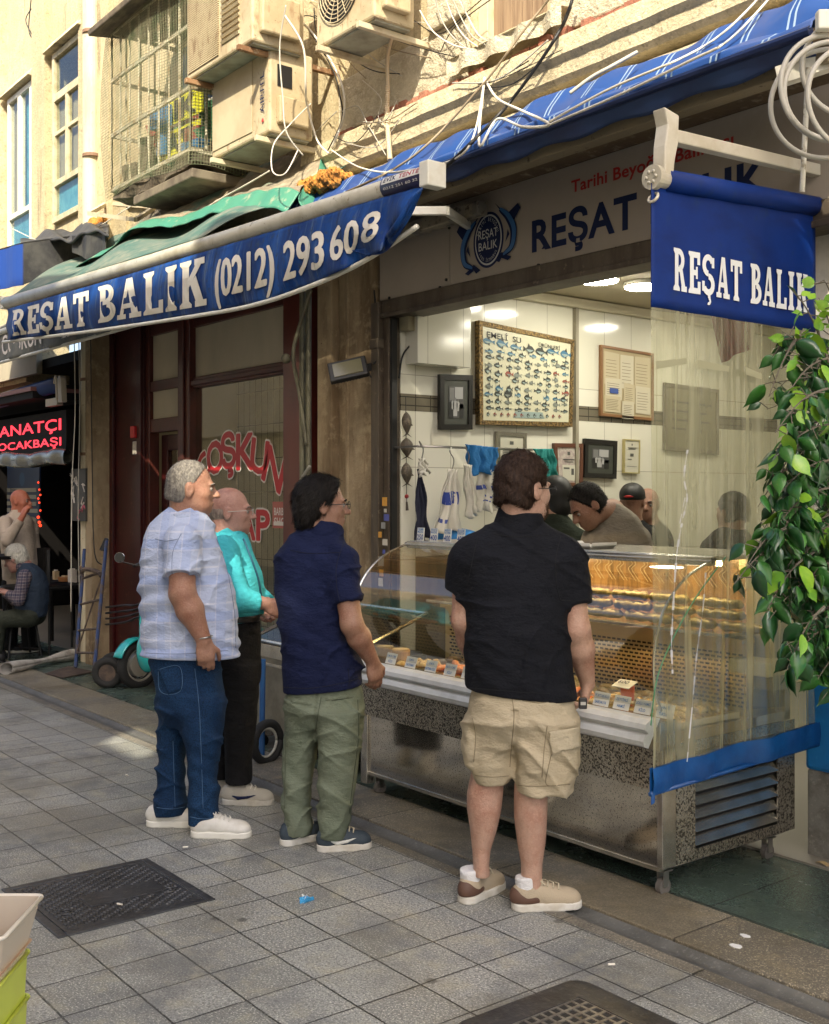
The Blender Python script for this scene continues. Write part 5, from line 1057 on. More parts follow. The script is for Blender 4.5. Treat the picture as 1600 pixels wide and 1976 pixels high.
cable(W((556, 30, 3.9), (600, 60, 4.2), (655, 150, 4.25), (664, 220, 4.25), (640, 285, 4.25)), .011, cwh, 'thick white cable bundle curving down the pilaster')
cable(W((556, 32, 3.9), (590, 50, 4.2), (640, 130, 4.28), (655, 180, 4.28), (660, 230, 4.28), (632, 292, 4.2)), .007, cblk, 'thin black cable beside the white bundle on the pilaster')
cable(W((550, 30, 3.75), (585, 90, 3.85), (590, 170, 3.9), (592, 200, 4.0), (612, 270, 4.1), (634, 296, 4.1)), .010, cwh, 'white cable hanging beside the lettered air conditioner')
cable(W((552, 10, 3.7), (540, 90, 3.7), (546, 190, 3.7), (553, 255, 3.7), (585, 300, 3.8)), .007, cgr, 'thin grey cable hanging across the lettered air conditioner')
cable(W((600, 200, 4.0), (560, 240, 3.9), (528, 280, 3.7), (526, 330, 3.6), (550, 335, 3.6), (575, 290, 3.7)), .006, cwh, 'white cable looping below the lettered air conditioner')
cable(W((606, 15, 4.3), (610, 60, 4.25), (625, 45, 4.25), (590, 30, 4.25), (560, 55, 4.1)), .005, cblk, 'short black wire tangle near the top of the pilaster')
cable(W((620, 0, 4.3), (640, 30, 4.3), (658, 42, 4.3), (665, -10, 4.3)), .006, cblk, 'black wire sagging beside the fan unit')
cable(W((608, 30, 4.3), (640, 45, 4.3), (665, 58, 4.3)), .006, cblk, 'short dark wire running to the fan unit bracket')
for k, (u, du) in enumerate(((845, 0), (862, 6), (874, 10), (884, 14), (895, 2))):
    cable(W((u-8, -20, 4.2), (u+4+du, 30, 4.25), (u+26+du, 68, 4.27), (u+56+du*.6, 94-4*k, 4.3)), .0055, cwh if k % 2 else cgr, ('leftmost','second','third','fourth','rightmost')[k]+' of the five thin wires fanning down to the brown shutter')
cable(W((800, 40, 4.3), (850, 65, 4.3), (905, 20, 4.3), (940, -10, 4.3)), .0045, cblk, 'thin black wire across the rough column')
cable(W((850, 100, 4.3), (880, 50, 4.3), (960, -10, 4.3)), .0045, cblk, 'thin black wire rising right past the rough column')
cable(W((810, 20, 4.2), (835, 60, 4.25), (870, 85, 4.28), (905, 95, 4.3)), .007, cwh, 'white wire curving under the fan unit bracket')
cable(W((700, 155, 4.25), (735, 190, 4.28), (730, 225, 4.28), (745, 245, 4.2)), .004, cwh, 'thin white wire on the shaded wall below the fan unit')
cable(W((660, 215, 4.3), (690, 205, 4.3), (710, 240, 4.2), (745, 300, 4.1)), .005, cgr, 'grey wire dropping over the cornice left of the corrugated hose')
cable(W((560, 320, 4.0), (610, 255, 4.28), (650, 215, 4.3)), .005, cgr, 'grey wire rising to the pilaster')
cable(W((20, 500-60, 4.3), (120, 470, 4.0), (250, 400, 4.1), (290, 370, 4.2), (330, 430, 3.9), (450, 370, 3.8), (520, 330, 3.8)), .007, cwh, 'white cable lying along the dusty tarpaulin')
cable(W((60, 0, 4.3), (56, 60, 4.3), (70, 80, 4.28), (50, 40, 4.3), (66, 10, 4.3)), .008, cblk, 'black cable loop hanging on the left building')
for k, (u, y) in enumerate(((143, 3.95), (152, 4.0))): cable(W((u, 640, y), (u+2, 800, y), (u-4+3*k, 940+40*k, y), (u+8*k-6, 1180, y)), .007, cgr if k else cwh, ('white rod hanging beside the graffiti panel', 'dark cord hanging beside the drain pipe')[k])
cable(W((175, 650, 4.0), (178, 900, 4.0), (182, 1060, 4.0), (196, 1090, 4.05)), .008, cblk, 'black cable hanging in front of the drain pipe')
rc = random.Random(41); cn = ('thin cable crossing the plaster near the fan unit', 'thin cable over the pilaster', 'thin cable along the cornice', 'thin cable above the striped awning')
for k in range(16):
    z_ = k % 4; u0 = (620, 600, 660, 900)[z_]+rc.uniform(-30, 40); v0 = (20, 40, 250, 150)[z_]+rc.uniform(-30, 30); u1 = u0+rc.uniform(60, 240); v1 = v0+((rc.uniform(20, 160)) if z_ < 2 else -(u1-u0)*.42+rc.uniform(-8, 8)); um, vm = (u0+u1)/2+rc.uniform(-15, 15), (v0+v1)/2+rc.uniform(8, 35)
    cable(W((u0, v0, 4.29), (um, vm, 4.2), (u1, v1, 4.27)), rc.uniform(.003, .006), rc.choice([cblk, cwh, cgr, cbr]), ('%s, %s' % (cn[z_], ('starting at left', 'a little to the right', 'sagging lowest', 'ending farthest right')[k//4])))
# corrugated drain hose
c0, c1 = P(748, 165, 4.2), P(751, 285, 4.1); n = 150
pts = smooth_path([P(757, 70, 4.1), P(748, 110, 4.18), c0, P(747, 220, 4.2), c1, P(753, 310, 4.05)], 25); o = MB().tube(pts, [.014+.003*(i % 2) if i > 50 else .012 for i in range(len(pts))], 10).build('drain_hose', M('hose_tan', (.50, .40, .26), .6), origin=c0); tag(o, 'tan corrugated drain hose hanging from the fan unit over the cornice', 'hose')
# cable coil at the top right corner
CO = thing('cable_coil', 'big coil of grey cable hanging at the top right corner', 'cable coil', PT(1600, 150, 4.0))
co_m = M('coil_grey', (.44, .42, .36), .45); random.seed(8)
for k, (cu, cv, r, yy) in enumerate(((1608, 175, .190, 4.0), (1600, 170, .205, 4.03), (1650, 190, .20, 3.97), (1640, 130, .19, 4.05), (1596, 200, .215, 4.08))):
    c = PT(cu, cv, yy); a1 = (RV*.9+DV*.2*math.sin(k)).normalized(); mb = MB(); mb.torus(c, a1, Vector((0, 0, 1)), r*.92, .0095, 48, 8); mb.build('cable_turn', co_m, CO, smooth=True)
mb = MB(); mb.obox(PT(1592, 40, 4.0), RV*.03, DV*.02, (0, 0, .035)); mb.build('connector', whitef, CO, bev=.006)
o = MB().tube([PT(1560, 130, 4.1), PT(1548, 370, 4.2)], .010, 8).build('hanging_rod', M('rod_white', (.6, .58, .5), .6, layers=((30, (.3, .27, .2), .5, .6),)), origin=PT(1560, 130, 4.1)); tag(o, 'speckled white rod hanging above the blue screen roller', 'rod')
# ---------------- restaurant at far left ----------------
RX = -10.72
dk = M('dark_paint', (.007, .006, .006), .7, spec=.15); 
t = thing('restaurant_front', 'dark open restaurant front with red lit letters at the left edge', 'restaurant front', (-12, FY, 0))
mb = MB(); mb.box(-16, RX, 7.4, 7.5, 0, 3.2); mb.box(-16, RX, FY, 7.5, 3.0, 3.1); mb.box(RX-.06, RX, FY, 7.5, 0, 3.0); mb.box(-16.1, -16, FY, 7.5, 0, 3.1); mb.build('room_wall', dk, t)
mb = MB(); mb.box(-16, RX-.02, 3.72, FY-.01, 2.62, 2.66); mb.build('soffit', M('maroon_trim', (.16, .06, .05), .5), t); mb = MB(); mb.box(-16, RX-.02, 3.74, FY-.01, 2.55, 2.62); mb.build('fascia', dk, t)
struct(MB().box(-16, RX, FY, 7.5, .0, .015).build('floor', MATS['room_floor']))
t = thing('roller_awning', 'dark blue roller awning with a cast end bracket above the red letters', 'awning', (-11.4, 3.9, 2.6)); a, b = P(-60, 790, 3.85), P(112, 742, 3.85); MB().tube([a, b], .075, 14).build('roller', M('roller_blue', (.01, .035, .14), .35), t, smooth=True)
mb = MB(); c = P(124, 752, 3.85); mb.prism([(-.03, -.12), (.07, -.12), (.06, .0), (.05, .10), (.0, .13), (-.05, .10), (-.04, .02)], lambda p, q, d: (c.x+p, 3.80+d, c.z+q), .05); mb.tube(smooth_path([(c.x-.06, 3.78, c.z+.06), (c.x, 3.77, c.z+.12), (c.x+.02, 3.77, c.z+.02), (c.x+.03, 3.77, c.z-.1)], 5), .012, 6); mb.box(c.x-.35, c.x-.05, 3.8, 3.86, c.z-.14, c.z-.07); mb.build('end_bracket', M('cast_grey', (.35, .31, .24), .5), t, bev=.004)
t = thing('lit_sign', 'black sign with glowing red letters over the restaurant entrance', 'sign', (-11.5, 3.95, 2.2)); YL = 3.95; x1 = P(128, 830, YL).x; zt = P(128, 790, YL).z; zb = P(128, 874, YL).z
MB().box(x1-2.6, x1, YL, YL+.08, zb, zt).build('sign_box', dk, t, bev=.005); led = emis('red_led', (1.0, .035, .06), .75)
def rtext(tx, x_right, wd, z, h, m):
    mb = MB(); mb.text(tx, lambda x, y: (x_right-wd+x, YL-.004, z+y), h, .015, 0, width=wd); mb.build('lit_letters', m, t)
ar = P(119, 830, YL).x; al_ = P(0, 830, YL).x; zA = P(119, 829, YL).z; hA = P(119, 807, YL).z-zA; wA = (ar-al_)*1.17
rtext('KANATÇI', ar, wA, zA, hA, led); zO = P(119, 859, YL).z; rtext('OCAKBAŞI', ar, (ar-al_)*1.03, zO, hA*.72, led)
t = thing('rolled_plastic_sheet', 'rolled clear plastic curtain hanging under the red letters', 'plastic sheet', P(60, 885, 3.95)); a, b = P(-60, 892, 3.95), P(130, 882, 3.95)
MB().grid(lambda p, q: a.lerp(b, p)+Vector((0, -.05*math.sin(q*6.28)+.01*math.sin(p*40), -.075*math.cos(q*6.28)*(1+.2*math.sin(p*13+q*5)))), 60, 16).build('roll', M('murky_plastic', (.10, .10, .08), .25, spec=.7, layers=((6, (.16, .16, .12), .5, .65, (.4, 1, 2)),)), t, smooth=True)
t = thing('menu_poster', 'dark blue menu poster with white price strips behind the standing man', 'poster', P(42, 960, 4.6)); YP = 4.9; a, b = P(14, 890, YP), P(76, 1010, YP)
mb = MB(); mb.box(a.x, b.x, YP, YP+.02, b.z, a.z, 0)
for k in range(4): z = P(40, 942+13*k, YP).z; mb.box(a.x+.01, a.x+.13, YP-.006, YP-.001, z-.05, z, 1); mb.box(a.x+.16, b.x-.10+.05*(k == 3), YP-.006, YP-.001, z-.05, z, 1); mb.text(('IZGARA', 'ADANA', 'KANAT', 'CİĞER')[k], lambda x, y: (a.x+.18+x, YP-.009, z-.04+y), .03, .01, 0, width=.2)
mb.poly([(P(43, 925, YP).x+.10*math.cos(i*math.pi/12), YP-.003, P(43, 925, YP).z+.10*math.sin(i*math.pi/12)*.9) for i in range(24)], 2); mb.build('print', [M('poster_blue', (.006, .022, .07), .5), M('strip_white', (.36, .34, .28), .6), M('poster_blue2', (.012, .06, .14), .5)], t)
t = thing('lamp_string', 'string of small red lamps hanging by the menu poster', 'lamps', P(76, 940, 4.5)); mb = MB(); ledo = emis('red_glow', (1, .06, .02), .8)
for k, v in enumerate((931, 945, 955, 962, 970, 985, 998, 1008, 1014)): mb.sph(P(74+(k % 3)*2, v, 4.5), .012+.006*(k > 5), 8)
mb.build('bulb', ledo, t)
# graffiti panel
t = thing('graffiti_panel', 'narrow dark panel with white scrawled graffiti beside the drain pipe', 'panel', P(148, 960, 4.1)); a, b = P(137, 905, 4.1), P(165, 1006, 4.1); MB().box(a.x, b.x, 4.1, 4.14, b.z, a.z).build('board', M('dark_grey_board', (.045, .045, .042), .5), t)
mb = MB(); random.seed(31); cx, cz = (a.x+b.x)/2, (a.z+b.z)/2
for k in range(9):
    px = a.x+.03+random.random()*(b.x-a.x-.06); pz = cz+.22-.05*k; mb.tube(smooth_path([(px+random.uniform(-.05, .05), 4.094, pz+random.uniform(-.06, .06)) for i in range(5)], 6), .005, 4, 0 if k < 7 else 1)
mb.build('graffiti', [whl, M('pink_paint', (.5, .12, .16), .6)], t)
t = thing('ac_outlet', 'old cream vent box on the wall above the restaurant soffit', 'vent', P(40, 680, 4.3)); a, b = P(-20, 645, 4.3), P(74, 720, 4.3); MB().box(a.x, b.x, 4.28, 4.345, b.z, a.z).build('plate', panelc, t); mb = MB(); c = P(50, 670, 4.28)
for k in range(8): mb.box(c.x-.16, c.x+.16, 4.26, 4.275, c.z-.10+.03*k, c.z-.085+.03*k)
mb.build('slat', dk, t)
# bar stools, table, tableware
blk = M('black_plastic', (.010, .010, .010), .4, spec=.3); chrome = M('dull_steel', (.35, .34, .32), .3, .9)
def stool(loc, label):
    t = thing('bar_stool', label, 'stool', loc); x, y, z = loc
    m = MB(); m.cyl((x, y, .66), (x, y, .72), .19, 28); m.build('seat', blk, t, bev=.02)
    for k in range(4): a = math.pi/4+k*math.pi/2; MB().tube([(x+.10*math.cos(a), y+.10*math.sin(a), .66), (x+.23*math.cos(a), y+.23*math.sin(a), .02)], .013, 8).build('leg', blk, t)
    m = MB(); m.torus((x, y, .06), (1, 0, 0), (0, 1, 0), .215, .008, 24, 6)
    for k in range(4): a = math.pi/4+k*math.pi/2; b = a+math.pi/2; m.tube([(x+.13*math.cos(a), y+.13*math.sin(a), .5), (x+.19*math.cos(b), y+.19*math.sin(b), .25)], .005, 5)
    m.build('foot_ring', blk, t); return t
st0 = PG(38, 1268); stool((st0.x, st0.y, 0), 'black bar stool with the white haired man sitting on it')
t = thing('dining_chair', 'black chair with its back to the street, beside the seated man', 'chair', PG(75, 1262)); c = PG(78, 1262)
MB().grid(lambda a, b: (c.x-.20+.42*a, c.y+.06*math.sin(a*3.1), .72+.36*b-.05*(a-.5)**2), 10, 8).build('backrest', blk, t, solid=.03); MB().box(c.x-.2, c.x+.22, c.y, c.y+.42, .66, .70).build('seat', blk, t, bev=.01)
for sx in (-.18, .2):
    for sy in (.02, .40): MB().cyl((c.x+sx, c.y+sy, 0), (c.x+sx, c.y+sy, .67), .014, 8).build('leg', blk, t)
t = thing('dining_table', 'dark restaurant table with napkins and small plates beyond the hand truck', 'table', P(118, 1120, 4.7)); c = P(118, 1117, 4.7)
MB().box(c.x-.45, c.x+.45, c.y-.3, c.y+.35, c.z-.03, c.z).build('table_top', dk, t, bev=.005)
for sx in (-.4, .4):
    for sy in (-.25, .3): MB().cyl((c.x+sx, c.y+sy, 0), (c.x+sx, c.y+sy, c.z-.03), .02, 8).build('leg', dk, t)
for k, (u, v, w_, h, m, lb, cat) in enumerate(((140, 1108, .05, .14, M('napkin_white', (.55, .5, .44), .7), 'white napkin dispenser at the right end of the restaurant table', 'napkin box'), (108, 1085, .04, .10, M('paper_tan', (.42, .30, .16), .7), 'tan paper box on the left of the restaurant table', 'box'), (126, 1098, .07, .05, M('bread_orange', (.35, .15, .05), .7), 'orange brown bread basket on the restaurant table', 'basket'), (122, 1112, .05, .025, MATS['napkin_white'], 'small white plate on the restaurant table', 'plate'))):
    p = P(u, v, 4.6); root = thing(('napkin_dispenser', 'paper_box', 'bread_basket', 'plate')[k], lb, cat, (p.x, p.y, c.z))
    q = MB(); q.box(p.x-w_, p.x+w_, p.y-w_*.7, p.y+w_*.7, c.z, c.z+h) if k < 2 else q.cyl((p.x, p.y, c.z), (p.x, p.y, c.z+h), w_, 16, r2=w_*1.25); q.build('body', m, root, bev=.006)
    MB().box(p.x-w_*.6, p.x+w_*.6, p.y-w_*.4, p.y+w_*.4, c.z+h, c.z+h+.015).build('content', MATS['napkin_white'] if k != 2 else MATS['paper_tan'], root, bev=.003)
t = thing('side_table', 'small dark table at the left border under the seated man hands', 'table', PG(-20, 1270)); c = PG(-25, 1275); MB().cyl((c.x, c.y, 1.00), (c.x, c.y, 1.03), .32, 28).build('table_top', dk, t); MB().cyl((c.x, c.y, 0), (c.x, c.y, 1.0), .03, 10).build('pedestal', dk, t)
# hand truck and rolled mat
t = thing('hand_truck', 'worn blue and rusty sack truck leaning on the drain pipe', 'hand truck', PG(185, 1290)); hb = M('truck_blue', (.02, .045, .13), .5, layers=((8, (.07, .05, .04), .5, .62),)); hr = M('truck_rust', (.12, .085, .06), .7, layers=((12, (.05, .035, .03), .4, .6),))
B = lambda u, v, y: P(u, v, y)
mb = MB(); L0, L1 = PG(146, 1292), PG(182, 1296)
for a, b in (((146, 1288, 3.72), (163, 1060, 4.0)), ((182, 1293, 3.66), (206, 1040, 4.05))): mb.tube([B(*a), B(*b)], .016, 8)
mb.build('side_rail', hb, t)
mb = MB()
for f in (.12, .30, .52, .74): a = B(146, 1288, 3.72).lerp(B(163, 1060, 4.0), f); b = B(182, 1293, 3.66).lerp(B(206, 1040, 4.05), f); mb.tube([a, b], .012, 6)
a = B(146, 1288, 3.72).lerp(B(163, 1060, 4.0), .12); b = B(182, 1293, 3.66).lerp(B(206, 1040, 4.05), .74); mb.tube([a, b], .008, 6)
mb.tube(smooth_path([B(158, 1105, 3.9), B(166, 1098, 3.9), B(190, 1104, 3.95), B(196, 1112, 3.95)], 4), .02, 8); mb.build('cross_bar', hr, t)
mb = MB(); mb.tube([B(206, 1040, 4.05), B(196, 1062, 4.0)], .022, 8); mb.build('handle_grip', blk, t)
mb = MB(); q = [PG(88, 1300, .02), PG(132, 1286, .02), PG(182, 1296, .02), PG(122, 1308, .02)]; mb.poly(q); mb.build('toe_plate', hr, t, solid=.008)
wc = P(208, 1268, 3.75); mb = MB(); mb.torus((wc.x, wc.y, .135), Vector((.75, -.66, 0)).normalized()*0+RV, Vector((0, 0, 1)), .098, .035, 28, 10); mb.build('tyre', M('tyre', (.018, .018, .017), .8, bump=(60, .3)), t, smooth=True); MB().cyl(Vector((wc.x, wc.y, .135))-DV*.02, Vector((wc.x, wc.y, .135))+DV*.02, .075, 20).build('rim', hr, t)
w2 = Vector((wc.x, wc.y, .135))+DV*.28-RV*.02; mb = MB(); mb.torus(w2, RV, Vector((0, 0, 1)), .098, .035, 28, 10); mb.build('tyre', MATS['tyre'], t, smooth=True); MB().cyl(Vector((wc.x, wc.y, .135)), w2, .012, 8).build('axle', hr, t)
t = thing('rolled_mat', 'torn white mat rolled up on the ground by the restaurant step', 'mat', PG(90, 1280)); a, b = PG(12, 1298, .03), PG(140, 1270, .03); MB().grid(lambda p, q: a.lerp(b, p)+Vector((0, .06*math.cos(q*6.28)*(1+.3*math.sin(p*9)), .035+.04*math.sin(q*6.28)*(1+.4*math.sin(p*7+1)))), 50, 14).build('roll', M('mat_white', (.42, .40, .36), .8, layers=((8, (.25, .23, .2), .5, .65),)), t, smooth=True, solid=.004)
# ---------------- turquoise scooter ----------------
turq = M('turquoise', (.02, .42, .42), .25, coat=.5); t = thing('scooter', 'turquoise scooter parked behind the man in the pale shirt', 'scooter', PG(285, 1330)); wx = PG(268, 1328)
def sp_(s, d, z): return Vector((wx.x, wx.y, 0))+RV*s+DV*d+Vector((0, 0, z))
th = 50; fw = (RV*math.cos(R_(th))+DV*math.sin(R_(th)))  # scooter points left toward the camera; body runs right and away
mb = MB(); mb.torus(sp_(0, 0, .20), fw, Vector((0, 0, 1)), .165, .042, 32, 10); o = mb.build('tyre', MATS['tyre'], t, smooth=True)
mb = MB(); nn = fw.cross(Vector((0, 0, 1))); mb.torus(sp_(0, 0, .20)-nn*.02, fw, Vector((0, 0, 1)), .135, .012, 28, 6); mb.torus(sp_(0, 0, .20)+nn*.02, fw, Vector((0, 0, 1)), .135, .012, 28, 6); mb.cyl(sp_(0, 0, .2)-nn*.03, sp_(0, 0, .2)+nn*.03, .10, 20); mb.build('rim', M('rim_pale', (.42, .40, .34), .4, .4), t)
def fend(a, b): an = R_(20+140*a); w_ = .055*(1-2*b); return sp_(0, 0, .20)+fw*(.225*math.cos(an))+Vector((0, 0, .225*math.sin(an)))+nn*w_
MB().grid(fend, 16, 4).build('front_fender', turq, t, smooth=True, solid=.012)
mb = MB(); F1 = Fld()
def lp(v): v = v-t.location; return (v.x, v.y, v.z)
F1.cone(lp(sp_(.02, .02, .36)+fw*.10), lp(sp_(.02, 0, .75)+fw*.14), .06, .07, .05); F1.cone(lp(sp_(0, 0, .26)+fw*.22), lp(sp_(0, 0, .25)+fw*.62), .09, .11, .06); F1.cone(lp(sp_(0, 0, .55)+fw*.75), lp(sp_(0, 0, .62)+fw*1.25), .12, .11, .08); F1.cone(lp(sp_(0, 0, .28)+fw*.6), lp(sp_(0, 0, .5)+fw*.8), .10, .12, .08)
q = lp(P(284, 1262, wx.y-.10)); F1.ell(q, (.13, .07, .15), None, .03); q2 = lp(P(280, 1180, wx.y-.02)); F1.cone(q2, q, .05, .06, .05); F1.mesh('body_shell', turq, t, .012)
F1 = Fld(); F1.cone(lp(sp_(0, 0, .72)+fw*.72), lp(sp_(0, 0, .75)+fw*1.25), .08, .07, .04); F1.mesh('seat', blk, t, .015)
mb = MB(); mb.tube([sp_(0, 0, .3)+fw*.05, sp_(0, 0, .98)+fw*.18], .022, 8); mb.tube(smooth_path([sp_(0, 0, 1.0)+fw*.18-nn*.32, sp_(0, 0, 1.03)+fw*.14-nn*.15, sp_(0, 0, 1.03)+fw*.14+nn*.15, sp_(0, 0, 1.0)+fw*.18+nn*.32], 5), .014, 8); mb.obox(sp_(0, 0, 1.0)+fw*.14, fw*.05, nn*.09, Vector((0, 0, .05))); mb.build('handlebar', blk, t, bev=.005)
mb = MB(); mb.torus(sp_(0, 0, .2)+fw*1.15, fw, Vector((0, 0, 1)), .165, .045, 32, 10); mb.build('tyre', MATS['tyre'], t, smooth=True)
mb = MB(); mc = P(231, 1076, sp_(0, 0, 0).y-.05); mb.cyl(mc-DV*.004, mc+DV*.012, .045, 20); mb.build('mirror', M('mirror', (.6, .62, .62), .05, 1.0), t, bev=.002); MB().tube([mc+Vector((0, 0, -.03)), sp_(0, 0, 1.0)+fw*.14-nn*.1], .006, 6).build('mirror_stem', blk, t)
mb = MB()
for k in range(4): mb.tube(smooth_path([P(205, 1172+11*k, 3.98), P(240, 1168+11*k, 3.9), P(268, 1166+8*k, 3.88), sp_(.0, .1, .8-.05*k)+fw*.2], 4), .010, 6)
mb.build('front_rack', blk, t, smooth=True)
# ---------------- fish shop interior ----------------
WX = -5.75; WXf = WX+.003
FR = thing('shop_room', 'white tiled interior of the fish shop with a grey tile band', 'room', (-4, 6, 0))
def shoptile():
    m = tilemat('shop_tiles', (.74, .72, .62), .30, .60, .0022, (.34, .31, .24), .12, 'yz'); return m
tl = shoptile(); tlx = tilemat('shop_tiles_back', (.70, .68, .58), .30, .60, .0022, (.34, .31, .24), .15, 'xz')
band = tilemat('band_tiles', (.17, .15, .11), .125, .055, .004, (.05, .045, .035), .15, 'yz')
mb = MB(); mb.box(WX-.10, WX, FY+.03, 8.6, 0, 2.165); mb.box(WX-.10, WX, FY+.03, 8.6, 2.275, 3.06); mb.build('side_wall', tl, FR)
MB().box(WX-.098, WX+.002, FY+.03, 8.6, 2.165, 2.275).build('tile_band', band, FR)
MB().box(WX, -2.1, 8.5, 8.6, 0, 3.06).build('back_wall', tlx, FR); MB().box(-2.2, -2.1, FY+.3, 8.5, 0, 3.06).build('side_wall', tl, FR)
yS1 = PX(1105, 700, WX).y; MB().box(WX, WX+.035, yS1, yS1+.03, .0, 3.0).build('corner_trim', M('tile_trim', (.30, .27, .2), .5), FR)
a = PX(806, 700, WX+.13); b = PX(909, 690, WX+.13); MB().box(WX+.003, WX+.13, a.y, b.y, a.z, 3.05).build('boxed_duct', tl, FR, bev=.003)
MB().box(WX+.0, WX+.05, FY+.13, 8.5, 2.985, 3.055).build('cornice', M('room_cornice', (.55, .50, .36), .6), FR, bev=.01)
ceil_ = M('ceiling_paint', (.52, .46, .32), .8, layers=((2, (.46, .40, .27), .4, .65),))
struct(MB().box(WX, -2.1, FY+.03, 8.6, 3.06, 3.12).build('ceiling', ceil_)); struct(MB().box(WX, -2.1, FY, 8.6, -.005, .02).build('floor', M('shop_floor', (.28, .26, .22), .4)))
led_w = emis('lamp_disc', (1.0, .94, .78), 27)
for k, (x, y) in enumerate(((-5.03, 5.9), (-5.03, 7.05), (-4.27, 6.1), (-5.07, 5.50), (-3.4, 6.6))):
    t = thing('ceiling_light', ('round white ceiling lamp beside the top edge of the blue screen', 'round ceiling lamp, farthest back in the shop', 'round ceiling lamp in the middle of the shop ceiling', 'round ceiling lamp cut off by the sign header', 'round ceiling lamp behind the blue screen')[k], 'ceiling light', (x, y, 3.06), 'ceiling lamps in the fish shop')
    MB().cyl((x, y, 3.03), (x, y, 3.058), .135, 32).build('lamp_body', whitef, t, bev=.004); MB().cyl((x, y, 3.022), (x, y, 3.029), .125, 32).build('lamp_diffuser', led_w, t)
# things on the side wall: corners measured on the photograph, laid on the wall plane
def wq(u, v, off=0.0): return PX(u, v, WX+off)
def wallframe(name, label, cat, cs, bw, fm, pm, thick=.03, group=None):
    q = [wq(u, v, thick) for u, v in cs]   # tl,tr,br,bl
    c = sum(q, Vector())/4; t = thing(name, label, cat, c, group); mb = MB(); cen = c
    def ins(p, k): 
        i = q.index(p); return None
    ex = (q[1]-q[0]).normalized(); ez = (q[0]-q[3]).normalized(); iq = [q[0]+ex*bw-ez*bw, q[1]-ex*bw-ez*bw, q[2]-ex*bw+ez*bw, q[3]+ex*bw+ez*bw]
    off = Vector((thick-.004, 0, 0)); n = 4
    vs = q+iq+[p-off for p in q]+[p-Vector((.012, 0, 0)) for p in iq]
    mb.add(vs, [(i, (i+1) % 4, 4+(i+1) % 4, 4+i) for i in range(4)]+[(8+i, 8+(i+1) % 4, (i+1) % 4, i) for i in range(4)]+[(4+i, 4+(i+1) % 4, 12+(i+1) % 4, 12+i) for i in range(4)])
    mb.build('frame', fm, t); 
    o = Vector((-.008, 0, 0)); MB().poly([p+o for p in iq]).build('print', pm, t)
    fn = lambda x, y, l=0: iq[3].lerp(iq[2], x).lerp(iq[0].lerp(iq[1], x), y)+Vector((-.006+.0015*l, 0, 0))
    return t, fn, (iq[1]-iq[0]).length, (iq[0]-iq[3]).length
gold = M('gilt_frame', (.26, .17, .06), .4, .5, layers=((60, (.07, .045, .02), .45, .55),), bump=(60, .8)); pap = M('poster_paper', (.62, .60, .44), .35, coat=.6, coatr=.03); fb = M('frame_black', (.015, .014, .013), .3); matb = M('dark_mat', (.05, .055, .045), .5, coat=.4)
fc = [M('fish_dark', (.035, .04, .035), .5), M('fish_blue', (.05, .16, .26), .5), M('fish_grey', (.20, .22, .19), .5), M('fish_red', (.28, .06, .04), .5), M('print_ink', (.015, .015, .015), .5), M('fish_pale', (.28, .36, .34), .5)]
t, fn, pw, ph = wallframe('fish_chart', 'large gilt framed chart of fish species on the tiled wall', 'poster', [(925, 618), (1109, 656), (1105, 824), (926, 819)], .032, gold, pap, .05)
mb = MB(); random.seed(12)
def fish(cx, cy, L, H, mi, flip=1, kind=0):
    # L,H as share of the poster height; built of a body, tail, fins
    def q(x, y, l=1): return fn(cx+x*L*flip*ph/pw, cy+y*L, l)
    n = 9; top = [(-.5+.8*i/n, H/L*.5*math.sin(math.pi*(i/n)**.8)) for i in range(n+1)]; bot = [(x, -y*.9) for x, y in top[::-1]]
    mb.poly([q(x, y) for x, y in top+bot[1:-1]], mi); mb.poly([q(.22, .02, 1.3), q(.5, .20*H/L*2, 1.3), q(.42, 0, 1.3), q(.5, -.20*H/L*2, 1.3), q(.22, -.02, 1.3)], mi)
    mb.poly([q(-.15, H/L*.38, 1.6), q(.02, H/L*.8, 1.6), q(.10, H/L*.3, 1.6)], 0); mb.poly([q(-.1, -H/L*.35, 1.6), q(.02, -H/L*.7, 1.6), q(.06, -H/L*.3, 1.6)], 0)
    mb.poly([q(-.42, -.01, 2), q(-.1, H/L*.1-.04, 2), q(.25, -.02, 2), q(-.1, -H/L*.38, 2)], 5 if mi in (1, 0) else 2)
    mb.poly([q(-.12, -.085-H*.3/L, 1), q(.12, -.085-H*.3/L, 1), q(.12, -.10-H*.3/L, 1), q(-.12, -.10-H*.3/L, 1)], 2)
rows = [(.85, 7, .13, .055, 1), (.76, 8, .085, .03, 1), (.69, 9, .095, .035, 0), (.61, 9, .085, .036, 0), (.53, 9, .08, .038, 0), (.45, 10, .075, .036, 0), (.37, 9, .08, .04, 0), (.29, 9, .085, .04, 0), (.215, 9, .085, .034, 0), (.14, 9, .08, .026, 0)]
for ry, n, L, H, blu in rows:
    for i in range(n):
        if ry < .7 and random.random() < .06: continue
        fish(.07+.87*i/(n-1)+random.uniform(-.012, .012), ry-.008+random.uniform(-.014, .014), L*random.uniform(1.1, 1.6), H*random.uniform(1.1, 1.8), random.choice([1, 1, 0]) if blu else random.choice([0, 0, 2, 0, 1, 2, 3 if random.random() < .35 else 0]), random.choice([1, 1, 1, -1]))
for i in range(12): fish(.06+.075*i, .065, .05, .045, random.choice([0, 3, 0, 3]), 1)
mb.poly([fn(.34, .035, .5), fn(.70, .035, .5), fn(.68, .11, .5), fn(.36, .11, .5)], 5)
mb.poly([fn(.28+.035*math.cos(a*.4)*1.2, .30+.045*math.sin(a*.4), 1.5) for a in range(16)], 0); mb.poly([fn(.275, .26, 1.4), fn(.285, .26, 1.4), fn(.285, .19, 1.4)], 0)
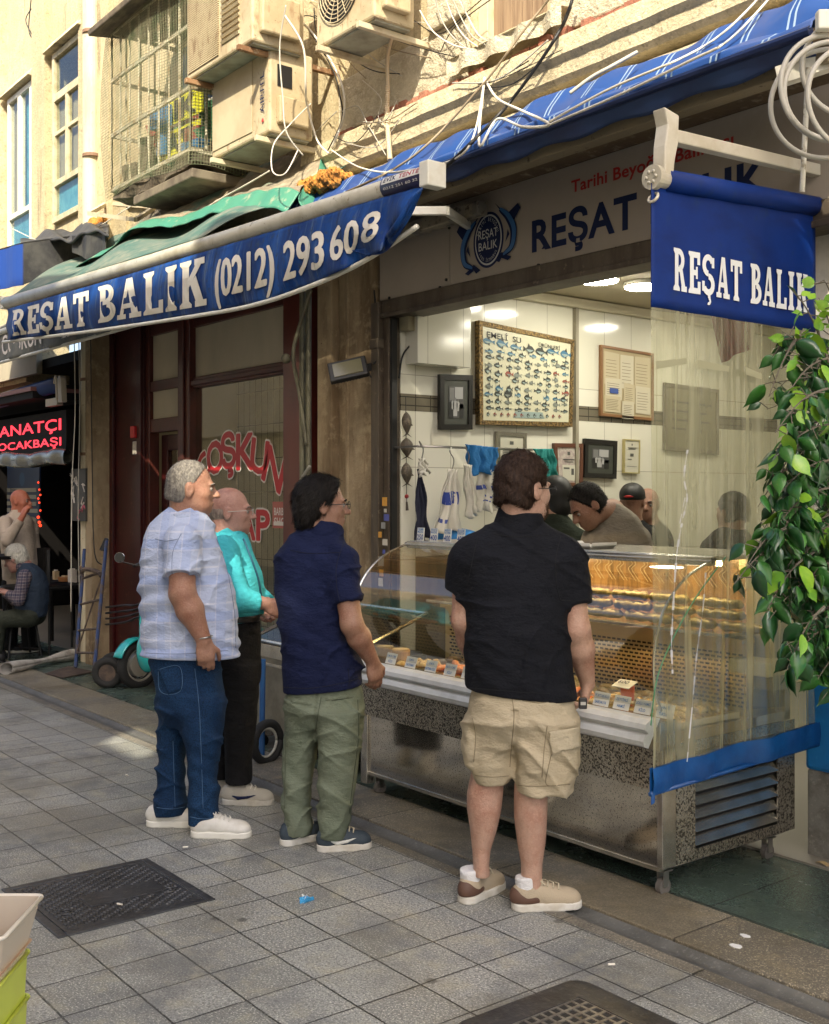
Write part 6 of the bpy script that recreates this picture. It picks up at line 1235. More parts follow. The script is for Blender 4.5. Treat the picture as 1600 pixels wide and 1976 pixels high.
mb.add(*[[fn(.04+x/4.05*.40, .90+y*.062, 1) for x, y in text2d('EKONOMELİ SU', .01)[0]] if 0 else [fn(.05+x/text2d('EMELİ  SU', .01)[2]*.37, .89+y*.062, 1) for x, y in text2d('EMELİ  SU', .01)[0]], text2d('EMELİ  SU', .01)[1], 4]); mb.add([fn(.62+x/text2d('ÜRÜNLERİ', .01)[2]*.25, .89+y*.045, 1) for x, y in text2d('ÜRÜNLERİ', .01)[0]], text2d('ÜRÜNLERİ', .01)[1], 4)
mb.build('fish_print', fc, t)
# black framed photographs
gray = [M('g%d' % k, (c,)*3, .4) for k, c in enumerate((.02, .08, .2, .42))]
def photo(name, label, cs, bw, inner, seed):
    t, fn, pw, ph = wallframe(name, label, 'picture', cs, bw, fb, matb, .035); mb = MB(); x0, x1, y0, y1 = inner; random.seed(seed); q = lambda x, y, l: fn(x0+(x1-x0)*x, y0+(y1-y0)*y, l)
    mb.poly([q(0, 0, .5), q(1, 0, .5), q(1, 1, .5), q(0, 1, .5)], 1)
    for r in ((.05, .55, .35, .95, 2), (.4, .6, .95, .97, 3), (.0, .0, .3, .5, 0), (.7, .0, 1, .45, 0), (.62, .3, .98, .6, 1)): mb.poly([q(r[0], r[1], 1), q(r[2], r[1], 1), q(r[2], r[3], 1), q(r[0], r[3], 1)], r[4])
    for (cx, cy, s) in ((.42, .32, .16), (.6, .38, .10), (.25, .42, .09)):   # figures in the photograph
        mb.poly([q(cx+s*.45*math.cos(i*.5236), cy+s*1.7+s*.35*math.sin(i*.5236), 2.2) for i in range(12)], 2); mb.poly([q(cx-s*.8, cy-s*1.6, 2), q(cx+s*.8, cy-s*1.6, 2), q(cx+s, cy+s, 2), q(cx+s*.3, cy+s*1.5, 2), q(cx-s*.3, cy+s*1.5, 2), q(cx-s, cy+s, 2)], 3)
    mb.build('photograph', gray, t)
photo('framed_photograph', 'tall black framed old photograph left of the fish chart', [(850, 722), (913, 724), (912, 829), (850, 829)], .035, (.2, .8, .14, .86), 1)
photo('framed_photograph', 'black framed old photograph above the bending man', [(1130, 846), (1192, 851), (1190, 924), (1128, 921)], .035, (.17, .83, .17, .84), 2)
silv = M('silver_frame', (.40, .38, .32), .25, .8)
def cert(name, label, cs, bw, fm, lines, deco=None, pm=None, cat='certificate'):
    t, fn, pw, ph = wallframe(name, label, cat, cs, bw, fm, pm or M('cert_paper', (.58, .56, .46), .4, coat=.5), .03); mb = MB(); random.seed(len(lines)+cs[0][0])
    for (y, x0, x1, h) in lines: mb.poly([fn(x0, y, .6), fn(x1, y, .6), fn(x1, y+h, .6), fn(x0, y+h, .6)], 0)
    if deco: deco(mb, fn)
    mb.build('print_marks', [M('ink_soft', (.09, .09, .08), .6), M('ink_blue', (.05, .09, .3), .5), M('cert_white', (.62, .60, .5), .5)], t); return t
cert('framed_certificate', 'small silver framed certificate behind the heads, under the fish chart', [(960, 832), (1017, 836), (1016, 905), (960, 902)], .028, silv, [(.70, .42, .58, .12), (.55, .2, .8, .03), (.46, .12, .9, .025), (.40, .12, .88, .025), (.34, .12, .9, .025), (.28, .12, .7, .025)])
cert('framed_certificate', 'brown framed licence with portrait beside the green towel', [(1070, 855), (1126, 856), (1125, 940), (1074, 938)], .03, M('wood_frame', (.12, .05, .03), .35), [(.78, .44, .56, .10), (.64, .25, .75, .03), (.58, .3, .7, .02)], lambda mb, fn: (mb.poly([fn(.2, .06, 1), fn(.78, .06, 1), fn(.78, .5, 1), fn(.2, .5, 1)], 2), mb.poly([fn(.6, .22, 1.6), fn(.72, .22, 1.6), fn(.72, .4, 1.6), fn(.6, .4, 1.6)], 0), mb.poly([fn(.25, .38, 1.6), fn(.52, .38, 1.6), fn(.52, .43, 1.6), fn(.25, .43, 1.6)], 0)), M('pattern_paper', (.42, .34, .32), .5, layers=((30, (.55, .5, .44), .45, .55),)))
cert('certificate', 'pale narrow certificate with a green emblem, highest right of the bending man', [(1206, 847), (1236, 849), (1235, 914), (1205, 913)], .008, M('yellow_edge', (.42, .36, .16), .5), [(.84, .46, .54, .06), (.76, .2, .8, .02), (.72, .25, .75, .02), (.50, .38, .62, .09), (.40, .2, .5, .02), (.18, .15, .85, .012)])
t, fn, pw, ph = wallframe('notice_board', 'brown framed notice board full of pinned papers', 'notice board', [(1161, 665), (1262, 682), (1262, 812), (1160, 802)], .02, M('board_frame', (.24, .12, .05), .5), M('board_face', (.42, .34, .20), .7), .03); mb = MB(); random.seed(6)
for k, (x0, x1, y0, y1) in enumerate(((.03, .33, .45, .95), (.35, .62, .42, .94), (.64, .96, .45, .95), (.05, .38, .22, .55), (.42, .65, .20, .5), (.66, .96, .05, .48), (.03, .35, .03, .28), (.38, .62, -.05, .22))):
    dz = random.uniform(-.01, .01); l = .5+k*.5; mb.poly([fn(x0, y0+dz, l), fn(x1, y0-dz, l), fn(x1, y1-dz, l), fn(x0, y1+dz, l)], k % 2)
    for r in range(7): yy = y0+(y1-y0)*(.15+.10*r); mb.poly([fn(x0+.03, yy, l+.3), fn(x1-.03-random.random()*.08, yy, l+.3), fn(x1-.03-.02, yy+.008, l+.3), fn(x0+.03, yy+.008, l+.3)], 2)
mb.poly([fn(.13, .32, 5), fn(.3, .32, 5), fn(.3, .4, 5), fn(.13, .4, 5)], 3); mb.build('paper', [M('paper_a', (.52, .45, .30), .6), M('paper_b', (.58, .53, .40), .6), M('paper_ink', (.22, .18, .12), .7), MATS['ink_blue']], t)
cert('framed_board', 'large grey framed board on the wall behind the plastic screen', [(1284, 738), (1388, 752), (1388, 878), (1284, 868)], .03, M('grey_frame', (.16, .14, .10), .5), [(.75, .1, .9, .03), (.6, .1, .8, .03), (.45, .1, .85, .03), (.3, .1, .7, .03)], None, M('grey_print', (.20, .18, .12), .5), 'board')
mb = MB(); a = wq(834, 836, .006); b = wq(872, 852, .006); mb.poly([wq(832, 835, .006), wq(865, 836, .006), wq(868, 862, .006), wq(834, 861, .006)]); o = mb.build('wall_paper', M('tape_paper', (.66, .63, .52), .5), origin=a); tag(o, 'blank paper taped to the tiles under the tall black photograph', 'paper')
# junction box + cable inside, hanging fish ornament
c = wq(797, 610, .06); t = thing('junction_box', 'grey box with a black cable in the top corner of the fish shop opening', 'box', c); MB().box(WX+.003, WX+.10, c.y-.07, c.y+.13, c.z-.10, c.z+.04).build('box', M('box_beige', (.30, .27, .18), .6), t, bev=.006); MB().tube(smooth_path([wq(822, 630, .08), wq(812, 650, .05), wq(790, 668, .04), wq(776, 690, .03), wq(770, 730, .03)], 6), .006, 6).build('cable', cblk, t, smooth=True)
t = thing('fish_ornament', 'string of three dark carved fish with a red bead hanging on the left jamb', 'ornament', wq(785, 870, .05)); om = M('carved_fish', (.08, .065, .045), .6, layers=((30, (.16, .13, .09), .5, .6),))
MB().tube([wq(783, 765, .06), wq(785, 985, .06)], .0025, 5).build('string', cblk, t)
for v0, v1, s in ((795, 838, 1), (845, 882, 1.35), (893, 934, 1.15)):
    a, b = wq(784, v0, .06), wq(786, v1, .06); mb = MB(); n = 10; d = b-a
    mb.tube([a+d*(i/n) for i in range(n+1)], [.004+.028*s*math.sin(math.pi*(i/n)**.8) for i in range(n+1)], 10); mb.poly([b-d*.08, b+Vector((0, .04*s, -.02)), b+d*.02, b+Vector((0, -.04*s, -.02))]); mb.poly([a+d*.35+Vector((0, .02*s, 0)), a+d*.6+Vector((0, .05*s, 0)), a+d*.65+Vector((0, .015*s, 0))]); mb.build('carved_fish', om, t, smooth=False)
mb = MB(); mb.sph(wq(785, 958, .06), .014, 10); mb.build('bead', M('bead_red', (.3, .03, .03), .3), t); MB().tube([wq(785, 968, .06), wq(786, 985, .06)], [.006, .010], 8).build('tassel', om, t)
# clothes rail with bags and towels
yA, zR = wq(806, 861, .25).y, wq(806, 861, .25).z; RA, RB = wq(806, 861, .25), wq(1028, 868, .25); t = thing('hanging_rail', 'thin metal rail along the tiled wall holding bags and towels', 'rail', RA); MB().tube([RA, RB], .008, 8).build('bar', chrome, t, smooth=True)
mb = MB(); 
for p in (RA, RB): mb.tube([p, p-Vector((.24, 0, 0))], .007, 6)
mb.build('wall_bracket', chrome, t)
bagw = M('plastic_bag', (.62, .60, .52), .35, bump=((7, .8), (18, .5)), spec=.6); bagb = M('bag_print', (.03, .06, .30), .5); tow1 = M('towel_blue', (.02, .16, .42), .9, bump=(40, .6)); tow2 = M('towel_green', (.03, .28, .26), .9, bump=(40, .6))
def drape(name, label, cat, quad, m, n=18, seed=0, pr=None, off=.27, w_=.02):
    a, b, c, d = [wq(u, v, off) for u, v in quad]; t = thing(name, label, cat, (a+b)/2)
    f = lambda x, y: a.lerp(b, x).lerp(d.lerp(c, x), y)+Vector((w_*math.sin(x*15+seed+y*2)*(.3+y)+w_*.5*math.sin(x*33+y*5), .010*math.sin(y*11+x*4), .012*math.sin(x*12+seed)*y))
    MB().grid(f, n, n).build('cloth' if 'towel' in name else 'bag_body', m, t, smooth=True, solid=.004)
    if pr:
        mb = MB()
        for (x0, x1, y0, y1) in pr: mb.grid(lambda p, q: f(x0+(x1-x0)*p, y0+(y1-y0)*q)+Vector((.006, 0, 0)), 8, 4)
        mb.build('print', bagb, t, smooth=True)
    mb = MB(); h = (a+b)/2; mb.tube(smooth_path([h, h+Vector((0, .012, .06)), h+Vector((0, -.02, .11)), h+Vector((-.01, .0, (RA.z-h.z)))], 5), .004, 6)
    if 'bag' in name: mb.build('hook', chrome, t)
    return t
drape('carrier_bag', 'large white carrier bag with blue print hanging leftmost but one on the rail', 'bag', [(862, 905), (884, 905), (893, 1025), (838, 1028)], bagw, seed=1, pr=[(.1, .75, .36, .56), (.1, .5, .78, .84)])
drape('carrier_bag', 'white carrier bag with folded straps in the middle of the rail', 'bag', [(893, 895), (912, 898), (918, 990), (905, 1000)], bagw, seed=2, off=.30)
drape('carrier_bag', 'white carrier bag with blue band under the blue towel', 'bag', [(920, 905), (960, 905), (962, 990), (922, 985)], bagw, seed=4, pr=[(.05, .9, .38, .48), (.1, .8, .62, .66), (.1, .6, .72, .75)])
drape('carrier_bag', 'small crumpled white bag hanging at the left end of the rail', 'bag', [(808, 885), (820, 885), (826, 912), (810, 918)], bagw, seed=5, off=.28)
drape('dark_coat', 'dark navy garment hanging at the left end of the rail', 'garment', [(806, 905), (812, 905), (828, 1040), (800, 1045)], M('coat_navy', (.012, .014, .035), .8), seed=5, off=.2)
drape('blue_towel', 'bright blue towel draped over the rail', 'towel', [(897, 857), (962, 864), (958, 912), (908, 916)], tow1, seed=3, off=.30)
drape('green_towel', 'teal towel draped over the right end of the rail', 'towel', [(1028, 866), (1066, 866), (1078, 925), (1045, 930)], tow2, seed=6, off=.30)
o = MB().box(WX+.01, WX+.5, wq(800, 1000).y, 5.7, .3, 1.22).build('metal_cabinet', M('cabinet_dark', (.14, .12, .08), .4, .3), origin=(WX+.2, 5.3, .3), bev=.006); tag(o, 'dark metal cabinet standing under the hanging bags', 'cabinet')
t = thing('blue_cushion', 'rounded blue cover behind the price tags on the left of the counter', 'cover', P(875, 1028, 4.7)); c = P(880, 1040, 4.7); F_ = Fld(); F_.ell((0, 0, .0), (.22, .14, .07), None, .01); F_.mesh('cover', tow1, t, .01); t.location = c
# ---------------- display fridge ----------------
ss = M('stainless', (.62, .58, .50), .25, .85, layers=((3, (.50, .46, .38), .4, .6), (110, (.10, .09, .075), .50, .55)), bump=(120, .25)); ssm = M('mirror_steel', (.66, .62, .54), .09, .92, layers=((1.6, (.45, .41, .34), .45, .6), (130, (.10, .09, .075), .57, .61)), bump=(4, .05)); ssp = M('steel_plain', (.62, .60, .54), .22, .9, layers=((6, (.46, .44, .38), .4, .6), (60, (.3, .28, .24), .62, .7))); bump_m = M('bumper_white', (.60, .62, .62), .35, layers=((7, (.50, .51, .50), .45, .65),))
FX0, FX1, FYf, FYb = -4.98, -2.90, 3.50, 4.42
t = FG = thing('fish_counter', 'long stainless refrigerated fish counter with curved glass front', 'display counter', (-3.95, 3.95, 0))
mb = MB(); mb.box(FX0, FX1, FYf+.02, FYf+.028, .435, .615); mb.build('upper_front_panel', ss, t); MB().box(FX0+.06, FX1-.03, FYf+.035, FYf+.043, .13, .432).build('lower_front_panel', ssm, t)
mb = MB(); mb.box(FX0, FX0+.055, FYf+.02, FYf+.075, .06, .43); mb.box(FX1-.03, FX1, FYf+.015, FYf+.10, .13, .62); mb.box(FX0+.055, FX1-.03, FYf+.03, FYf+.07, .11, .13); mb.box(FX0, FX0+.055, FYb-.06, FYb, .06, .6); mb.build('corner_post', ssp, t, bev=.003)
mb = MB(); mb.box(FX1-.004, FX1, FYf+.10, FYf+.22, .13, .62); mb.box(FX1-.004, FX1, FYb-.13, FYb, .13, .62); mb.box(FX1-.004, FX1, FYf+.22, FYb-.13, .13, .175); mb.box(FX1-.004, FX1, FYf+.22, FYb-.13, .575, .62); mb.build('side_panel', ss, t)
MB().box(FX1-.05, FX1-.045, FYf+.1, FYb-.02, .14, .61).build('side_recess', M('recess_black', (.02, .02, .02), .7), t)
mb = MB()
for k in range(7):
    z = .205+.055*k; mb.obox((FX1-.010, (FYf+.22+FYb-.13)/2, z), (.013, 0, -.016), (0, (FYb-FYf-.35)/2, 0), (.0012, 0, .001))
mb.build('louvre', ssp, t)
MB().box(FX0+.02, FX1-.055, FYf+.1, FYb, .10, .60).build('cabinet_body', M('cab_in', (.12, .11, .10), .5), t)
for x in (FX0+.08, FX1-.06):
    for y in (FYf+.09, FYb-.12):
        m = MB(); m.cyl((x-.012, y, .036), (x+.012, y, .036), .034, 18, 0); m.box(x-.018, x-.014, y-.016, y+.016, .036, .105, 1); m.box(x+.014, x+.018, y-.016, y+.016, .036, .105, 1); m.box(x-.028, x+.028, y-.028, y+.028, .100, .106, 1); m.build('caster', [M('caster_grey', (.12, .11, .10), .6), chrome], t)
# bumper rails
mb = MB(); prof = [(3.43, .625), (3.405, .635), (3.40, .655), (3.41, .675), (3.43, .682), (3.425, .69), (3.41, .70), (3.415, .72), (3.44, .735), (3.50, .735)]
mb.add([(x, y, z) for x in (FX0-.02, FX1) for y, z in prof], [(i, i+1, len(prof)+i+1, len(prof)+i) for i in range(len(prof)-1)]+[tuple(range(len(prof)))[::-1], tuple(range(len(prof), 2*len(prof)))]); mb.build('bumper', bump_m, t, smooth=False)
mb = MB(); mb.box(FX0, FX1, 3.50, 3.60, .60, .72); mb.build('front_sill', ssp, t, bev=.004)
# tub and tray floor
mb = MB(); mb.box(FX0+.01, FX1-.01, 3.60, 4.15, .60, .66); mb.build('deck', M('deck_steel', (.46, .34, .18), .35, .6), t)
warm_in = M('inner_panel', (.52, .46, .34), .4, .4)
mb = MB(); mb.box(FX0+.01, FX1-.01, 4.10, 4.40, .62, .66); mb.box(FX0+.01, FX1-.01, 4.36, 4.40, .62, 1.30); mb.build('rear_panel', warm_in, t)
# perforated return-air panel
perf = M('perforated_steel', (.62, .48, .25), .35, .7); mb = MB(); mb.box(FX0+.02, FX1-.02, 4.10, 4.108, .66, .98); mb.box(FX0+.02, FX1-.02, 4.06, 4.16, .98, 1.0); mb.build('perforated_panel', perf, t)
mb = MB(); hole = M('slot_dark', (.015, .012, .01), .8)
for r in range(13):
    for k in range(64):
        x = FX0+.06+.0315*k+(.0157 if r % 2 else 0); z = .70+.0185*r
        if x < FX1-.05: mb.add([(x, 4.0985, z), (x+.023, 4.0985, z), (x+.023, 4.0985, z+.009), (x, 4.0985, z+.009)], [(0, 1, 2, 3)])
mb.build('slot', hole, t)
# shelf, top rail, warm tube lamp
MB().box(FX0+.03, FX1-.03, 3.95, 4.34, 1.015, 1.030).build('shelf', ssp, t, bev=.002)
mb = MB(); mb.box(FX0+.02, FX1-.0, 3.84, 4.40, 1.345, 1.365); mb.box(FX0+.02, FX1, 3.82, 3.86, 1.325, 1.362); mb.build('top_rail', ssp, t, bev=.003)
MB().tube([(FX0+.1, 4.02, 1.325), (FX1-.1, 4.02, 1.325)], .013, 10).build('tube_lamp', emis('counter_lamp', (1.0, .70, .32), 24), t)
# curved glass front and glass ends
gp = smooth_path([Vector((0, 3.53, .735)), Vector((0, 3.475, .85)), Vector((0, 3.47, 1.0)), Vector((0, 3.53, 1.16)), Vector((0, 3.66, 1.28)), Vector((0, 3.83, 1.345))], 5)
mb = MB(); ng = len(gp)-1; mb.grid(lambda a, b: (FX0+.01+(FX1-FX0-.02)*a, gp[min(ng, round(b*ng))].y, gp[min(ng, round(b*ng))].z), 2, ng); cg = glassy('counter_glass', (.93, .94, .88), .09); mb.build('front_glass', cg, t, smooth=True)
for x in (FX0+.012, FX1-.012): MB().poly([(x, p.y, p.z) for p in gp]+[(x, 4.38, 1.345), (x, 4.38, .68)]).build('end_glass', cg, t)
mb = MB(); mb.tube([(FX0+.005, p.y, p.z) for p in gp], .006, 6); mb.tube([(FX1-.005, p.y, p.z) for p in gp], .006, 6); mb.tube([(FX0, 3.83, 1.345), (FX1, 3.83, 1.345)], .012, 8); mb.tube([(x_, 3.66, 1.0) for x_ in (-4.20, -4.19)], .001, 4); mb.build('glass_edge', ssp, t)
MB().box(-4.215, -4.20, 3.62, 4.10, .66, 1.0).build('divider_glass', cg, t)
mb = MB()     # end hinge plate of dull plastic at the right end of the counter
mb.box(FX1+.0, FX1+.03, 4.05, 4.40, 1.22, 1.33); mb.build('end_bracket', M('yellowed_plastic', (.55, .50, .32), .5), t, bev=.006)
# price tags above
tagw = M('tag_white', (.70, .69, .62), .4); inkb = M('tag_blue', (.02, .06, .24), .4); tagl = M('tag_lightblue', (.03, .16, .40), .4)
def pricetag(x, y, z, w_, h, lines, label, tilt=.15, group='price tags on the fish counter', numrow=None):
    t = thing('price_tag', label, 'price tag', (x, y, z), group); n = Vector((0, -math.cos(tilt), math.sin(tilt))); up = Vector((0, math.sin(tilt), math.cos(tilt)))
    MB().obox(Vector((x, y, z))+up*h/2, (w_/2, 0, 0), n*.0012, up*h/2).build('card', tagw, t); mb = MB(); k = len(lines)
    for i, (tx, s, mi) in enumerate(lines):
        wd = min(w_*.88, len(tx)*s*h*.62+.004); yy = h*(1-(i+.82)/(k+.15)) if numrow is None else (h*(.80-.2*i) if i < k-1 else h*.08)
        o = Vector((x-wd/2, y, z))+n*.003+up*yy; mb.text(tx, lambda p, q: o+Vector((p, 0, 0))+up*q, s*h, .02, mi, width=wd)
    mb.build('lettering', [inkb, tagl], t); return t
for k, (u, nm, num) in enumerate(((811, 'TARAMA|MEZESİ', '250₺'), (837, 'BARBUN FİLE|MARİNE', '400₺'), (863, 'BARBUN|PASTIRMA', '400₺'), (889, 'MİDYE DOLMA|PORSİYON', '400₺'))):
    p = P(u, 1058, 3.86); l = nm.split('|'); pricetag(p.x, p.y, 1.366, .062, .072, [(l[0], .17, 1), (l[1], .17, 1), (num.replace('₺', ''), .40, 0)], 'upright price card reading %s on the counter top, %s from the left' % (num[:3], ('first', 'second', 'third', 'fourth')[k]), .1, numrow=1)
for u, lab in ((757, 'SOMON FÜME|KİLO'), (795, 'SOMON|PASTIRMA'), (834, 'SOMON|PASTIRMA KİLO'), (871, 'NATA FÜME|KİLO'), (905, 'LAKERDA|KİLO'), (1163, 'PORTAKALLI|SARDALYA'), (1202, 'ZEYTİNLİ|HAMSİ'), (1243, 'SOSLU HAMSİ|KİLO'), (1286, 'HAMSİ|TURŞUSU')):
    p = P(u, 1308 if u < 1000 else 1385, 3.52); l = lab.split('|'); pricetag(p.x, 3.505, .737, .085, .058, [(l[0], .20, 1), (l[1], .20, 1)], 'small card reading %s %s at the front of the counter' % (l[0].lower(), l[1].lower()), .35)
# food
orange = M('smoked_orange', (.66, .17, .02), .4, layers=((14, (.75, .36, .10), .45, .65), (40, (.35, .10, .02), .55, .7)), bump=(40, .6), spec=.7); paleF = M('pale_fillet', (.70, .55, .30), .35, layers=((18, (.45, .28, .10), .5, .65),), bump=(30, .5)); darkF = M('dark_fillet', (.20, .12, .05), .3, layers=((18, (.42, .28, .12), .5, .65),), bump=(30, .5)); yel = M('marinated_yellow', (.55, .36, .10), .25, layers=((22, (.75, .58, .28), .45, .6), (40, (.22, .13, .04), .55, .68)), bump=((25, 1.0), (60, .5)), spec=.8)
trayt = M('tray_clear', (.55, .48, .34), .25, spec=.7); random.seed(17)
def tray(x0, x1, y0, y1, z, m, label, heap=.03, n=14, L=.10, mats=None, name='fish_tray'):
    t = thing(name, label, 'tray', ((x0+x1)/2, (y0+y1)/2, z), 'food trays inside the fish counter'); mb = MB(); mb.box(x0, x1, y0, y1, z, z+.006); mb.box(x0, x0+.006, y0, y1, z, z+.03); mb.box(x1-.006, x1, y0, y1, z, z+.03); mb.box(x0, x1, y0, y0+.006, z, z+.03); mb.box(x0, x1, y1-.006, y1, z, z+.03); mb.build('tray', trayt, t)
    mb = MB()
    mb.grid(lambda a, b: (x0+.01+(x1-x0-.02)*a, y0+.01+(y1-y0-.02)*b, z+.012+heap*math.sin(math.pi*a)**.5*math.sin(math.pi*b)**.5+.004*math.sin(a*40+b*9)*math.sin(b*37)), 24, 20)
    for i in range(n):
        x, y = random.uniform(x0+.04, x1-.04), random.uniform(y0+.04, y1-.04); a = random.uniform(-.5, .5)+(1.57 if random.random() < .5 else 0); dx, dy = math.cos(a)*L/2, math.sin(a)*L/2; zz = z+.015+heap+random.uniform(-.004, .014)
        x = min(max(x, x0+abs(dx)), x1-abs(dx)); y = min(max(y, y0+abs(dy)), y1-abs(dy)); mb.tube([(x-dx, y-dy, zz), (x-dx*.5, y-dy*.5, zz+.005), (x, y, zz+.006), (x+dx*.5, y+dy*.5, zz+.003), (x+dx, y+dy, zz-.004)], [.004, .014, .016, .011, .003], 7)
    mb.build('fish_pieces', m, t, smooth=True); return t
tray(-4.94, -4.62, 3.64, 3.90, .662, yel, 'tray of yellow marinated pieces at the left end of the counter', .02)
tray(-4.60, -4.24, 3.62, 3.88, .662, orange, 'tray of orange smoked salmon slices near the left end', .035, 18, .13)
tray(-4.18, -3.86, 3.62, 3.88, .662, paleF, 'tray of pale fillets in the middle of the counter', .03)
tray(-3.84, -3.52, 3.62, 3.88, .662, orange, 'tray of orange fillets behind the man in beige shorts', .03)
tray(-3.50, -3.20, 3.62, 4.06, .662, yel, 'tray of oily yellow anchovies right of the man in shorts', .022, 40, .09)
tray(-3.18, -2.93, 3.62, 4.06, .662, yel, 'tray of marinated anchovies at the right end behind the plastic', .022, 34, .09)
tray(-4.90, -4.30, 3.90, 4.08, .662, darkF, 'tray of dark smoked fillets at the back left of the counter', .03, 12, .12)
tray(-4.20, -3.55, 3.90, 4.08, .662, yel, 'tray of yellow fillets at the back of the counter', .02, 20)
kraft = M('kraft_brown', (.40, .25, .10), .6, layers=((14, (.26, .15, .06), .45, .65),)); creamlid = M('cream_lid', (.66, .50, .26), .5)
for k, (u, v) in enumerate(((742, 1280), (772, 1272))):
    p = P(u, v+16, 3.72); t = thing('smoked_fish_roll', ('brown cut fish roll standing at the left end of the counter', 'second brown fish roll, right of the first at the left end')[k], 'fish roll', (p.x, 3.72, .69)); MB().cyl((p.x, 3.72, .68), (p.x+.01, 3.72, .775), .045, 20, r2=.052).build('roll', kraft, t, smooth=False, bev=.006); MB().cyl((p.x+.01, 3.72, .7755), (p.x+.01, 3.72, .779), .044, 20).build('cut_face', creamlid, t)
jarm = M('jar_olive', (.20, .16, .045), .3, layers=((20, (.32, .26, .09), .45, .65),), bump=(14, .8), spec=.7); random.seed(23)
for r in range(3):
    x = -4.15-.0; rown = 0
    while x < -2.98:
        L = random.uniform(.22, .30); z = 1.033+.024+.047*r; t = thing('wrapped_roll', 'one of the olive brown wrapped rolls stacked three high on the counter shelf', 'wrapped roll', (x+L/2, 4.02+.02*r, z), 'olive brown wrapped rolls on the counter shelf'); mb = MB(); n = 14; mb.tube([(x+L*i/n, 4.02+.01*r+.003*math.sin(i), z+.002*math.sin(i*2+r)) for i in range(n+1)], [.006 if i in (0, n) else .021+.003*math.sin(i*1.7+x*9) for i in range(n+1)], 12); mb.build('roll', jarm, t, smooth=True); x += L+.008
MB_ = MB().box(-4.2, -2.95, 3.96, 3.975, 1.03, 1.036)
wave = M('plastic_dome', (.26, .15, .06), .2, layers=((5, (.45, .27, .12), .45, .6, (3, 1, .7)), (9, (.10, .06, .03), .5, .65, (2, 1, .4))), spec=.8)
MB().box(FX0+.03, FX1-.03, 4.335, 4.345, 1.03, 1.335).build('rear_door', wave, FG)
mb = MB(); sq_ = M('glare_line', (.55, .45, .28), .3)  # glare in the tinted glass, drawn as pale squiggle tubes
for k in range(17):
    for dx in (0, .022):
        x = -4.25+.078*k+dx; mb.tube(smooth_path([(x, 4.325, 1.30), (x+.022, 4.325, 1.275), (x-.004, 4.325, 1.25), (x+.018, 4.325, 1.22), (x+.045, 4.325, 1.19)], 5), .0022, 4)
mb.build('glare_squiggle', sq_, FG)
t = thing('orange_cup', 'orange tub with a white card on top standing among the trays', 'tub', P(1211, 1345, 3.85)); p = P(1211, 1352, 3.80); MB().cyl((p.x, 3.80, .69), (p.x, 3.80, .775), .028, 20, r2=.032).build('cup', M('orange_red', (.62, .11, .01), .4), t); MB().obox((p.x, 3.78, .785), (.05, 0, 0), (0, .03, .012), (0, 0, .0015)).build('card', tagw, t); mb = MB(); mb.text('600₺'.replace('₺', ''), lambda x, y: (p.x-.03+x, 3.765+y, .790+y*.4), .022, .02, 0, width=.06); mb.build('lettering', navy, t)
t = thing('white_tray', 'white foam tray on the glass counter top in front of the bending man', 'tray', P(1128, 1050, 3.95)); c = P(1125, 1052, 3.95); mb = MB(); mb.box(c.x-.09, c.x+.10, 3.90, 4.05, 1.366, 1.372); 
for q in ((c.x-.105, c.x-.09), (c.x+.10, c.x+.115)): mb.obox(((q[0]+q[1])/2, 3.975, 1.38), (.010, 0, .008*(1 if q[0] > c.x else -1)), (0, .085, 0), (0, 0, .008))
mb.obox((c.x+.005, 3.89, 1.38), (.105, 0, 0), (0, .008, -.006), (0, 0, .008)); mb.build('tray', M('foam_white', (.72, .70, .64), .6), t, bev=.003)
# second, smaller chest to the left
t = thing('chest_cooler', 'small stainless chest cooler with sloping glass lid between the men and pillar', 'chest cooler', (-5.75, 3.9, 0)); CX0, CX1, CY0, CY1 = -6.35, -5.28, 3.62, 4.22
ssp2 = M('steel_dull', (.26, .25, .21), .35, .8, layers=((5, (.18, .17, .14), .4, .6),))
MB().box(CX0, CX1, CY0, CY1, .14, .66).build('body', ssp2, t, bev=.006); mb = MB(); mb.box(CX0-.01, CX1+.01, CY0-.012, CY0, .60, .68); mb.box(CX0, CX1, CY0-.008, CY0, .545, .565); mb.box(CX0+.55, CX0+.56, CY0-.006, CY0, .16, .54); mb.box(CX0, CX0+.03, CY0-.008, CY0, .14, .6); mb.box(CX1-.04, CX1, CY0-.008, CY0, .14, .6); mb.build('trim', ssp, t, bev=.002)
mb = MB(); mb.box(CX0+.60, CX1-.08, CY0-.007, CY0-.001, .26, .50); mb.build('door', M('door_steel', (.36, .35, .3), .25, .8), t, bev=.003); mb = MB(); xd = CX0+.74
for a, b in (((xd, .46), (xd+.06, .30)), ((xd+.06, .30), (xd+.14, .47))): mb.bar((a[0], CY0-.012, a[1]), (b[0], CY0-.012, b[1]), .025, .006, up=(0, 1, 0))
mb.build('door_mark', M('mark_dark', (.02, .03, .045), .5), t)
MB().poly([(CX0+.02, CY0+.02, .70), (CX1-.02, CY0+.02, .70), (CX1-.02, CY1, .90), (CX0+.02, CY1, .90)]).build('glass_lid', glassy('lid_glass', (.6, .62, .6), .22), t); mb = MB(); mb.tube([(CX0, CY0+.01, .695), (CX1, CY0+.01, .695)], .012, 6); mb.tube([(CX0, CY1, .905), (CX1, CY1, .905)], .012, 6)
for x in (CX0, CX1): mb.tube([(x, CY0+.01, .695), (x, CY1, .905)], .012, 6)
mb.build('lid_frame', ssp, t); mb = MB(); mb.box(CX0+.02, CX1-.02, CY0+.03, CY1-.02, .66, .675); mb.build('inner_floor', M('chest_inner', (.08, .09, .10), .5), t)
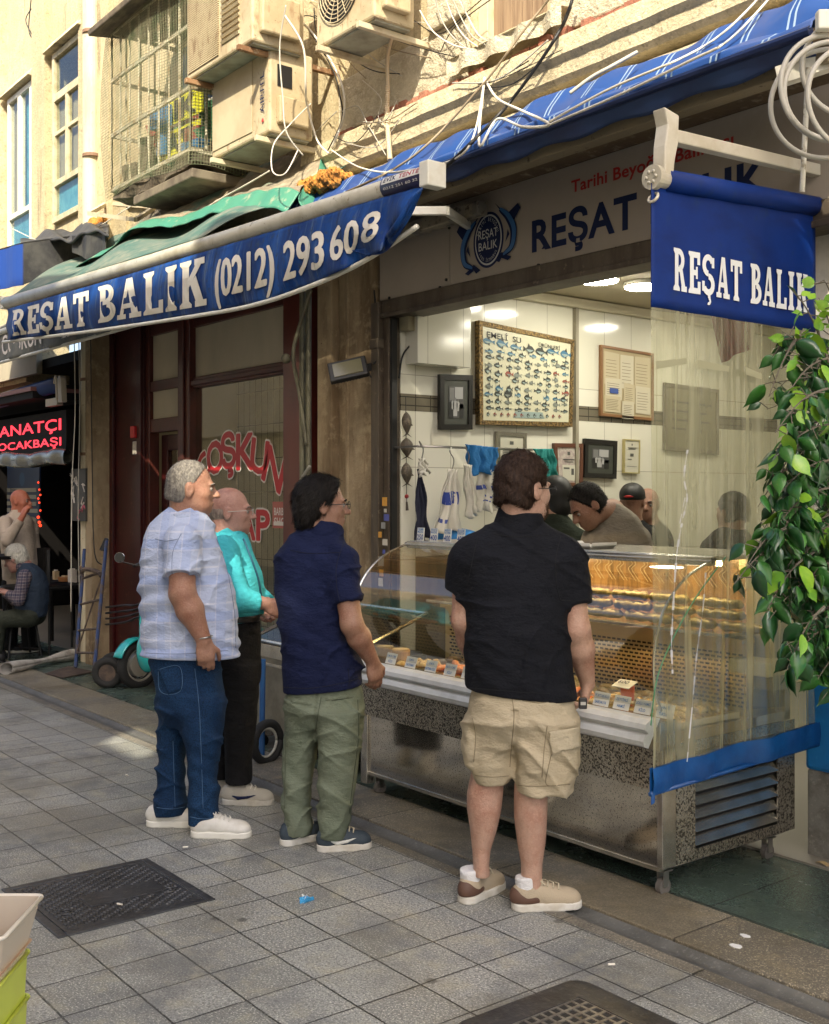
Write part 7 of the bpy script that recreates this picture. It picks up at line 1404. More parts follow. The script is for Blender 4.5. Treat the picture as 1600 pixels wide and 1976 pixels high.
for x in (CX0+.06, CX1-.06): MB().tube([(x, CY0+.05, .14), (x, CY0+.05, .06)], .02, 8).build('leg', ssp2, t); mb = MB(); mb.cyl((x-.015, CY0+.05, .04), (x+.015, CY0+.05, .04), .04, 14); mb.build('caster', blk, t)
o = MB().tube([PG(505, 1470, .0), PG(505, 1470, .0)+Vector((-.02, .02, .62))], .018, 8).build('blue_pole', M('pole_blue', (.02, .10, .28), .4), origin=PG(505, 1470)); tag(o, 'blue pole standing beside the stainless chest cooler', 'pole')
t = thing('spare_wheel', 'dark wheel with pale rim half hidden behind the man in black trousers', 'wheel', PG(487, 1475)); c = PG(487, 1478)+Vector((0, .1, .13)); MB().torus(c, RV*.6+DV*.8, Vector((0, 0, 1)), .11, .028, 28, 8).build('tyre', MATS['tyre'], t, smooth=True); MB().torus(c-DV*.02, RV*.6+DV*.8, Vector((0, 0, 1)), .085, .009, 28, 6).build('rim', M('rim_white', (.45, .44, .38), .4), t, smooth=True)
# ---------------- blue screen with clear plastic ----------------
QX = -2.72; t = thing('roll_down_screen', 'blue roll-down side screen with white shop name and a clear plastic lower part', 'screen', (QX, 3.8, 2.7)); 
y0, y1 = PX(1257, 600, QX).y, 4.30; zt = 2.77; zm0 = PX(1257, 592, QX).z; zb0 = PX(1255, 1505, QX).z
scb = M('screen_blue', (.002, .022, .15), .55, spec=.2, layers=((4, (.003, .028, .18), .4, .65), (11, (.008, .030, .13), .58, .72), (2.5, (.002, .016, .11), .5, .7, (1, 1, 3))), bump=(300, .1))
def scr(a, z): return Vector((QX+.007*math.sin(a*9+z*2)*(2.8-z)*.5+.003*math.sin(a*23), y0+(y1-y0)*a, z))
mb = MB(); mb.grid(lambda a, b: scr(a, (zt+.0+.085*a)*(1-b)+zm0*b), 40, 12); mb.build('blue_panel', scb, t, smooth=True, solid=.003)
mb = MB(); a_ = PX(1297, 560, QX); wtot = PX(1555, 590, QX).y-a_.y; zb_ = PX(1300, 560, QX).z; hh = PX(1300, 478, QX).z-zb_
def sf(x, y, l): q_ = scr((a_.y+x-y0)/(y1-y0), zb_+y); return Vector((q_.x+.004+.00004*l, q_.y, q_.z))
slab_text(mb, 'REŞAT BALIK', sf, wtot, hh, gap=.07); mb.build('shop_name', M('screen_white', (.72, .74, .74), .5), t)
plas = glassy('clear_plastic', (.95, .95, .84), .04, .12, .24, (.64, .62, .40), (3.0, .8, (1, 6, .2)))
def pl(a, b): z = zm0+(zb0-zm0+.03*a)*b; return scr(a, z)+Vector((.007*math.sin(a*17+b*3)*b+.004*math.sin(a*31)*b, 0, 0))
MB().grid(pl, 80, 40).build('clear_panel', plas, t, smooth=True)
hemb = M('hem_blue', (.003, .050, .19), .4, layers=((6, (.006, .08, .26), .45, .65),), bump=(10, .6))
mb = MB(); mb.grid(lambda a, b: pl(-.01+1.03*a, 1)+Vector((.008+.006*math.sin(b*math.pi), 0, .045-.095*b+.002*math.sin(a*15))), 60, 6); mb.grid(lambda a, b: pl(-.01+1.03*a, 1)+Vector((-.006, 0, .045-.095*b)), 60, 2); mb.tube([pl(-.01, 1)+Vector((0, -.005, -.05)), pl(1.02, 1)+Vector((0, .0, -.05))], .009, 8); e = pl(0, 1); mb.grid(lambda a, b: e+Vector((.01*math.sin(a*5), -.012+.03*a, -.04-.05*b*(1-.6*a))), 5, 4); mb.build('hem', hemb, t, smooth=True)
mb = MB(); glare_w = M('glare_white', (.66, .66, .66), .4)  # vertical glare streaks on the plastic, painted in as white strips
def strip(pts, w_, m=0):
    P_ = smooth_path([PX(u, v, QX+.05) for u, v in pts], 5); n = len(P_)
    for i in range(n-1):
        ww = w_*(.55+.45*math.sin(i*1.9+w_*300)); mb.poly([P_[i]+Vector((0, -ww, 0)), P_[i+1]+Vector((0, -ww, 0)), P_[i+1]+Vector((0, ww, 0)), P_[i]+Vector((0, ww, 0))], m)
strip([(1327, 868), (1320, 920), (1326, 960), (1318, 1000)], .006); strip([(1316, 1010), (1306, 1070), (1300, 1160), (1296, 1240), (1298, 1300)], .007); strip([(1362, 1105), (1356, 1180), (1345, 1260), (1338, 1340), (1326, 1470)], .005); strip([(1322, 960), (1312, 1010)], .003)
for (u0, v0, u1, v1) in ((1266, 703, 1325, 696), (1345, 700, 1408, 712), (1440, 714, 1470, 726)):  # short pale bars across the upper plastic
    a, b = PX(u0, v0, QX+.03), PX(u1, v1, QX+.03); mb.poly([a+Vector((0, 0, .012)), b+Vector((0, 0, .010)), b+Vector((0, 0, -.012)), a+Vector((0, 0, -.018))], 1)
mb.build('glare_and_bars', [glare_w, M('pale_bar', (.36, .35, .22), .5)], t)
mb = MB(); mb.tube(smooth_path([PX(1400, 1075, QX+.04), PX(1345, 1150, QX+.04), PX(1300, 1230, QX+.04), PX(1268, 1310, QX+.04), PX(1256, 1400, QX+.04)], 8), .0025, 5); mb.build('green_cord', M('cord_green', (.06, .25, .12), .6), t, smooth=True)
mb = MB(); ra, rb = PX(1283, 348, QX), PX(1620, 407, QX); mb.tube([ra, rb], .042, 18); mb.build('roller', scb, t, smooth=True)
mb = MB(); mb.tube([ra+Vector((0, -.055, 0)), ra+Vector((0, .0, 0))], .034, 18); mb.cyl(ra+Vector((0, -.075, 0)), ra+Vector((0, -.05, 0)), .046, 20)
for k in range(6): a = k*math.pi/3; mb.sph(ra+Vector((.022*math.cos(a), -.078, .022*math.sin(a))), .007, 6)
mb.torus(ra+Vector((0, -.065, -.075)), (0, .5, .86), (1, 0, 0), .020, .006, 16, 6); mb.build('end_fitting', M('fitting_cream', (.52, .48, .38), .4, .2), t)
mb = MB(); p0, p1 = PX(1286, 262, QX), PX(1640, 345, QX); mb.bar(p0, p1, .045, .050); mb.build('arm', M('arm_cream', (.60, .56, .46), .5, layers=((6, (.50, .45, .34), .45, .65),)), t, bev=.005)
mb = MB(); c = PX(1284, 245, QX); mb.prism([(-.05, .06), (.035, .045), (.03, -.06), (.01, -.13), (.0, -.20), (-.05, -.19), (-.045, -.08), (-.03, 0)], lambda a, b, d: (QX-.03+d, c.y+a+.01, c.z+b), .06); mb.build('arm_head', MATS['arm_cream'], t, bev=.006)
# ---------------- right pier ----------------
t = thing('painted_pier', 'pier at the right edge painted white above blue on a grey stone base', 'pier', (-2.7, FY, 0)); px0 = P(1567, 1400, 4.5).x
MB().box(px0, 3, 4.44, 4.9, 0.40, 1.02).build('blue_band', M('pier_blue', (.01, .20, .56), .5, layers=((5, (.012, .16, .46), .45, .65), (30, (.03, .26, .6), .6, .7))), t, bev=.02); MB().box(px0+.01, 3, 4.45, 4.9, 1.02, 2.8).build('white_band', M('pier_white', (.62, .60, .54), .6, layers=((5, (.45, .42, .36), .5, .7),)), t, bev=.02)
MB().box(px0, 3, 4.46, 4.95, 0, .40).build('stone_base', M('stone_base', (.30, .29, .26), .8, layers=((10, (.18, .17, .15), .45, .65), (50, (.40, .38, .33), .55, .7)), bump=((20, .6), (70, .4))), t, bev=.01)
t = thing('side_pipe', 'dark cable duct and clutter on the wall at the top right under the coil', 'wall duct', (-2.3, 4.3, 3)); mb = MB(); mb.box(-2.42, -2.28, 4.28, 4.40, 0, 4.2); mb.build('duct', pillar_m, t, bev=.01); mb = MB(); mb.bar(PT(1500, 150, 4.3), PT(1640, 105, 4.2), .05, .07); mb.build('bracket', whitef, t)
o = MB().box(-2.28, 3, 4.42, 4.9, 2.8, 4.5).build('wall_section', pillar_m, origin=(-1, 4.5, 3)); tag(o, 'shaded plaster wall above the painted pier at the right edge', 'wall')
t = thing('dry_leaf', 'yellow brown dry leaf lying at the foot of the pier', 'leaf', PG(1590, 1668)); c = PG(1588, 1668, .02); MB().grid(lambda a, b: (c.x-.04+.09*a, c.y+.03*(b-.5)*math.sin(math.pi*a), .018+.012*math.sin(a*4)), 8, 4).build('blade', paleF, t, solid=.002)
for n_, lb, cs in (('white_sheet', 'red cloth pinned high on the wall behind the plastic screen', None),):
    t = thing('red_cloth', lb, 'cloth', P(1405, 660, 5.6)); a, b, c_, d = P(1372, 610, 5.4), P(1450, 618, 5.4), P(1448, 672, 5.4), P(1392, 700, 5.4); MB().grid(lambda x, y: a.lerp(b, x).lerp(d.lerp(c_, x), y)+Vector((0, .02*math.sin(x*9), 0)), 12, 8).build('cloth', M('cloth_red', (.32, .02, .04), .8), t, solid=.004)
t = thing('grey_cabinet', 'tall grey refrigerator at the back of the shop behind the plastic screen', 'refrigerator', (-3.3, 7.2, 0)); MB().box(-3.6, -2.9, 6.9, 7.6, 0, 2.2).build('body', M('fridge_grey', (.30, .30, .27), .4), t, bev=.01); MB().box(-3.55, -2.95, 6.88, 6.898, .2, 2.1).build('door', M('fridge_door', (.16, .17, .16), .2), t, bev=.005); MB().box(-3.0, -2.98, 6.85, 6.88, .9, 1.4).build('handle', chrome, t)
t = thing('weighing_scale', 'cream weighing scale on the counter end behind the plastic', 'scale', (-2.95, 4.35, 1.0)); c = P(1440, 1072, 4.15); MB().box(c.x-.02, c.x+.20, 4.12, 4.30, 1.29, 1.35).build('platform', M('scale_cream', (.62, .58, .38), .4), t, bev=.008); MB().box(c.x+.02, c.x+.14, 4.15, 4.25, .78, 1.29).build('post', M('scale_post', (.35, .34, .28), .4), t, bev=.008); MB().box(c.x-.0, c.x+.2, 4.02, 4.2, .86, .92).build('keypad', MATS['scale_cream'], t, bev=.008)
# ---------------- weeping fig ----------------
leafm = M('fig_leaf', (.026, .115, .020), .30, layers=((7, (.03, .125, .022), .42, .6), (3, (.010, .052, .013), .5, .7), (60, (.05, .11, .04), .6, .75)), coat=.15, coatr=.2); leaf2 = M('fig_leaf_dark', (.012, .060, .015), .28, layers=((9, (.014, .065, .016), .42, .6),), coat=.2, coatr=.15); leaf3 = M('fig_leaf_mid', (.045, .17, .025), .36, layers=((9, (.03, .12, .02), .42, .6), (40, (.12, .18, .05), .6, .72))); leafy = M('fig_leaf_young', (.22, .40, .03), .3, layers=((9, (.12, .30, .03), .45, .6),)); barkm = M('fig_bark', (.14, .12, .09), .9)
t = thing('weeping_fig', 'glossy green weeping fig with drooping branches at the right edge', 'plant', PT(1740, 1830, 3.9)); tp = PT(1740, 900, 3.9); rng = random.Random(77)
MB().tube(smooth_path([(tp.x, tp.y, .45), (tp.x+.01, tp.y, 1.0), (tp.x-.02, tp.y+.02, 1.6), (tp.x-.04, tp.y, 2.3)], 5), [.03-.0011*i for i in range(16)], 8).build('trunk', barkm, t, smooth=True)
MB().cyl((tp.x+.06, tp.y, 0), (tp.x+.06, tp.y, .46), .17, 28, r2=.21).build('pot', M('pot_clay', (.3, .13, .07), .8), t)
leaf_o = [];
lb = MB(); bb = MB(); yb_ = MB()
def leaf(mb, p, d, s, roll, mi=0):
    d = d.normalized(); side = d.cross(Vector((math.cos(roll), math.sin(roll), .35))).normalized(); n = side.cross(d)
    pr = [(0, 0), (.10, .17), (.30, .29), (.52, .28), (.72, .18), (.88, .06), (1.05, 0)]; cv = rng.uniform(.05, .28); base = []
    vs = []; 
    for x, w_ in pr:
        c = p+d*x*s-n*(cv*x*x*s); vs += [c-side*w_*s-n*(-.10*w_*s*2), c, c+side*w_*s-n*(-.10*w_*s*2)]
    fs = []
    for i in range(len(pr)-1): a = i*3; fs += [(a, a+3, a+4, a+1), (a+1, a+4, a+5, a+2)]
    mb.add(vs, fs, mi)
def spray(p0, p1, n, s0, young=0.0, droop=.3):
    k = 8; pts = [p0.lerp(p1, i/k)+Vector((0, 0, .12*math.sin(math.pi*i/k)*(p1-p0).length-.0)) for i in range(k+1)]; bb.tube(pts, [.0045-.0004*i for i in range(k+1)], 5, caps=False)
    for i in range(n):
        f = rng.uniform(.12, 1.0); j = min(k-1, int(f*k)); p = pts[j].lerp(pts[j+1], f*k-j); o = Vector((rng.gauss(0, 1), rng.gauss(0, 1), rng.gauss(0, .6))).normalized(); d = o*.8+Vector((0, 0, -.75-droop*rng.random())) if young < .5 else o*.7+Vector((0, 0, .25)); q = p+o*rng.uniform(.01, .05); bb.tube([p, q], .0018, 4, caps=False)
        ky = rng.random() < young; leaf(yb_ if ky else lb, q, d, s0*rng.uniform(.5, 1.2), rng.uniform(0, 6.28), 0 if ky else rng.choice((0, 0, 1, 1, 2)))
def pt(u, v, t_): return PT(u, v, t_)
# envelope of the crown in the photograph
spr = [((1600, 700), (1530, 560), 10, .85), ((1600, 760), (1510, 640), 14, .6), ((1620, 700), (1580, 575), 12, .8), ((1620, 640), (1590, 540), 8, .9), ((1610, 720), (1500, 665), 14, .6), ((1630, 760), (1490, 740), 18, .35), ((1650, 790), (1480, 790), 20, .2)]
for (a, b, n, y_) in spr: spray(pt(*a, 3.85), pt(*b, 3.78+rng.uniform(-.1, .1)), n, .052, y_, .1)
env = [(760, 1475), (820, 1478), (870, 1480), (920, 1478), (960, 1462), (1000, 1490), (1040, 1455), (1080, 1440), (1110, 1400), (1130, 1490), (1170, 1470), (1200, 1480), (1230, 1520), (1260, 1505), (1290, 1500), (1320, 1560), (1340, 1575)]
for i, (v, u) in enumerate(env):
    for k in range(6 if v < 1200 else 4):
        uu = u+rng.uniform(0, 22)+k*34; vv = v+rng.uniform(-20, 25); t0 = 3.62+.10*k+rng.uniform(-.1, .12)
        spray(pt(uu+rng.uniform(70, 130), vv-rng.uniform(60, 130), t0+.08), pt(uu, vv, t0), rng.randint(12, 17), rng.uniform(.074, .096), .06 if v > 850 else .25, .5)
for k in range(60):
    h_ = rng.uniform(.95, 2.35); an_ = rng.uniform(-1.4, 1.9); q_ = Vector((tp.x+.03, tp.y, h_)); rr_ = .42*(1-.5*abs(h_-1.6)); spray(q_, q_+RV*(rr_*math.cos(an_)+.10)+DV*(rr_*math.sin(an_))+Vector((0, 0, -.08)), rng.randint(9, 13), rng.uniform(.065, .09), .08, .5)
MB().cyl((tp.x+.06, tp.y, .43), (tp.x+.06, tp.y, .465), .185, 24).build('soil', M('soil', (.05, .035, .02), .95, bump=(40, 1.0)), t)
lb.build('foliage', [leafm, leaf2, leaf3], t, smooth=True, solid=.0006); yb_.build('young_foliage', leafy, t, smooth=True); bb.build('branch', barkm, t)
# ---------------- tubs at the lower left ----------------
c = PT(-36, 1768, 2.35); TX = RV; TD = DV
tubw = M('tub_clear', (.60, .50, .38), .25, trans=.25, spec=.6, rough_=0); rimw = M('tub_rim', (.72, .66, .56), .3); lime = M('lime_tub', (.50, .58, .07), .35, layers=((4, (.44, .50, .06), .4, .6),)); mush = M('tub_contents', (.42, .28, .18), .6)
def tub(label, zt, h, m, rim, name, fill=None, wt=.075, dt=.105, k0=.80):
    cc = Vector((c.x, c.y, zt)); t = thing(name, label, 'tub', cc-Vector((0, 0, h))); ex = RV*1.0; ey = DV
    def ring(k, z):
        r = .014; out = []
        for sx, sy, a0 in ((1, 1, 0), (-1, 1, 90), (-1, -1, 180), (1, -1, 270)):
            for a in range(a0, a0+91, 18): out.append(cc+ex*(sx*(wt*k-r)+r*math.cos(R_(a)))+ey*(sy*(dt*k-r)+r*math.sin(R_(a)))+Vector((0, 0, z)))
        return out
    R0, R1, R2 = ring(1, 0), ring(k0, -h), ring(k0-.04, -h+.004); R3 = ring(.97, 0); n = len(R0)
    mb = MB(); mb.add(R0+R1+R2+R3, [(i, (i+1) % n, n+(i+1) % n, n+i) for i in range(n)]+[tuple(range(n, 2*n))]+[(2*n+i, 2*n+(i+1) % n, 3*n+(i+1) % n, 3*n+i) for i in range(n)]+[(3*n+i, 3*n+(i+1) % n, (i+1) % n, i) for i in range(n)]); mb.build('tub_wall', m, t)
    q = ring(1.02, 0); mb = MB(); mb.tube(q+[q[0]], .0045, 8); mb.build('rim', rim, t, smooth=True)
    if fill: q = ring(.86, -h*.75); MB().poly(q).build('contents', fill, t)
    return cc, t
cc, t = tub('clear plastic tub with pale rim standing on the lime green tubs, bottom left', c.z+.0, .115, tubw, rimw, 'plastic_tub', mush, .088, .12, .72)
for k in range(3):
    cc, t = tub(('lime green tub with a printed label, uppermost of its stack', 'lime green tub, second in the stack', 'lime green tub, lowest of the stack')[k], c.z-.112-.098*k, .104, lime, lime, 'lime_tub', None, .066, .10, .94)
    a0 = cc-DV*.1005+RV*(-.030)+Vector((0, 0, -.040)); mb = MB(); mb.obox(a0+RV*.04+DV*.0, RV*.044, DV*.0008, Vector((0, 0, .028)), 0)
    for i, (tx, wd) in enumerate((('YAPRAK SARMA', .080), ('12.05 08.25', .066), ('11.2.25', .05), ('304', .03))): mb.text(tx, lambda x, y: a0+RV*(.080-wd+x)-DV*.0015+Vector((0, 0, .012-.0135*i+y)), .010 if i == 0 else .008, .03, 1, width=wd)
    mb.build('label', [tagw, cblk], t)
o = MB().box(c.x-.6, c.x+.12, c.y-.25, c.y+.12, c.z-.446, c.z-.416).build('stall_table', wood, origin=(c.x, c.y, c.z-.4)); tag(o, 'edge of a stall table carrying the stacked tubs', 'table')
# ---------------- people ----------------
def skin(name, c): return M(name, c, .5, layers=((9, (c[0]*.80, c[1]*.64, c[2]*.60), .45, .66), (34, (c[0]*.85, c[1]*.72, c[2]*.68), .55, .68), (110, (c[0]*1.15, c[1]*1.12, c[2]*1.1), .5, .72), (200, (c[0]*.55, c[1]*.45, c[2]*.42), .64, .70, (1, 1, .4))), sss=.05, bump=((150, .4), (40, .3)))
M('eyewhite', (.26, .23, .20), .4); M('iris', (.04, .025, .015), .2)
sk1 = skin('skin_tan', (.33, .175, .115)); sk2 = skin('skin_pink', (.36, .195, .15)); sk3 = skin('skin_olive', (.30, .165, .11)); sk4 = skin('skin_fair', (.44, .275, .20))
def hairm(name, c, c2): return M(name, c, .6, spec=.25, layers=((90, c2, .42, .62, (1, 1, .25)),), bump=((110, .9, (1, 1, .3), 'noise', .006),))
hg = hairm('hair_grey', (.24, .22, .19), (.12, .11, .10)); hd = hairm('hair_dark', (.006, .0045, .004), (.014, .011, .009)); hb_ = hairm('hair_brown', (.020, .010, .006), (.042, .022, .013)); hw = hairm('hair_white', (.62, .60, .52), (.40, .38, .33)); beard = hairm('beard_brown', (.06, .025, .012), (.10, .05, .025)); hs_ = hairm('hair_stubble', (.16, .12, .10), (.28, .22, .18))
def cloth(name, c, c2, r=.85, sc=4, weave=260, layers=()): return M(name, c, r, layers=((sc, c2, .4, .65),)+tuple(layers), bump=((7, .75, (1, 1, 1.7), 'noise', .035), (19, .4, (1, 1, 2.2), 'noise', .012), (weave, .2)), spec=.2)
def plaid(name, base, a, b, s):
    m = M(name, base, .85, layers=((5, tuple(x*.93 for x in base), .4, .65),), spec=.2, bump=((7, .75, (1, 1, 1.8), 'noise', .035), (19, .4, (1, 1, 2.4), 'noise', .012), (260, .2))); t = m.node_tree; n = t.nodes; L = t.links; bs = n["Principled BSDF"]; src = bs.inputs[0].links[0].from_socket
    tc = n.new("ShaderNodeTexCoord"); sp = n.new("ShaderNodeSeparateXYZ"); L.new(tc.outputs['Object'], sp.inputs[0]); cur = src
    for ax, per, wid, col, k in ((2, s, .30, a, .7), (2, s*.5, .10, b, .5), (0, s*.8, .32, a, .45), (0, s*.4, .08, b, .4)):
        mu = n.new("ShaderNodeMath"); mu.operation = 'DIVIDE'; mu.inputs[1].default_value = per; L.new(sp.outputs[ax], mu.inputs[0]); fr = n.new("ShaderNodeMath"); fr.operation = 'FRACT'; L.new(mu.outputs[0], fr.inputs[0]); lt = n.new("ShaderNodeMath"); lt.operation = 'LESS_THAN'; lt.inputs[1].default_value = wid; L.new(fr.outputs[0], lt.inputs[0]); ml = n.new("ShaderNodeMath"); ml.operation = 'MULTIPLY'; ml.inputs[1].default_value = k; L.new(lt.outputs[0], ml.inputs[0])
        mx = n.new("ShaderNodeMix"); mx.data_type = 'RGBA'; L.new(ml.outputs[0], mx.inputs[0]); L.new(cur, mx.inputs[6]); mx.inputs[7].default_value = (*col, 1); cur = mx.outputs[2]
    L.new(cur, bs.inputs[0]); return m
def horizn(*rgb): return rgb
GR = (.006, .006)
RES = .006
def body_arm(B, j, rs, k=.02, fa=1.0):
    sh, el, wr = j; B.cone(sh, el, rs[0], rs[1], k)
    mid = el+(wr-el)*.35; B.cone(el, mid, rs[1], rs[1]*1.04, k); B.cone(mid, wr, rs[1]*1.04, rs[2], k)
def seam(parent, name, pts, r, m):
    o = MB().tube(smooth_path(pts, 5), r, 6).build(name, m, smooth=True); o.parent = parent; return o
def short_hair(m, X, A, mat, sc=1.0, gap=.010, front=(.066, .05), nape=-.07, warp=.0025, name='hair', side=.012, top=0.0):
    H = Fld(); c = X(0, -.014, .036+top); H.ell(c, np.array((.077+gap, .099+gap, .092+gap))*sc, A, .01); H.ell(X(0, -.045, -.03), np.array((.062+side, .062+side, .07))*sc, A, .03)
    H.cut(X(0, front[0], front[1]), A[1]*.86-A[2]*.5); H.cut(X(0, 0, nape), -A[2]*.95-A[1]*.3); H.cut(X(0, .012, -.012), A[1]*.9-A[2]*.45)
    for s in (-1, 1): H.ell(X(s*.088, -.004, -.014), (.02, .030*sc, .046*sc), A, .01, True)
    if warp: H.warp(lambda x, y, z: warp*np.sin(x*260+3*np.sin(z*60))*np.sin(y*240+2*np.sin(z*80))+warp*.8*np.sin(z*90+x*60))
    o = H.mesh(name, mat, m.root, .005, 1); fuzz(o, 5500, .020 if gap > .008 else .006, -A[1]*.5-A[2]*.8, mat, .35 if gap > .008 else .9); return o

# ---- man in beige shorts (nearest) ----
m = Man('bearded man in black polo shirt and beige cargo shorts at the fish counter', 4.42, 1003)
A = frame(50, 4); hc = m.j(1011, 944, 0)
B = Fld(); X = add_head(B, hc, A, 1.10, 1.1, .006)
T4 = [m.K(994, 972, 1036, .056, .02), m.K(1008, 950, 1052, .070, .01), m.K(1022, 926, 1070, .085, .0), m.K(1044, 898, 1094, .105), m.K(1078, 884, 1106, .13), m.K(1125, 892, 1100, .145), m.K(1173, 898, 1094, .155), m.K(1220, 899, 1098, .165), m.K(1268, 897, 1103, .17), m.K(1315, 899, 1108, .165), m.K(1345, 900, 1112, .16)]
B.cone(X(0, -.03, -.06), m.j(1003, 1030, .0), .062, .075, .03); B.loft(shorten(T4), .03, .03)
AR4 = [m.j(1096, 1088, .02), m.j(1113, 1216, -.02), m.j(1134, 1318, .06)]; AL4 = [m.j(903, 1088, .03), m.j(896, 1196, .03), m.j(926, 1300, .18)]
body_arm(B, AR4, (.060, .052, .031)); body_arm(B, AL4, (.060, .050, .031))
w_ = AR4[2]; add_hand(B, w_, (-.18, .05, -1), (-1, .15, -.1), (0, .9, -.1), 1.0, 1.0); add_hand(B, AL4[2], (.3, .6, -.8), (.6, .3, 0), (.2, .9, .3), .5)
HP4 = [m.K(1315, 916, 1092, .135), m.K(1345, 906, 1106, .158), m.K(1385, 900, 1116, .170), m.K(1425, 915, 1104, .10)]
LL4 = [m.K(1385, 904, 1004, .125, .03), m.K(1430, 899, 994, .12, .03), m.K(1470, 905, 988, .11, .03), m.K(1506, 914, 984, .098, .04)]
LR4 = [m.K(1385, 990, 1114, .135, -.03), m.K(1430, 988, 1119, .135, -.03), m.K(1470, 989, 1116, .13, -.03), m.K(1500, 993, 1110, .12, -.03), m.K(1526, 996, 1106, .112, -.03)]
CL = [m.K(1480, 912, 974, .075, .04), m.K(1530, 901, 971, .072, .04), m.K(1560, 901, 968, .072, .04), m.K(1601, 907, 959, .060, .045), m.K(1640, 911, 947, .044, .05), m.K(1668, 913, 944, .042, .05), m.K(1690, 914, 946, .044, .05)]
CR = [m.K(1500, 994, 1058, .078, -.02), m.K(1530, 992, 1057, .076, -.02), m.K(1577, 992, 1056, .074, -.02), m.K(1625, 998, 1053, .060, -.02), m.K(1665, 1005, 1047, .046, -.02), m.K(1700, 1006, 1046, .043, -.02), m.K(1724, 1006, 1048, .045, -.02)]
B.loft(CL, 0, .02, 2.0); B.loft(CR, 0, .02, 2.0); B.loft(HP4, .02, .04); B.loft(LL4, .03, .03); B.loft(LR4, .03, .03)
B.mesh('body', sk4, m.root, RES)
pol = cloth('black_polo', (.0055, .0062, .009), (.008, .009, .013))
Sh = Fld().loft(T4, 0, .03); Sh.cone(AR4[0], m.j(1109, 1168, -.01), .084, .071, .06, flat=True); Sh.cone(AL4[0], m.j(886, 1146, .05), .080, .066, .06, flat=True); Sh.ell(m.j(1082, 1070, .02), (.065, .08, .070), None, .06); Sh.ell(m.j(918, 1072, .03), (.065, .08, .070), None, .06)
Sh.warp(folds(.006, 22, 4, .5)); Sh.warp(folds(.0045, 60, 5, .35, ([.8, .95, 1.1, 1.3, 1.5], [1.6, 1.3, .7, .5, .3]))); Sh.warp(creases(.013, 42, (.5, .2, .85), 1, 4)).warp(creases(.011, 50, (-.75, 0, .65), 2, 4, ([.8, 1.2, 1.5], [1, 1, .4]))); Sh.cut(m.j(1003, 1338, 0), (-.12, -.0, -1)); po_ = Sh.mesh('polo_shirt', pol, m.root, RES, 1); sd4 = M('black_thread', (.003, .003, .004), .9)
for pts in ([(1082, 1036), (1072, 1080), (1074, 1130), (1082, 1160)], [(922, 1036), (912, 1080), (902, 1130)], [(1081, 1158), (1108, 1160), (1134, 1156)], [(905, 1328), (960, 1332), (1020, 1337), (1060, 1338)], [(950, 1030), (1000, 1036), (1060, 1032)]): stitch(m, po_, pts, sd4, .0016)
Cl = Fld().cone(m.j(1001, 1020, .012), m.j(1005, 984, .004), .104, .088, .01, flat=True); Cl.mesh('collar', pol, m.root, .005)
kh = cloth('beige_cotton', (.46, .39, .27), (.39, .33, .22), .8); Sr = Fld().loft(HP4, 0, .02).loft(LL4, 0, .045).loft(LR4, 0, .045)
pk = m.j(1088, 1448, -.06); Sr.ell(pk, (.050, .085, .115), None, .03); Sr.ell(m.j(906, 1430, -.01), (.035, .075, .10), None, .03)
Sr.warp(folds(.007, 26, 11, .9)); Sr.warp(folds(.005, 66, 12, .7)); Sr.warp(creases(.014, 40, (.75, .1, .65), 9, 4)).warp(creases(.012, 52, (-.6, .1, .8), 10, 4)); Sr.warp(lambda x, y, z: .012*np.exp(-((x-m.j(988, 1400, 0)[0]+.02*(z-.6))**2)/.00018)*(y < -.05)*(z > .48)*(z < .80)); sro = Sr.mesh('cargo_shorts', kh, m.root, RES, 1)
kf = cloth('beige_flap', (.50, .43, .30), (.42, .36, .25), .8); kd = M('beige_thread', (.22, .18, .11), .9)
patch(m, sro, [(1058, 1412), (1114, 1402), (1117, 1440), (1066, 1454)], 'pocket_flap', kf, .007, 14, .007)
for pts in ([(1064, 1456), (1056, 1490), (1054, 1512), (1070, 1516), (1098, 1512)], [(988, 1346), (992, 1380), (987, 1440), (984, 1480)], [(1000, 1515), (1040, 1517), (1100, 1513)], [(918, 1496), (950, 1499), (982, 1497)], [(1056, 1400), (1050, 1450), (1046, 1500)], [(912, 1385), (918, 1420), (914, 1470)], [(1008, 1352), (1040, 1356), (1072, 1352)]): stitch(m, sro, pts, kd)
short_hair(m, X, A, hb_, 1.10, .011, (.070, .05), -.085, .003)
Bd = Fld(); Bd.ell(X(0, .040, -.082), (.060, .068, .046), A, .02); Bd.ell(X(0, .05, -.05), (.068, .050, .045), A, .02); Bd.cut(X(0, .0, -.044), A[2]); Bd.cut(X(0, -.002, 0), -A[1]); Bd.warp(lambda x, y, z: .003*np.sin(x*300)*np.sin(y*260+z*200)); bo_ = Bd.mesh('beard', beard, m.root, .005, 1); fuzz(bo_, 2500, .014, -A[2]+A[1]*.3, beard, .6, .001, .4, 2, 'beard_strands')
glasses(m.root, X, cblk); eyes(m.root, X)
wd_ = m.j(1121, 1352, .0); F_ = Fld(); F_.ell(wd_+np.array([0, -.05, .0]), (.020, .016, .026), None, .01); 
shp = M('suede_beige', (.40, .33, .23), .8, bump=(200, .3)); shs = M('sole_white', (.62, .60, .54), .6, layers=((10, (.50, .46, .38), .45, .65),)); shb = M('brown_leather', (.10, .05, .032), .6); lac = M('lace_beige', (.48, .42, .30), .8); sock = cloth('white_sock', (.70, .69, .68), (.6, .6, .6))
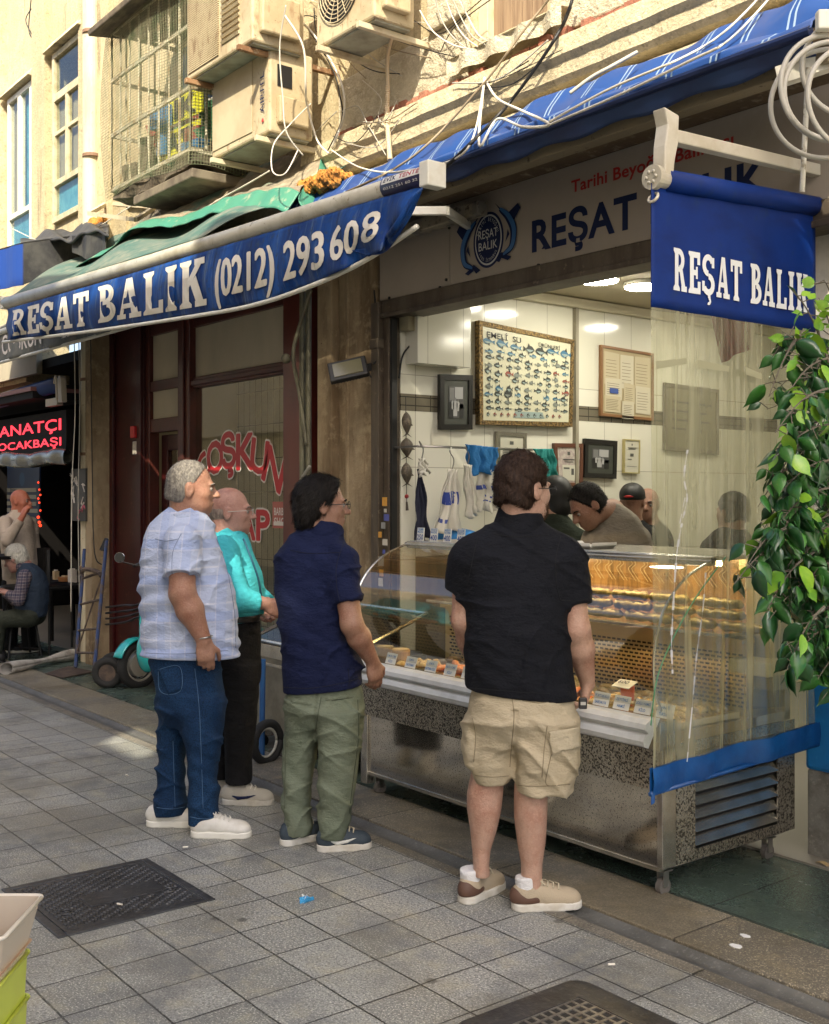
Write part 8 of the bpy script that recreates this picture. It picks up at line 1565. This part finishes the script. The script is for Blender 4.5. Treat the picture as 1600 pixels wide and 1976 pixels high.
p = m.j(1050, 1745, -.02); shoe(m.root, p[0]+.005, -.02, 82, .290, shp, shs, lace=lac, heelmat=shb, sockmat=sock); p = m.j(925, 1720, .05); shoe(m.root, p[0]+.012, .12, 38, .285, shp, shs, lace=lac, heelmat=shb, sockmat=sock)
g = wd_; kh_ = thing('key_case', 'small black case held in the right fist of the man in beige shorts', 'key case', m.root.matrix_basis @ Vector(tuple(g+np.array([0, -.052, 0])))); 
mb = MB(); q = Vector(kh_.location); WP[kh_.name] = q; mb.obox(q, RV*.016, DV*.010, Vector((0, 0, .022))); mb.build('case', cblk, kh_, bev=.004); MB().obox(q-DV*.0105, RV*.010, DV*.001, Vector((0, 0, .006))).build('button', chrome, kh_)

# ---- man in navy shirt ----
m = Man('dark haired man in navy shirt and sage green trousers in the middle of the queue', 5.2, 622)
A = frame(72, 2); hc = m.j(622, 975, 0); B = Fld(); X = add_head(B, hc, A, 1.06)
T3 = [m.K(1004, 592, 654, .062, .0), m.K(1022, 574, 662, .078), m.K(1042, 553, 668, .10), m.K(1062, 538, 676, .125), m.K(1083, 530, 682, .14), m.K(1103, 528, 682, .15), m.K(1143, 530, 680, .16), m.K(1184, 538, 679, .165), m.K(1225, 542, 686, .17), m.K(1265, 544, 694, .175), m.K(1306, 545, 699, .17), m.K(1338, 547, 702, .165)]
B.cone(X(0, -.03, -.06), m.j(620, 1050, 0), .060, .075, .03); B.loft(shorten(T3), .03, .03)
AR3 = [m.j(660, 1085, -.10), m.j(679, 1205, -.17), m.j(719, 1276, -.08)]; AL3 = [m.j(570, 1090, .14), m.j(572, 1210, .16), m.j(600, 1290, .22)]
body_arm(B, AR3, (.058, .050, .031)); body_arm(B, AL3, (.05, .045, .030)); add_hand(B, AR3[2], (.18, .12, -1), (-.5, .85, -.1), (.9, .5, 0), .55, 1.02); add_hand(B, AL3[2], (.2, .2, -1), (1, 0, 0), (.2, .9, 0), .5)
HP3 = [m.K(1300, 562, 686, .13), m.K(1330, 553, 699, .150), m.K(1366, 549, 705, .168), m.K(1402, 562, 690, .10)]
LL3 = [m.K(1366, 549, 632, .13, .05), m.K(1407, 550, 616, .13, .06), m.K(1467, 547, 609, .115, .06), m.K(1508, 546, 602, .105, .05), m.K(1548, 546, 599, .098, .04), m.K(1589, 547, 602, .098, .04), m.K(1606, 549, 600, .09, .04)]
LR3 = [m.K(1366, 606, 704, .14, -.05), m.K(1407, 610, 702, .14, -.06), m.K(1467, 614, 692, .125, -.06), m.K(1508, 615, 688, .115, -.05), m.K(1548, 615, 682, .105, -.05), m.K(1589, 614, 673, .10, -.05), m.K(1614, 616, 668, .09, -.05)]
B.loft(HP3, .02, .04); B.loft(LL3, .03, .03); B.loft(LR3, .03, .03); B.mesh('body', sk3, m.root, RES)
nv = cloth('navy_shirt', (.0055, .009, .036), (.008, .013, .048))
Sh = Fld().loft(T3, 0, .03); Sh.cone(AR3[0], m.j(673, 1164, -.15), .078, .072, .06, flat=True); Sh.cone(AL3[0], m.j(572, 1160, .15), .07, .066, .05, flat=True); Sh.warp(folds(.007, 22, 8, .5)); Sh.warp(folds(.0045, 58, 9, .4)); Sh.warp(creases(.013, 40, (.5, .2, .85), 3, 4)).warp(creases(.012, 46, (-.8, 0, .6), 4, 4)); Sh.cut(m.j(622, 1327, 0), (.10, 0, -1)); so3 = Sh.mesh('shirt', nv, m.root, RES, 1); sd3 = M('navy_thread', (.0025, .004, .014), .9)
for pts in ([(664, 1046), (650, 1090), (650, 1130), (656, 1160)], [(560, 1062), (600, 1068), (655, 1066)], [(655, 1160), (675, 1163), (694, 1158)], [(548, 1326), (600, 1328), (660, 1318), (695, 1308)], [(672, 1290), (674, 1318)]): stitch(m, so3, pts, sd3, .0016)
Fld().cone(m.j(621, 1030, 0), X(0, -.042, -.092), .090, .074, .01, flat=True).mesh('collar', nv, m.root, .005)
sg = cloth('sage_trousers', (.165, .19, .135), (.125, .15, .105), .85); Tr = Fld().loft(HP3, 0, .02).loft(LL3, 0, .04).loft(LR3, 0, .04); Tr.warp(folds(.009, 24, 21, .9)); Tr.warp(folds(.0055, 60, 22, .6, ([0, .3, .6, .9], [1.6, .8, .8, .5]))); Tr.warp(creases(.014, 42, (.6, .1, .8), 11, 4)).warp(creases(.013, 50, (-.6, .1, .8), 12, 4)); Tr.warp(lambda x, y, z: .010*np.exp(-((x-m.j(612, 1400, 0)[0])**2)/.00015)*(y < -.04)*(z > .42)*(z < .80)); to3 = Tr.mesh('trousers', sg, m.root, RES, 1); sdt = M('sage_thread', (.06, .07, .045), .9)
for pts in ([(620, 1345), (614, 1380), (610, 1410)], [(690, 1350), (692, 1420), (682, 1500), (674, 1570)], [(640, 1352), (680, 1346)], [(553, 1420), (551, 1480), (550, 1560)]): stitch(m, to3, pts, sdt)
for q in ([(628, 1346), (672, 1340), (672, 1346), (628, 1352)], [(563, 1350), (600, 1354), (600, 1359), (563, 1355)]): patch(m, to3, q, 'pocket_welt', sg, .004, 8, .003)
H = Fld(); H.ell(X(0, -.016, .034), (.092, .118, .108), A, .01); H.ell(X(0, -.062, -.04), (.072, .060, .085), A, .04); H.ell(X(.0, .045, .092), (.066, .05, .026), A, .03); H.cut(X(0, .060, .055), A[1]*.8-A[2]*.6); H.cut(X(0, .012, -.012), A[1]*.92-A[2]*.4); H.cut(X(0, -.06, -.118), -A[2]*.9-A[1]*.2)
for s in (-1, 1): H.ell(X(s*.095, .0, -.020), (.03, .030, .036), A, .01, True)
H.warp(lambda x, y, z: .004*np.sin(x*170+3*np.sin(z*40))*np.sin(y*150+2.5*np.sin(z*50))); ho = H.mesh('hair', hd, m.root, .005, 1); fuzz(ho, 9000, .045, -A[1]*.6-A[2]*.8, hd, .15, .0013, .25); glasses(m.root, X, cblk); eyes(m.root, X); brows(m.root, X, hd)
dkb = M('shoe_navy', (.03, .045, .06), .7, bump=(90, .4)); p = m.j(663, 1632, -.06); shoe(m.root, p[0]+.0, -.07, 76, .262, dkb, shs, lace=lac, stripe=M('stripe_white', (.65, .65, .6), .6)); p = m.j(585, 1625, .06); shoe(m.root, p[0]+.0, .05, 50, .26, dkb, shs, lace=lac)

# ---- man in pale blue shirt ----
m = Man('grey haired man in pale blue checked short sleeve shirt and jeans, leftmost of the queue', 5.42, 372)
A = frame(78, 3); hc = m.j(370, 943, 0); B = Fld(); X = add_head(B, hc, A, 1.06, 1.15, .008)
T1 = [m.K(978, 328, 392, .066), m.K(994, 306, 402, .085), m.K(1012, 288, 412, .11), m.K(1035, 279, 418, .14), m.K(1062, 274, 424, .16), m.K(1103, 272, 440, .18), m.K(1143, 272, 452, .195), m.K(1184, 273, 458, .20), m.K(1225, 273, 460, .20), m.K(1272, 275, 464, .195)]
B.cone(X(0, -.03, -.06), m.j(360, 1020, 0), .070, .085, .03); B.loft(shorten(T1), .032, .03)
AR1 = [m.j(352, 1048, -.17), m.j(352, 1145, -.25), m.j(394, 1236, -.24)]; AL1 = [m.j(370, 1050, .16), m.j(400, 1140, .22), m.j(440, 1210, .2)]
body_arm(B, AR1, (.066, .060, .034)); body_arm(B, AL1, (.06, .05, .032)); add_hand(B, AR1[2], (.10, .0, -1), (-.25, .95, 0), (.95, .2, 0), .62, 1.08); add_hand(B, AL1[2], (.2, .2, -1), (-1, 0, 0), (.2, -.9, 0), .5)
HP1 = [m.K(1240, 296, 416, .14), m.K(1272, 290, 424, .165), m.K(1326, 301, 432, .17), m.K(1366, 304, 434, .165), m.K(1400, 322, 418, .09)]
LL1 = [m.K(1340, 304, 372, .12, .07), m.K(1427, 306, 360, .11, .09), m.K(1467, 305, 357, .10, .09), m.K(1508, 303, 355, .095, .09), m.K(1548, 299, 360, .095, .09), m.K(1567, 301, 358, .088, .09)]
LR1 = [m.K(1340, 340, 433, .13, -.05), m.K(1427, 356, 431, .12, -.05), m.K(1467, 362, 423, .108, -.05), m.K(1508, 365, 421, .10, -.05), m.K(1548, 365, 423, .10, -.05), m.K(1586, 365, 420, .09, -.05)]
B.loft(HP1, .02, .04); B.loft(LL1, .03, .03); B.loft(LR1, .03, .03); B.mesh('body', sk1, m.root, RES)
bs = plaid('pale_check', (.46, .52, .68), (.34, .42, .66), (.66, .66, .72), .17)
Sh = Fld().loft(T1, 0, .03); Sh.cone(AR1[0], m.j(352, 1112, -.235), .088, .086, .06, flat=True); Sh.cone(AL1[0], m.j(388, 1110, .2), .075, .072, .05, flat=True)
Sh.warp(folds(.005, 26, 31, .3)); Sh.warp(folds(.0065, 85, 32, .14, ([.8, .9, 1.15, 1.35, 1.5], [1.8, 2.2, 1.5, .5, .3]), 1.2)); Sh.warp(creases(.013, 60, (.35, .2, .95), 5, 4)).warp(creases(.012, 46, (-.7, 0, .7), 6, 4)); Sh.cut(m.j(372, 1264, 0), (-.03, 0, -1)); so1 = Sh.mesh('shirt', bs, m.root, RES, 1); sd1 = M('blue_thread', (.20, .24, .36), .9)
for pts in ([(350, 1030), (334, 1065), (332, 1105)], [(300, 1040), (320, 1044), (345, 1040)], [(331, 1106), (360, 1110), (384, 1106)], [(280, 1260), (330, 1262), (380, 1260), (440, 1255)], [(418, 1040), (438, 1100), (452, 1180), (455, 1250)]): stitch(m, so1, pts, sd1, .0016)
Fld().cone(m.j(359, 1002, 0), X(0, -.038, -.092), .098, .082, .01, flat=True).mesh('collar', bs, m.root, .005)
dn = M('denim', (.008, .030, .080), .85, spec=.2, layers=((5, (.014, .052, .125), .4, .65, (1, 1, .5)), (180, (.005, .016, .042), .45, .6)), bump=((14, .5, (1, 1, 2), 'noise', .012), (250, .3))); Tr = Fld().loft(HP1, 0, .02).loft(LL1, 0, .035).loft(LR1, 0, .035); Tr.warp(folds(.008, 24, 41, .9)); Tr.warp(folds(.006, 56, 42, .4, ([0, .25, .5, .9], [2.0, 1.5, .7, .5]))); Tr.warp(creases(.014, 44, (.6, .1, .8), 13, 4)).warp(creases(.014, 56, (-.5, .1, .85), 14, 4, ([0, .4, .9], [1.3, .9, .5]))); jo = Tr.mesh('jeans', dn, m.root, RES, 1)
stm = M('denim_stitch', (.07, .14, .24), .9); patch(m, jo, [(306, 1292), (346, 1286), (350, 1330), (326, 1340)], 'back_pocket', dn, .004, 10, .004)
for pts in ([(306, 1292), (346, 1286), (350, 1330), (326, 1340), (308, 1330), (306, 1292)], [(376, 1290), (384, 1360), (388, 1440), (392, 1560)], [(334, 1430), (336, 1500), (338, 1558)], [(367, 1576), (392, 1580), (419, 1576)], [(303, 1558), (330, 1561), (356, 1557)]): stitch(m, jo, pts, stm, .0014)
short_hair(m, X, A, hg, 1.06, .003, (.040, .075), -.085, .0)
eyes(m.root, X); brows(m.root, X, hg)
wsh = M('white_leather', (.66, .64, .58), .5, layers=((12, (.56, .53, .46), .5, .7),)); wso = M('white_sole', (.70, .68, .60), .55); wl = M('lace_white', (.66, .64, .58), .7)
p = m.j(420, 1600, -.08); shoe(m.root, p[0]+.015, -.10, 92, .30, wsh, wso, lace=wl); p = m.j(338, 1586, .08); shoe(m.root, p[0]+.0, .08, 88, .30, wsh, wso, lace=wl)
mb = MB(); c = AR1[2]+np.array([0, 0, .015]); mb.torus(c, (1, 0, .15), (0, 1, 0), .037, .004, 24, 6); o = mb.build('bracelet', chrome, smooth=True); o.parent = m.root
ph_ = Vector(tuple(m.j(384, 1262, -.20))); pw_ = m.root.matrix_basis @ ph_; ph = thing('phone', 'dark phone in the right hand of the man in the pale shirt', 'phone', pw_); mb = MB(); mb.obox(pw_, RV*.010+DV*.01, DV*.004, Vector((0, 0, .055))); mb.build('case', cblk, ph, bev=.003); MB().obox(pw_-DV*.0055, RV*.007, DV*.0008, Vector((0, 0, .02))).build('camera', chrome, ph)

# ---- man in turquoise shirt ----
m = Man('bald man with glasses in turquoise long sleeve shirt and black trousers, hands clasped', 5.95, 448)
A = frame(84, 0); hc = m.j(445, 988, 0); B = Fld(); X = add_head(B, hc, A, 1.05, 1.1, .006)
T2 = [m.K(1016, 420, 470, .062), m.K(1032, 398, 478, .08), m.K(1050, 390, 484, .11), m.K(1075, 388, 492, .13), m.K(1103, 392, 503, .15), m.K(1143, 398, 510, .165), m.K(1178, 404, 505, .165), m.K(1196, 408, 502, .16)]
B.cone(X(0, -.03, -.06), m.j(438, 1050, 0), .066, .08, .03); B.loft(shorten(T2), .03, .03)
AR2 = [m.j(430, 1062, -.14), m.j(461, 1158, -.26), m.j(512, 1164, -.22)]; AL2 = [m.j(450, 1062, .14), m.j(492, 1150, .16), m.j(520, 1168, -.03)]
body_arm(B, AR2, (.055, .048, .030)); body_arm(B, AL2, (.052, .046, .030)); add_hand(B, AR2[2], (.85, .3, -.55), (.1, .8, -.2), (.5, -.1, .8), .55, 1.0); add_hand(B, AL2[2], (.2, -.6, -.75), (-.3, -.8, 0), (.8, -.2, .5), .75, 1.0)
HP2 = [m.K(1180, 408, 502, .155), m.K(1230, 408, 503, .16), m.K(1265, 410, 502, .16), m.K(1310, 412, 500, .155)]
LL2 = [m.K(1280, 412, 460, .11, .08), m.K(1346, 412, 455, .10, .09), m.K(1427, 412, 448, .09, .09), m.K(1490, 413, 446, .085, .09), m.K(1500, 413, 446, .085, .09)]
LR2 = [m.K(1280, 425, 502, .12, -.05), m.K(1346, 428, 498, .115, -.05), m.K(1427, 434, 490, .10, -.05), m.K(1467, 434, 486, .095, -.05), m.K(1508, 436, 486, .09, -.05)]
B.loft(HP2, .02, .03); B.loft(LL2, .025, .03); B.loft(LR2, .025, .03); B.mesh('body', sk2, m.root, RES)
tq = cloth('turquoise_shirt', (.06, .44, .50), (.045, .36, .42)); Sh = Fld().loft(T2, 0, .03); Sh.cone(AR2[0], AR2[1], .078, .066, .04); Sh.cone(AR2[1], AR2[1]+(AR2[2]-AR2[1])*.80, .066, .052, .02, flat=True); Sh.cone(AL2[0], AL2[1], .07, .062, .04); Sh.cone(AL2[1], AL2[1]+(AL2[2]-AL2[1])*.80, .060, .05, .02, flat=True)
Sh.warp(folds(.006, 30, 51, .5)); Sh.warp(creases(.013, 55, (.6, .2, .8), 7, 4)).warp(creases(.012, 46, (-.7, .3, .7), 8, 4)); Sh.mesh('shirt', tq, m.root, RES); Fld().cone(m.j(440, 1036, 0), X(0, -.035, -.085), .082, .074, .01, flat=True).mesh('collar', tq, m.root, .005)
seam(m.root, 'placket', [m.j(470, 1040, -.10), m.j(484, 1075, -.15), m.j(498, 1115, -.13), m.j(504, 1150, -.10)], .006, M('placket_dark', (.02, .10, .16), .7))
bt = cloth('black_trousers', (.008, .008, .009), (.014, .014, .015), .9); Tr = Fld().loft(HP2, 0, .02).loft(LL2, 0, .035).loft(LR2, 0, .035); Tr.warp(folds(.005, 28, 61, .6)); Tr.mesh('trousers', bt, m.root, RES)
Fld().loft([m.K(1184, 405, 504, .163), m.K(1196, 406, 504, .163)], -.004, .01).mesh('belt', M('belt', (.012, .010, .009), .35), m.root, .006)
H = Fld(); H.ell(X(0, -.016, -.0), (.081, .098, .07), A, .01); H.cut(X(0, -.0, .030), A[2]*.9+A[1]*.35); H.cut(X(0, .008, -.012), A[1]*.92-A[2]*.3); H.cut(X(0, 0, -.06), -A[2])
for s in (-1, 1): H.ell(X(s*.088, -.004, -.014), (.02, .028, .042), A, .01, True)
ho = H.mesh('hair', hs_, m.root, .005, 1); fuzz(ho, 2500, .008, -A[1]*.5-A[2]*.8, hs_, .5); glasses(m.root, X, chrome); eyes(m.root, X); brows(m.root, X, hs_)
nk = M('mesh_cream', (.50, .47, .40), .75, bump=(180, .4)); p = m.j(478, 1530, -.05); shoe(m.root, p[0]-.0, -.07, 93, .285, nk, shs, lace=wl, stripe=navy); p = m.j(432, 1515, .09); shoe(m.root, p[0]-.03, .10, 93, .28, nk, shs, lace=wl)
p = m.root.matrix_basis @ Vector(tuple(AR2[2])); mb = MB(); mb.torus(AL2[2]+np.array([0, 0, .0]), (.3, .2, .9), (.5, .8, 0), .036, .005, 20, 6); o = mb.build('watch', chrome, smooth=True); o.parent = m.root

# ---- simple standing figures behind the counter and in the restaurant ----
def figure(label, t0, u0, gz, head, hu, hv, body_keys, sk, shirt, arms, trs, heading=90, pitch=0, sc=1.0, res=.010, sleeves=None, long=True, hair=None, roll=0):
    m = Man(label, t0, u0, gz); A = frame(heading, pitch, roll); hc = m.j(hu, hv, head); B = Fld(); X = add_head(B, hc, A, sc)
    T = [m.K(*k) for k in body_keys]; top = max(T); B.cone(X(0, -.035, -.055), (top[1], top[2], top[0]-.04), .058*sc, .072, .03); B.loft(T, .014, .03)
    z0 = min(T)[0]; lo = min(T); zz = np.array([z0, z0*.5, .08]); 
    LL = [(z0+.05, lo[1]-.07, lo[2], .10, .11), (z0*.5, lo[1]-.09, lo[2], .075, .085), (.03, lo[1]-.09, lo[2], .06, .07)]; LR = [(a, 2*lo[1]-b, c, d, e) for a, b, c, d, e in LL]
    Sh = Fld().loft(T, 0, .03)
    for (a, b, c, hd_, hn, hs2, fr) in arms:
        J = [m.j(*a), m.j(*b), m.j(*c)]; body_arm(B, J, (.052, .045, .029)); 
        if hd_: add_hand(B, J[2], hd_, hn, hs2, .6, 1.0)
        Sh.cone(J[0], J[1] if fr >= 1 else J[0]+(J[1]-J[0])*fr, .072, .062, .04, flat=fr < 1)
        if fr > 1: Sh.cone(J[1], J[1]+(J[2]-J[1])*(fr-1), .060, .048, .02, flat=True)
    if trs is not None: B.loft(LL, .02, .03); B.loft(LR, .02, .03)
    B.mesh('body', sk, m.root, res); Sh.warp(folds(.006, 28, int(u0), .4)); Sh.mesh('shirt', shirt, m.root, res)
    if trs is not None:
        Tr = Fld().loft(LL, 0, .04).loft(LR, 0, .04); Tr.loft([(z0+.10, lo[1], lo[2], lo[3]*.95, lo[4]*.95), (z0-.02, lo[1], lo[2], lo[3]*.97, lo[4]*.97), (z0-.14, lo[1], lo[2], lo[3]*.95, lo[4]*.9)], 0, .04); Tr.mesh('trousers', trs, m.root, res)
        for s in (-1, 1): shoe(m.root, lo[1]+s*.09, lo[2], heading, .27, blk, shs)
    return m, X, A
# bending man in taupe T-shirt
tp_ = cloth('taupe_tee', (.25, .22, .18), (.21, .185, .15))
m, X, A = figure('dark haired man in taupe T-shirt bending his head over the counter', 6.75, 1170, .02, -.10, 1134, 978, [(972, 1166, 1196, .07, .02), (982, 1156, 1214, .10, .02), (998, 1144, 1232, .13, .02), (1030, 1130, 1248, .15, .02), (1090, 1126, 1250, .15, .03), (1180, 1128, 1248, .15, .04), (1290, 1130, 1246, .15, .05)], sk3, tp_, [((1145, 1040, -.05), (1118, 1120, -.18), (1080, 1140, -.25), (-1, -.1, -.2), (0, 0, -1), (0, -1, 0), .85), ((1236, 1040, .05), (1252, 1140, .0), (1200, 1165, -.2), (-1, -.2, 0), (0, 0, -1), (0, -1, 0), .85)], bt, heading=-112, pitch=34, sc=1.05, roll=8)
short_hair(m, X, A, hd, 1.05, .010, (.070, .045), -.06, .002); 
Bd = Fld(); Bd.ell(X(0, .038, -.080), (.053, .058, .040), A, .02); Bd.cut(X(0, .0, -.062), A[2]); Bd.cut(X(0, .015, 0), -A[1]); Bd.mesh('beard', hairm('beard_stubble', (.09, .05, .03), (.03, .02, .014)), m.root, .006, 1); brows(m.root, X, hd); eyes(m.root, X)
# cap man
m, X, A = figure('man in a black cap and black T-shirt standing with his back turned inside the shop', 7.75, 1225, .02, 0, 1221, 968, [(1000, 1206, 1236, .06, 0), (1012, 1192, 1252, .09, 0), (1030, 1180, 1270, .12, 0), (1080, 1178, 1276, .13, 0), (1190, 1182, 1272, .13, 0), (1270, 1184, 1270, .13, 0)], sk3, cloth('black_tee', (.010, .010, .011), (.018, .018, .018)), [((1188, 1045, 0), (1178, 1130, 0), (1190, 1190, -.1), None, None, None, .6), ((1266, 1045, 0), (1278, 1130, 0), (1262, 1190, -.1), None, None, None, .6)], bt, heading=25, sc=1.0)
H = Fld(); H.ell(X(0, -.012, .045), (.088, .108, .088), A, .01); H.cut(X(0, 0, .012), -A[2]); H.mesh('cap', cblk, m.root, .006, 1); o = Fld().ell(X(0, .12, .03), (.07, .07, .008), A, .01).mesh('cap_peak', cblk, m.root, .005, 1); Fld().ell(X(-.0, -.118, .035), (.035, .006, .010), A, .005).mesh('cap_mark', sred, m.root, .004, 1)
# man in dark green jacket
m, X, A = figure('person in a dark green hooded jacket half hidden behind the bearded man', 7.3, 1082, .02, 0, 1068, 958, [(990, 1056, 1090, .07, 0), (1000, 1046, 1102, .10, 0), (1020, 1040, 1114, .13, 0), (1060, 1036, 1122, .15, 0), (1150, 1036, 1124, .15, 0), (1260, 1040, 1120, .15, 0)], sk3, cloth('dark_green_jacket', (.018, .026, .018), (.03, .038, .028)), [((1048, 1040, 0), (1036, 1120, 0), (1060, 1180, -.1), None, None, None, 1.9), ((1114, 1040, 0), (1124, 1120, 0), (1100, 1180, -.1), None, None, None, 1.9)], bt, heading=-60, sc=1.0)
H = Fld(); H.ell(X(0, -.014, .028), (.096, .115, .112), A, .01); H.ell(X(0, -.05, -.06), (.08, .08, .08), A, .03); H.cut(X(0, .05, 0), A[1]); H.mesh('hood', cblk, m.root, .007, 1)
# small background face
m, X, A = figure('man with a shaved head mostly hidden behind the man in the black cap', 8.1, 1262, .02, 0, 1250, 975, [(1005, 1240, 1272, .06, 0), (1018, 1228, 1288, .09, 0), (1040, 1220, 1300, .12, 0), (1190, 1222, 1300, .13, 0), (1260, 1224, 1296, .13, 0)], sk3, MATS['black_tee'], [((1228, 1050, 0), (1220, 1130, 0), (1230, 1190, 0), None, None, None, .6)], bt, heading=200, sc=1.0); eyes(m.root, X); brows(m.root, X, hd)
m, X, A = figure('dark clothed person blurred behind the plastic screen', 7.2, 1400, .02, 0, 1412, 990, [(1015, 1395, 1430, .06, 0), (1025, 1375, 1445, .09, 0), (1050, 1362, 1455, .13, 0), (1190, 1360, 1455, .13, 0), (1270, 1362, 1452, .13, 0)], sk3, MATS['black_tee'], [((1372, 1060, 0), (1360, 1140, 0), (1372, 1190, -.1), None, None, None, .6)], bt, heading=-30, sc=1.0); short_hair(m, X, A, hd, 1.0, .010)
# standing man in the restaurant, hand to mouth
cr = cloth('cream_shirt', (.46, .38, .30), (.40, .33, .26))
m, X, A = figure('bald man in cream shirt standing with a hand at his mouth in the restaurant doorway', 11.5, 32, 0, 0, 40, 968, [(988, 22, 46, .07, 0), (996, 8, 58, .10, 0), (1010, 2, 64, .13, 0), (1050, 3, 68, .16, 0), (1090, 6, 70, .16, 0), (1130, 8, 68, .15, 0)], skin('skin_ruddy', (.42, .14, .08)), cr, [((10, 1008, -.16), (14, 1044, -.26), (44, 996, -.26), (.3, .3, 1), (.6, .8, 0), (-.2, .9, .3), 1.85), ((60, 1010, .12), (66, 1060, .1), (62, 1100, 0), (0, 0, -1), (-1, 0, 0), (0, -1, 0), 1.85)], bt, heading=100, sc=1.0)
Fld().cone((m.j(34, 997, 0)), X(0, -.04, -.09), .08, .075, .01, flat=True).mesh('collar', cr, m.root, .008); eyes(m.root, X); brows(m.root, X, hg)
# seated man
m = Man('white haired man in dark vest and plaid shirt sitting on a black bar stool', 10.9, 48); A = frame(-82, 22); hc = m.j(30, 1078, 0); B = Fld(); X = add_head(B, hc, A, 1.04)
T6 = [m.K(1086, 44, 60, .07), m.K(1092, 38, 72, .10), m.K(1104, 34, 84, .15), m.K(1130, 36, 92, .17), m.K(1160, 34, 92, .17), m.K(1190, 30, 88, .17)]
B.cone(X(0, -.035, -.05), m.j(48, 1092, 0), .058, .07, .03); B.loft(T6, .014, .03); AR6 = [m.j(48, 1112, -.16), m.j(36, 1158, -.24), m.j(10, 1142, -.2)]; AL6 = [m.j(55, 1112, .16), m.j(30, 1158, .2), m.j(5, 1140, .05)]
for J in (AR6, AL6): body_arm(B, J, (.05, .043, .029)); add_hand(B, J[2], (-1, .1, .1), (0, .3, -1), (0, .8, .4), .7)
hipz = m.j(50, 1188, 0); kn = [m.j(-2, 1196, -.13), m.j(0, 1196, .13)]; an = [m.j(-6, 1262, -.12), m.j(-4, 1262, .12)]
B.mesh('body', sk2, m.root, .009); Vs = Fld().loft(T6, 0, .03); Vs.warp(folds(.006, 40, 71, .2)); Vs.mesh('vest', cloth('navy_vest', (.022, .034, .055), (.03, .045, .07)), m.root, .009)
pl6 = plaid('dark_plaid', (.10, .08, .10), (.02, .025, .06), (.5, .46, .42), .055); Sv = Fld()
for J in (AR6, AL6): Sv.cone(J[0], J[1], .068, .058, .03); Sv.cone(J[1], J[1]+(J[2]-J[1])*.8, .056, .045, .02, flat=True)
Sv.cone(m.j(47, 1096, 0), X(0, -.04, -.085), .078, .07, .02); Sv.mesh('plaid_shirt', pl6, m.root, .008)
Tr = Fld(); gm = cloth('dark_green_trousers', (.03, .035, .025), (.04, .045, .033))
for k, s in ((0, -1), (1, 1)): h0 = hipz+np.array([.06, s*.10, 0]); Tr.cone(h0, kn[k], .105, .075, .05); Tr.cone(kn[k], an[k], .072, .05, .03)
Tr.mesh('trousers', gm, m.root, .01)
for k in (0, 1): q = an[k]; shoe(m.root, q[0]-.04, q[1], -85, .27, blk, blk, z=max(.0, q[2]-.09))
H = Fld(); H.ell(X(0, -.018, .038), (.090, .112, .102), A, .01); H.ell(X(0, -.05, -.02), (.078, .066, .07), A, .03); H.cut(X(0, .065, .05), A[1]*.86-A[2]*.5); H.cut(X(0, .015, -.01), A[1]*.9-A[2]*.45); H.warp(lambda x, y, z: .004*np.sin(x*150)*np.sin(y*140+z*90)); ho = H.mesh('hair', hw, m.root, .006, 1); fuzz(ho, 3000, .03, -A[1]*.6-A[2]*.7, hw, .3, .002); eyes(m.root, X); brows(m.root, X, hw)
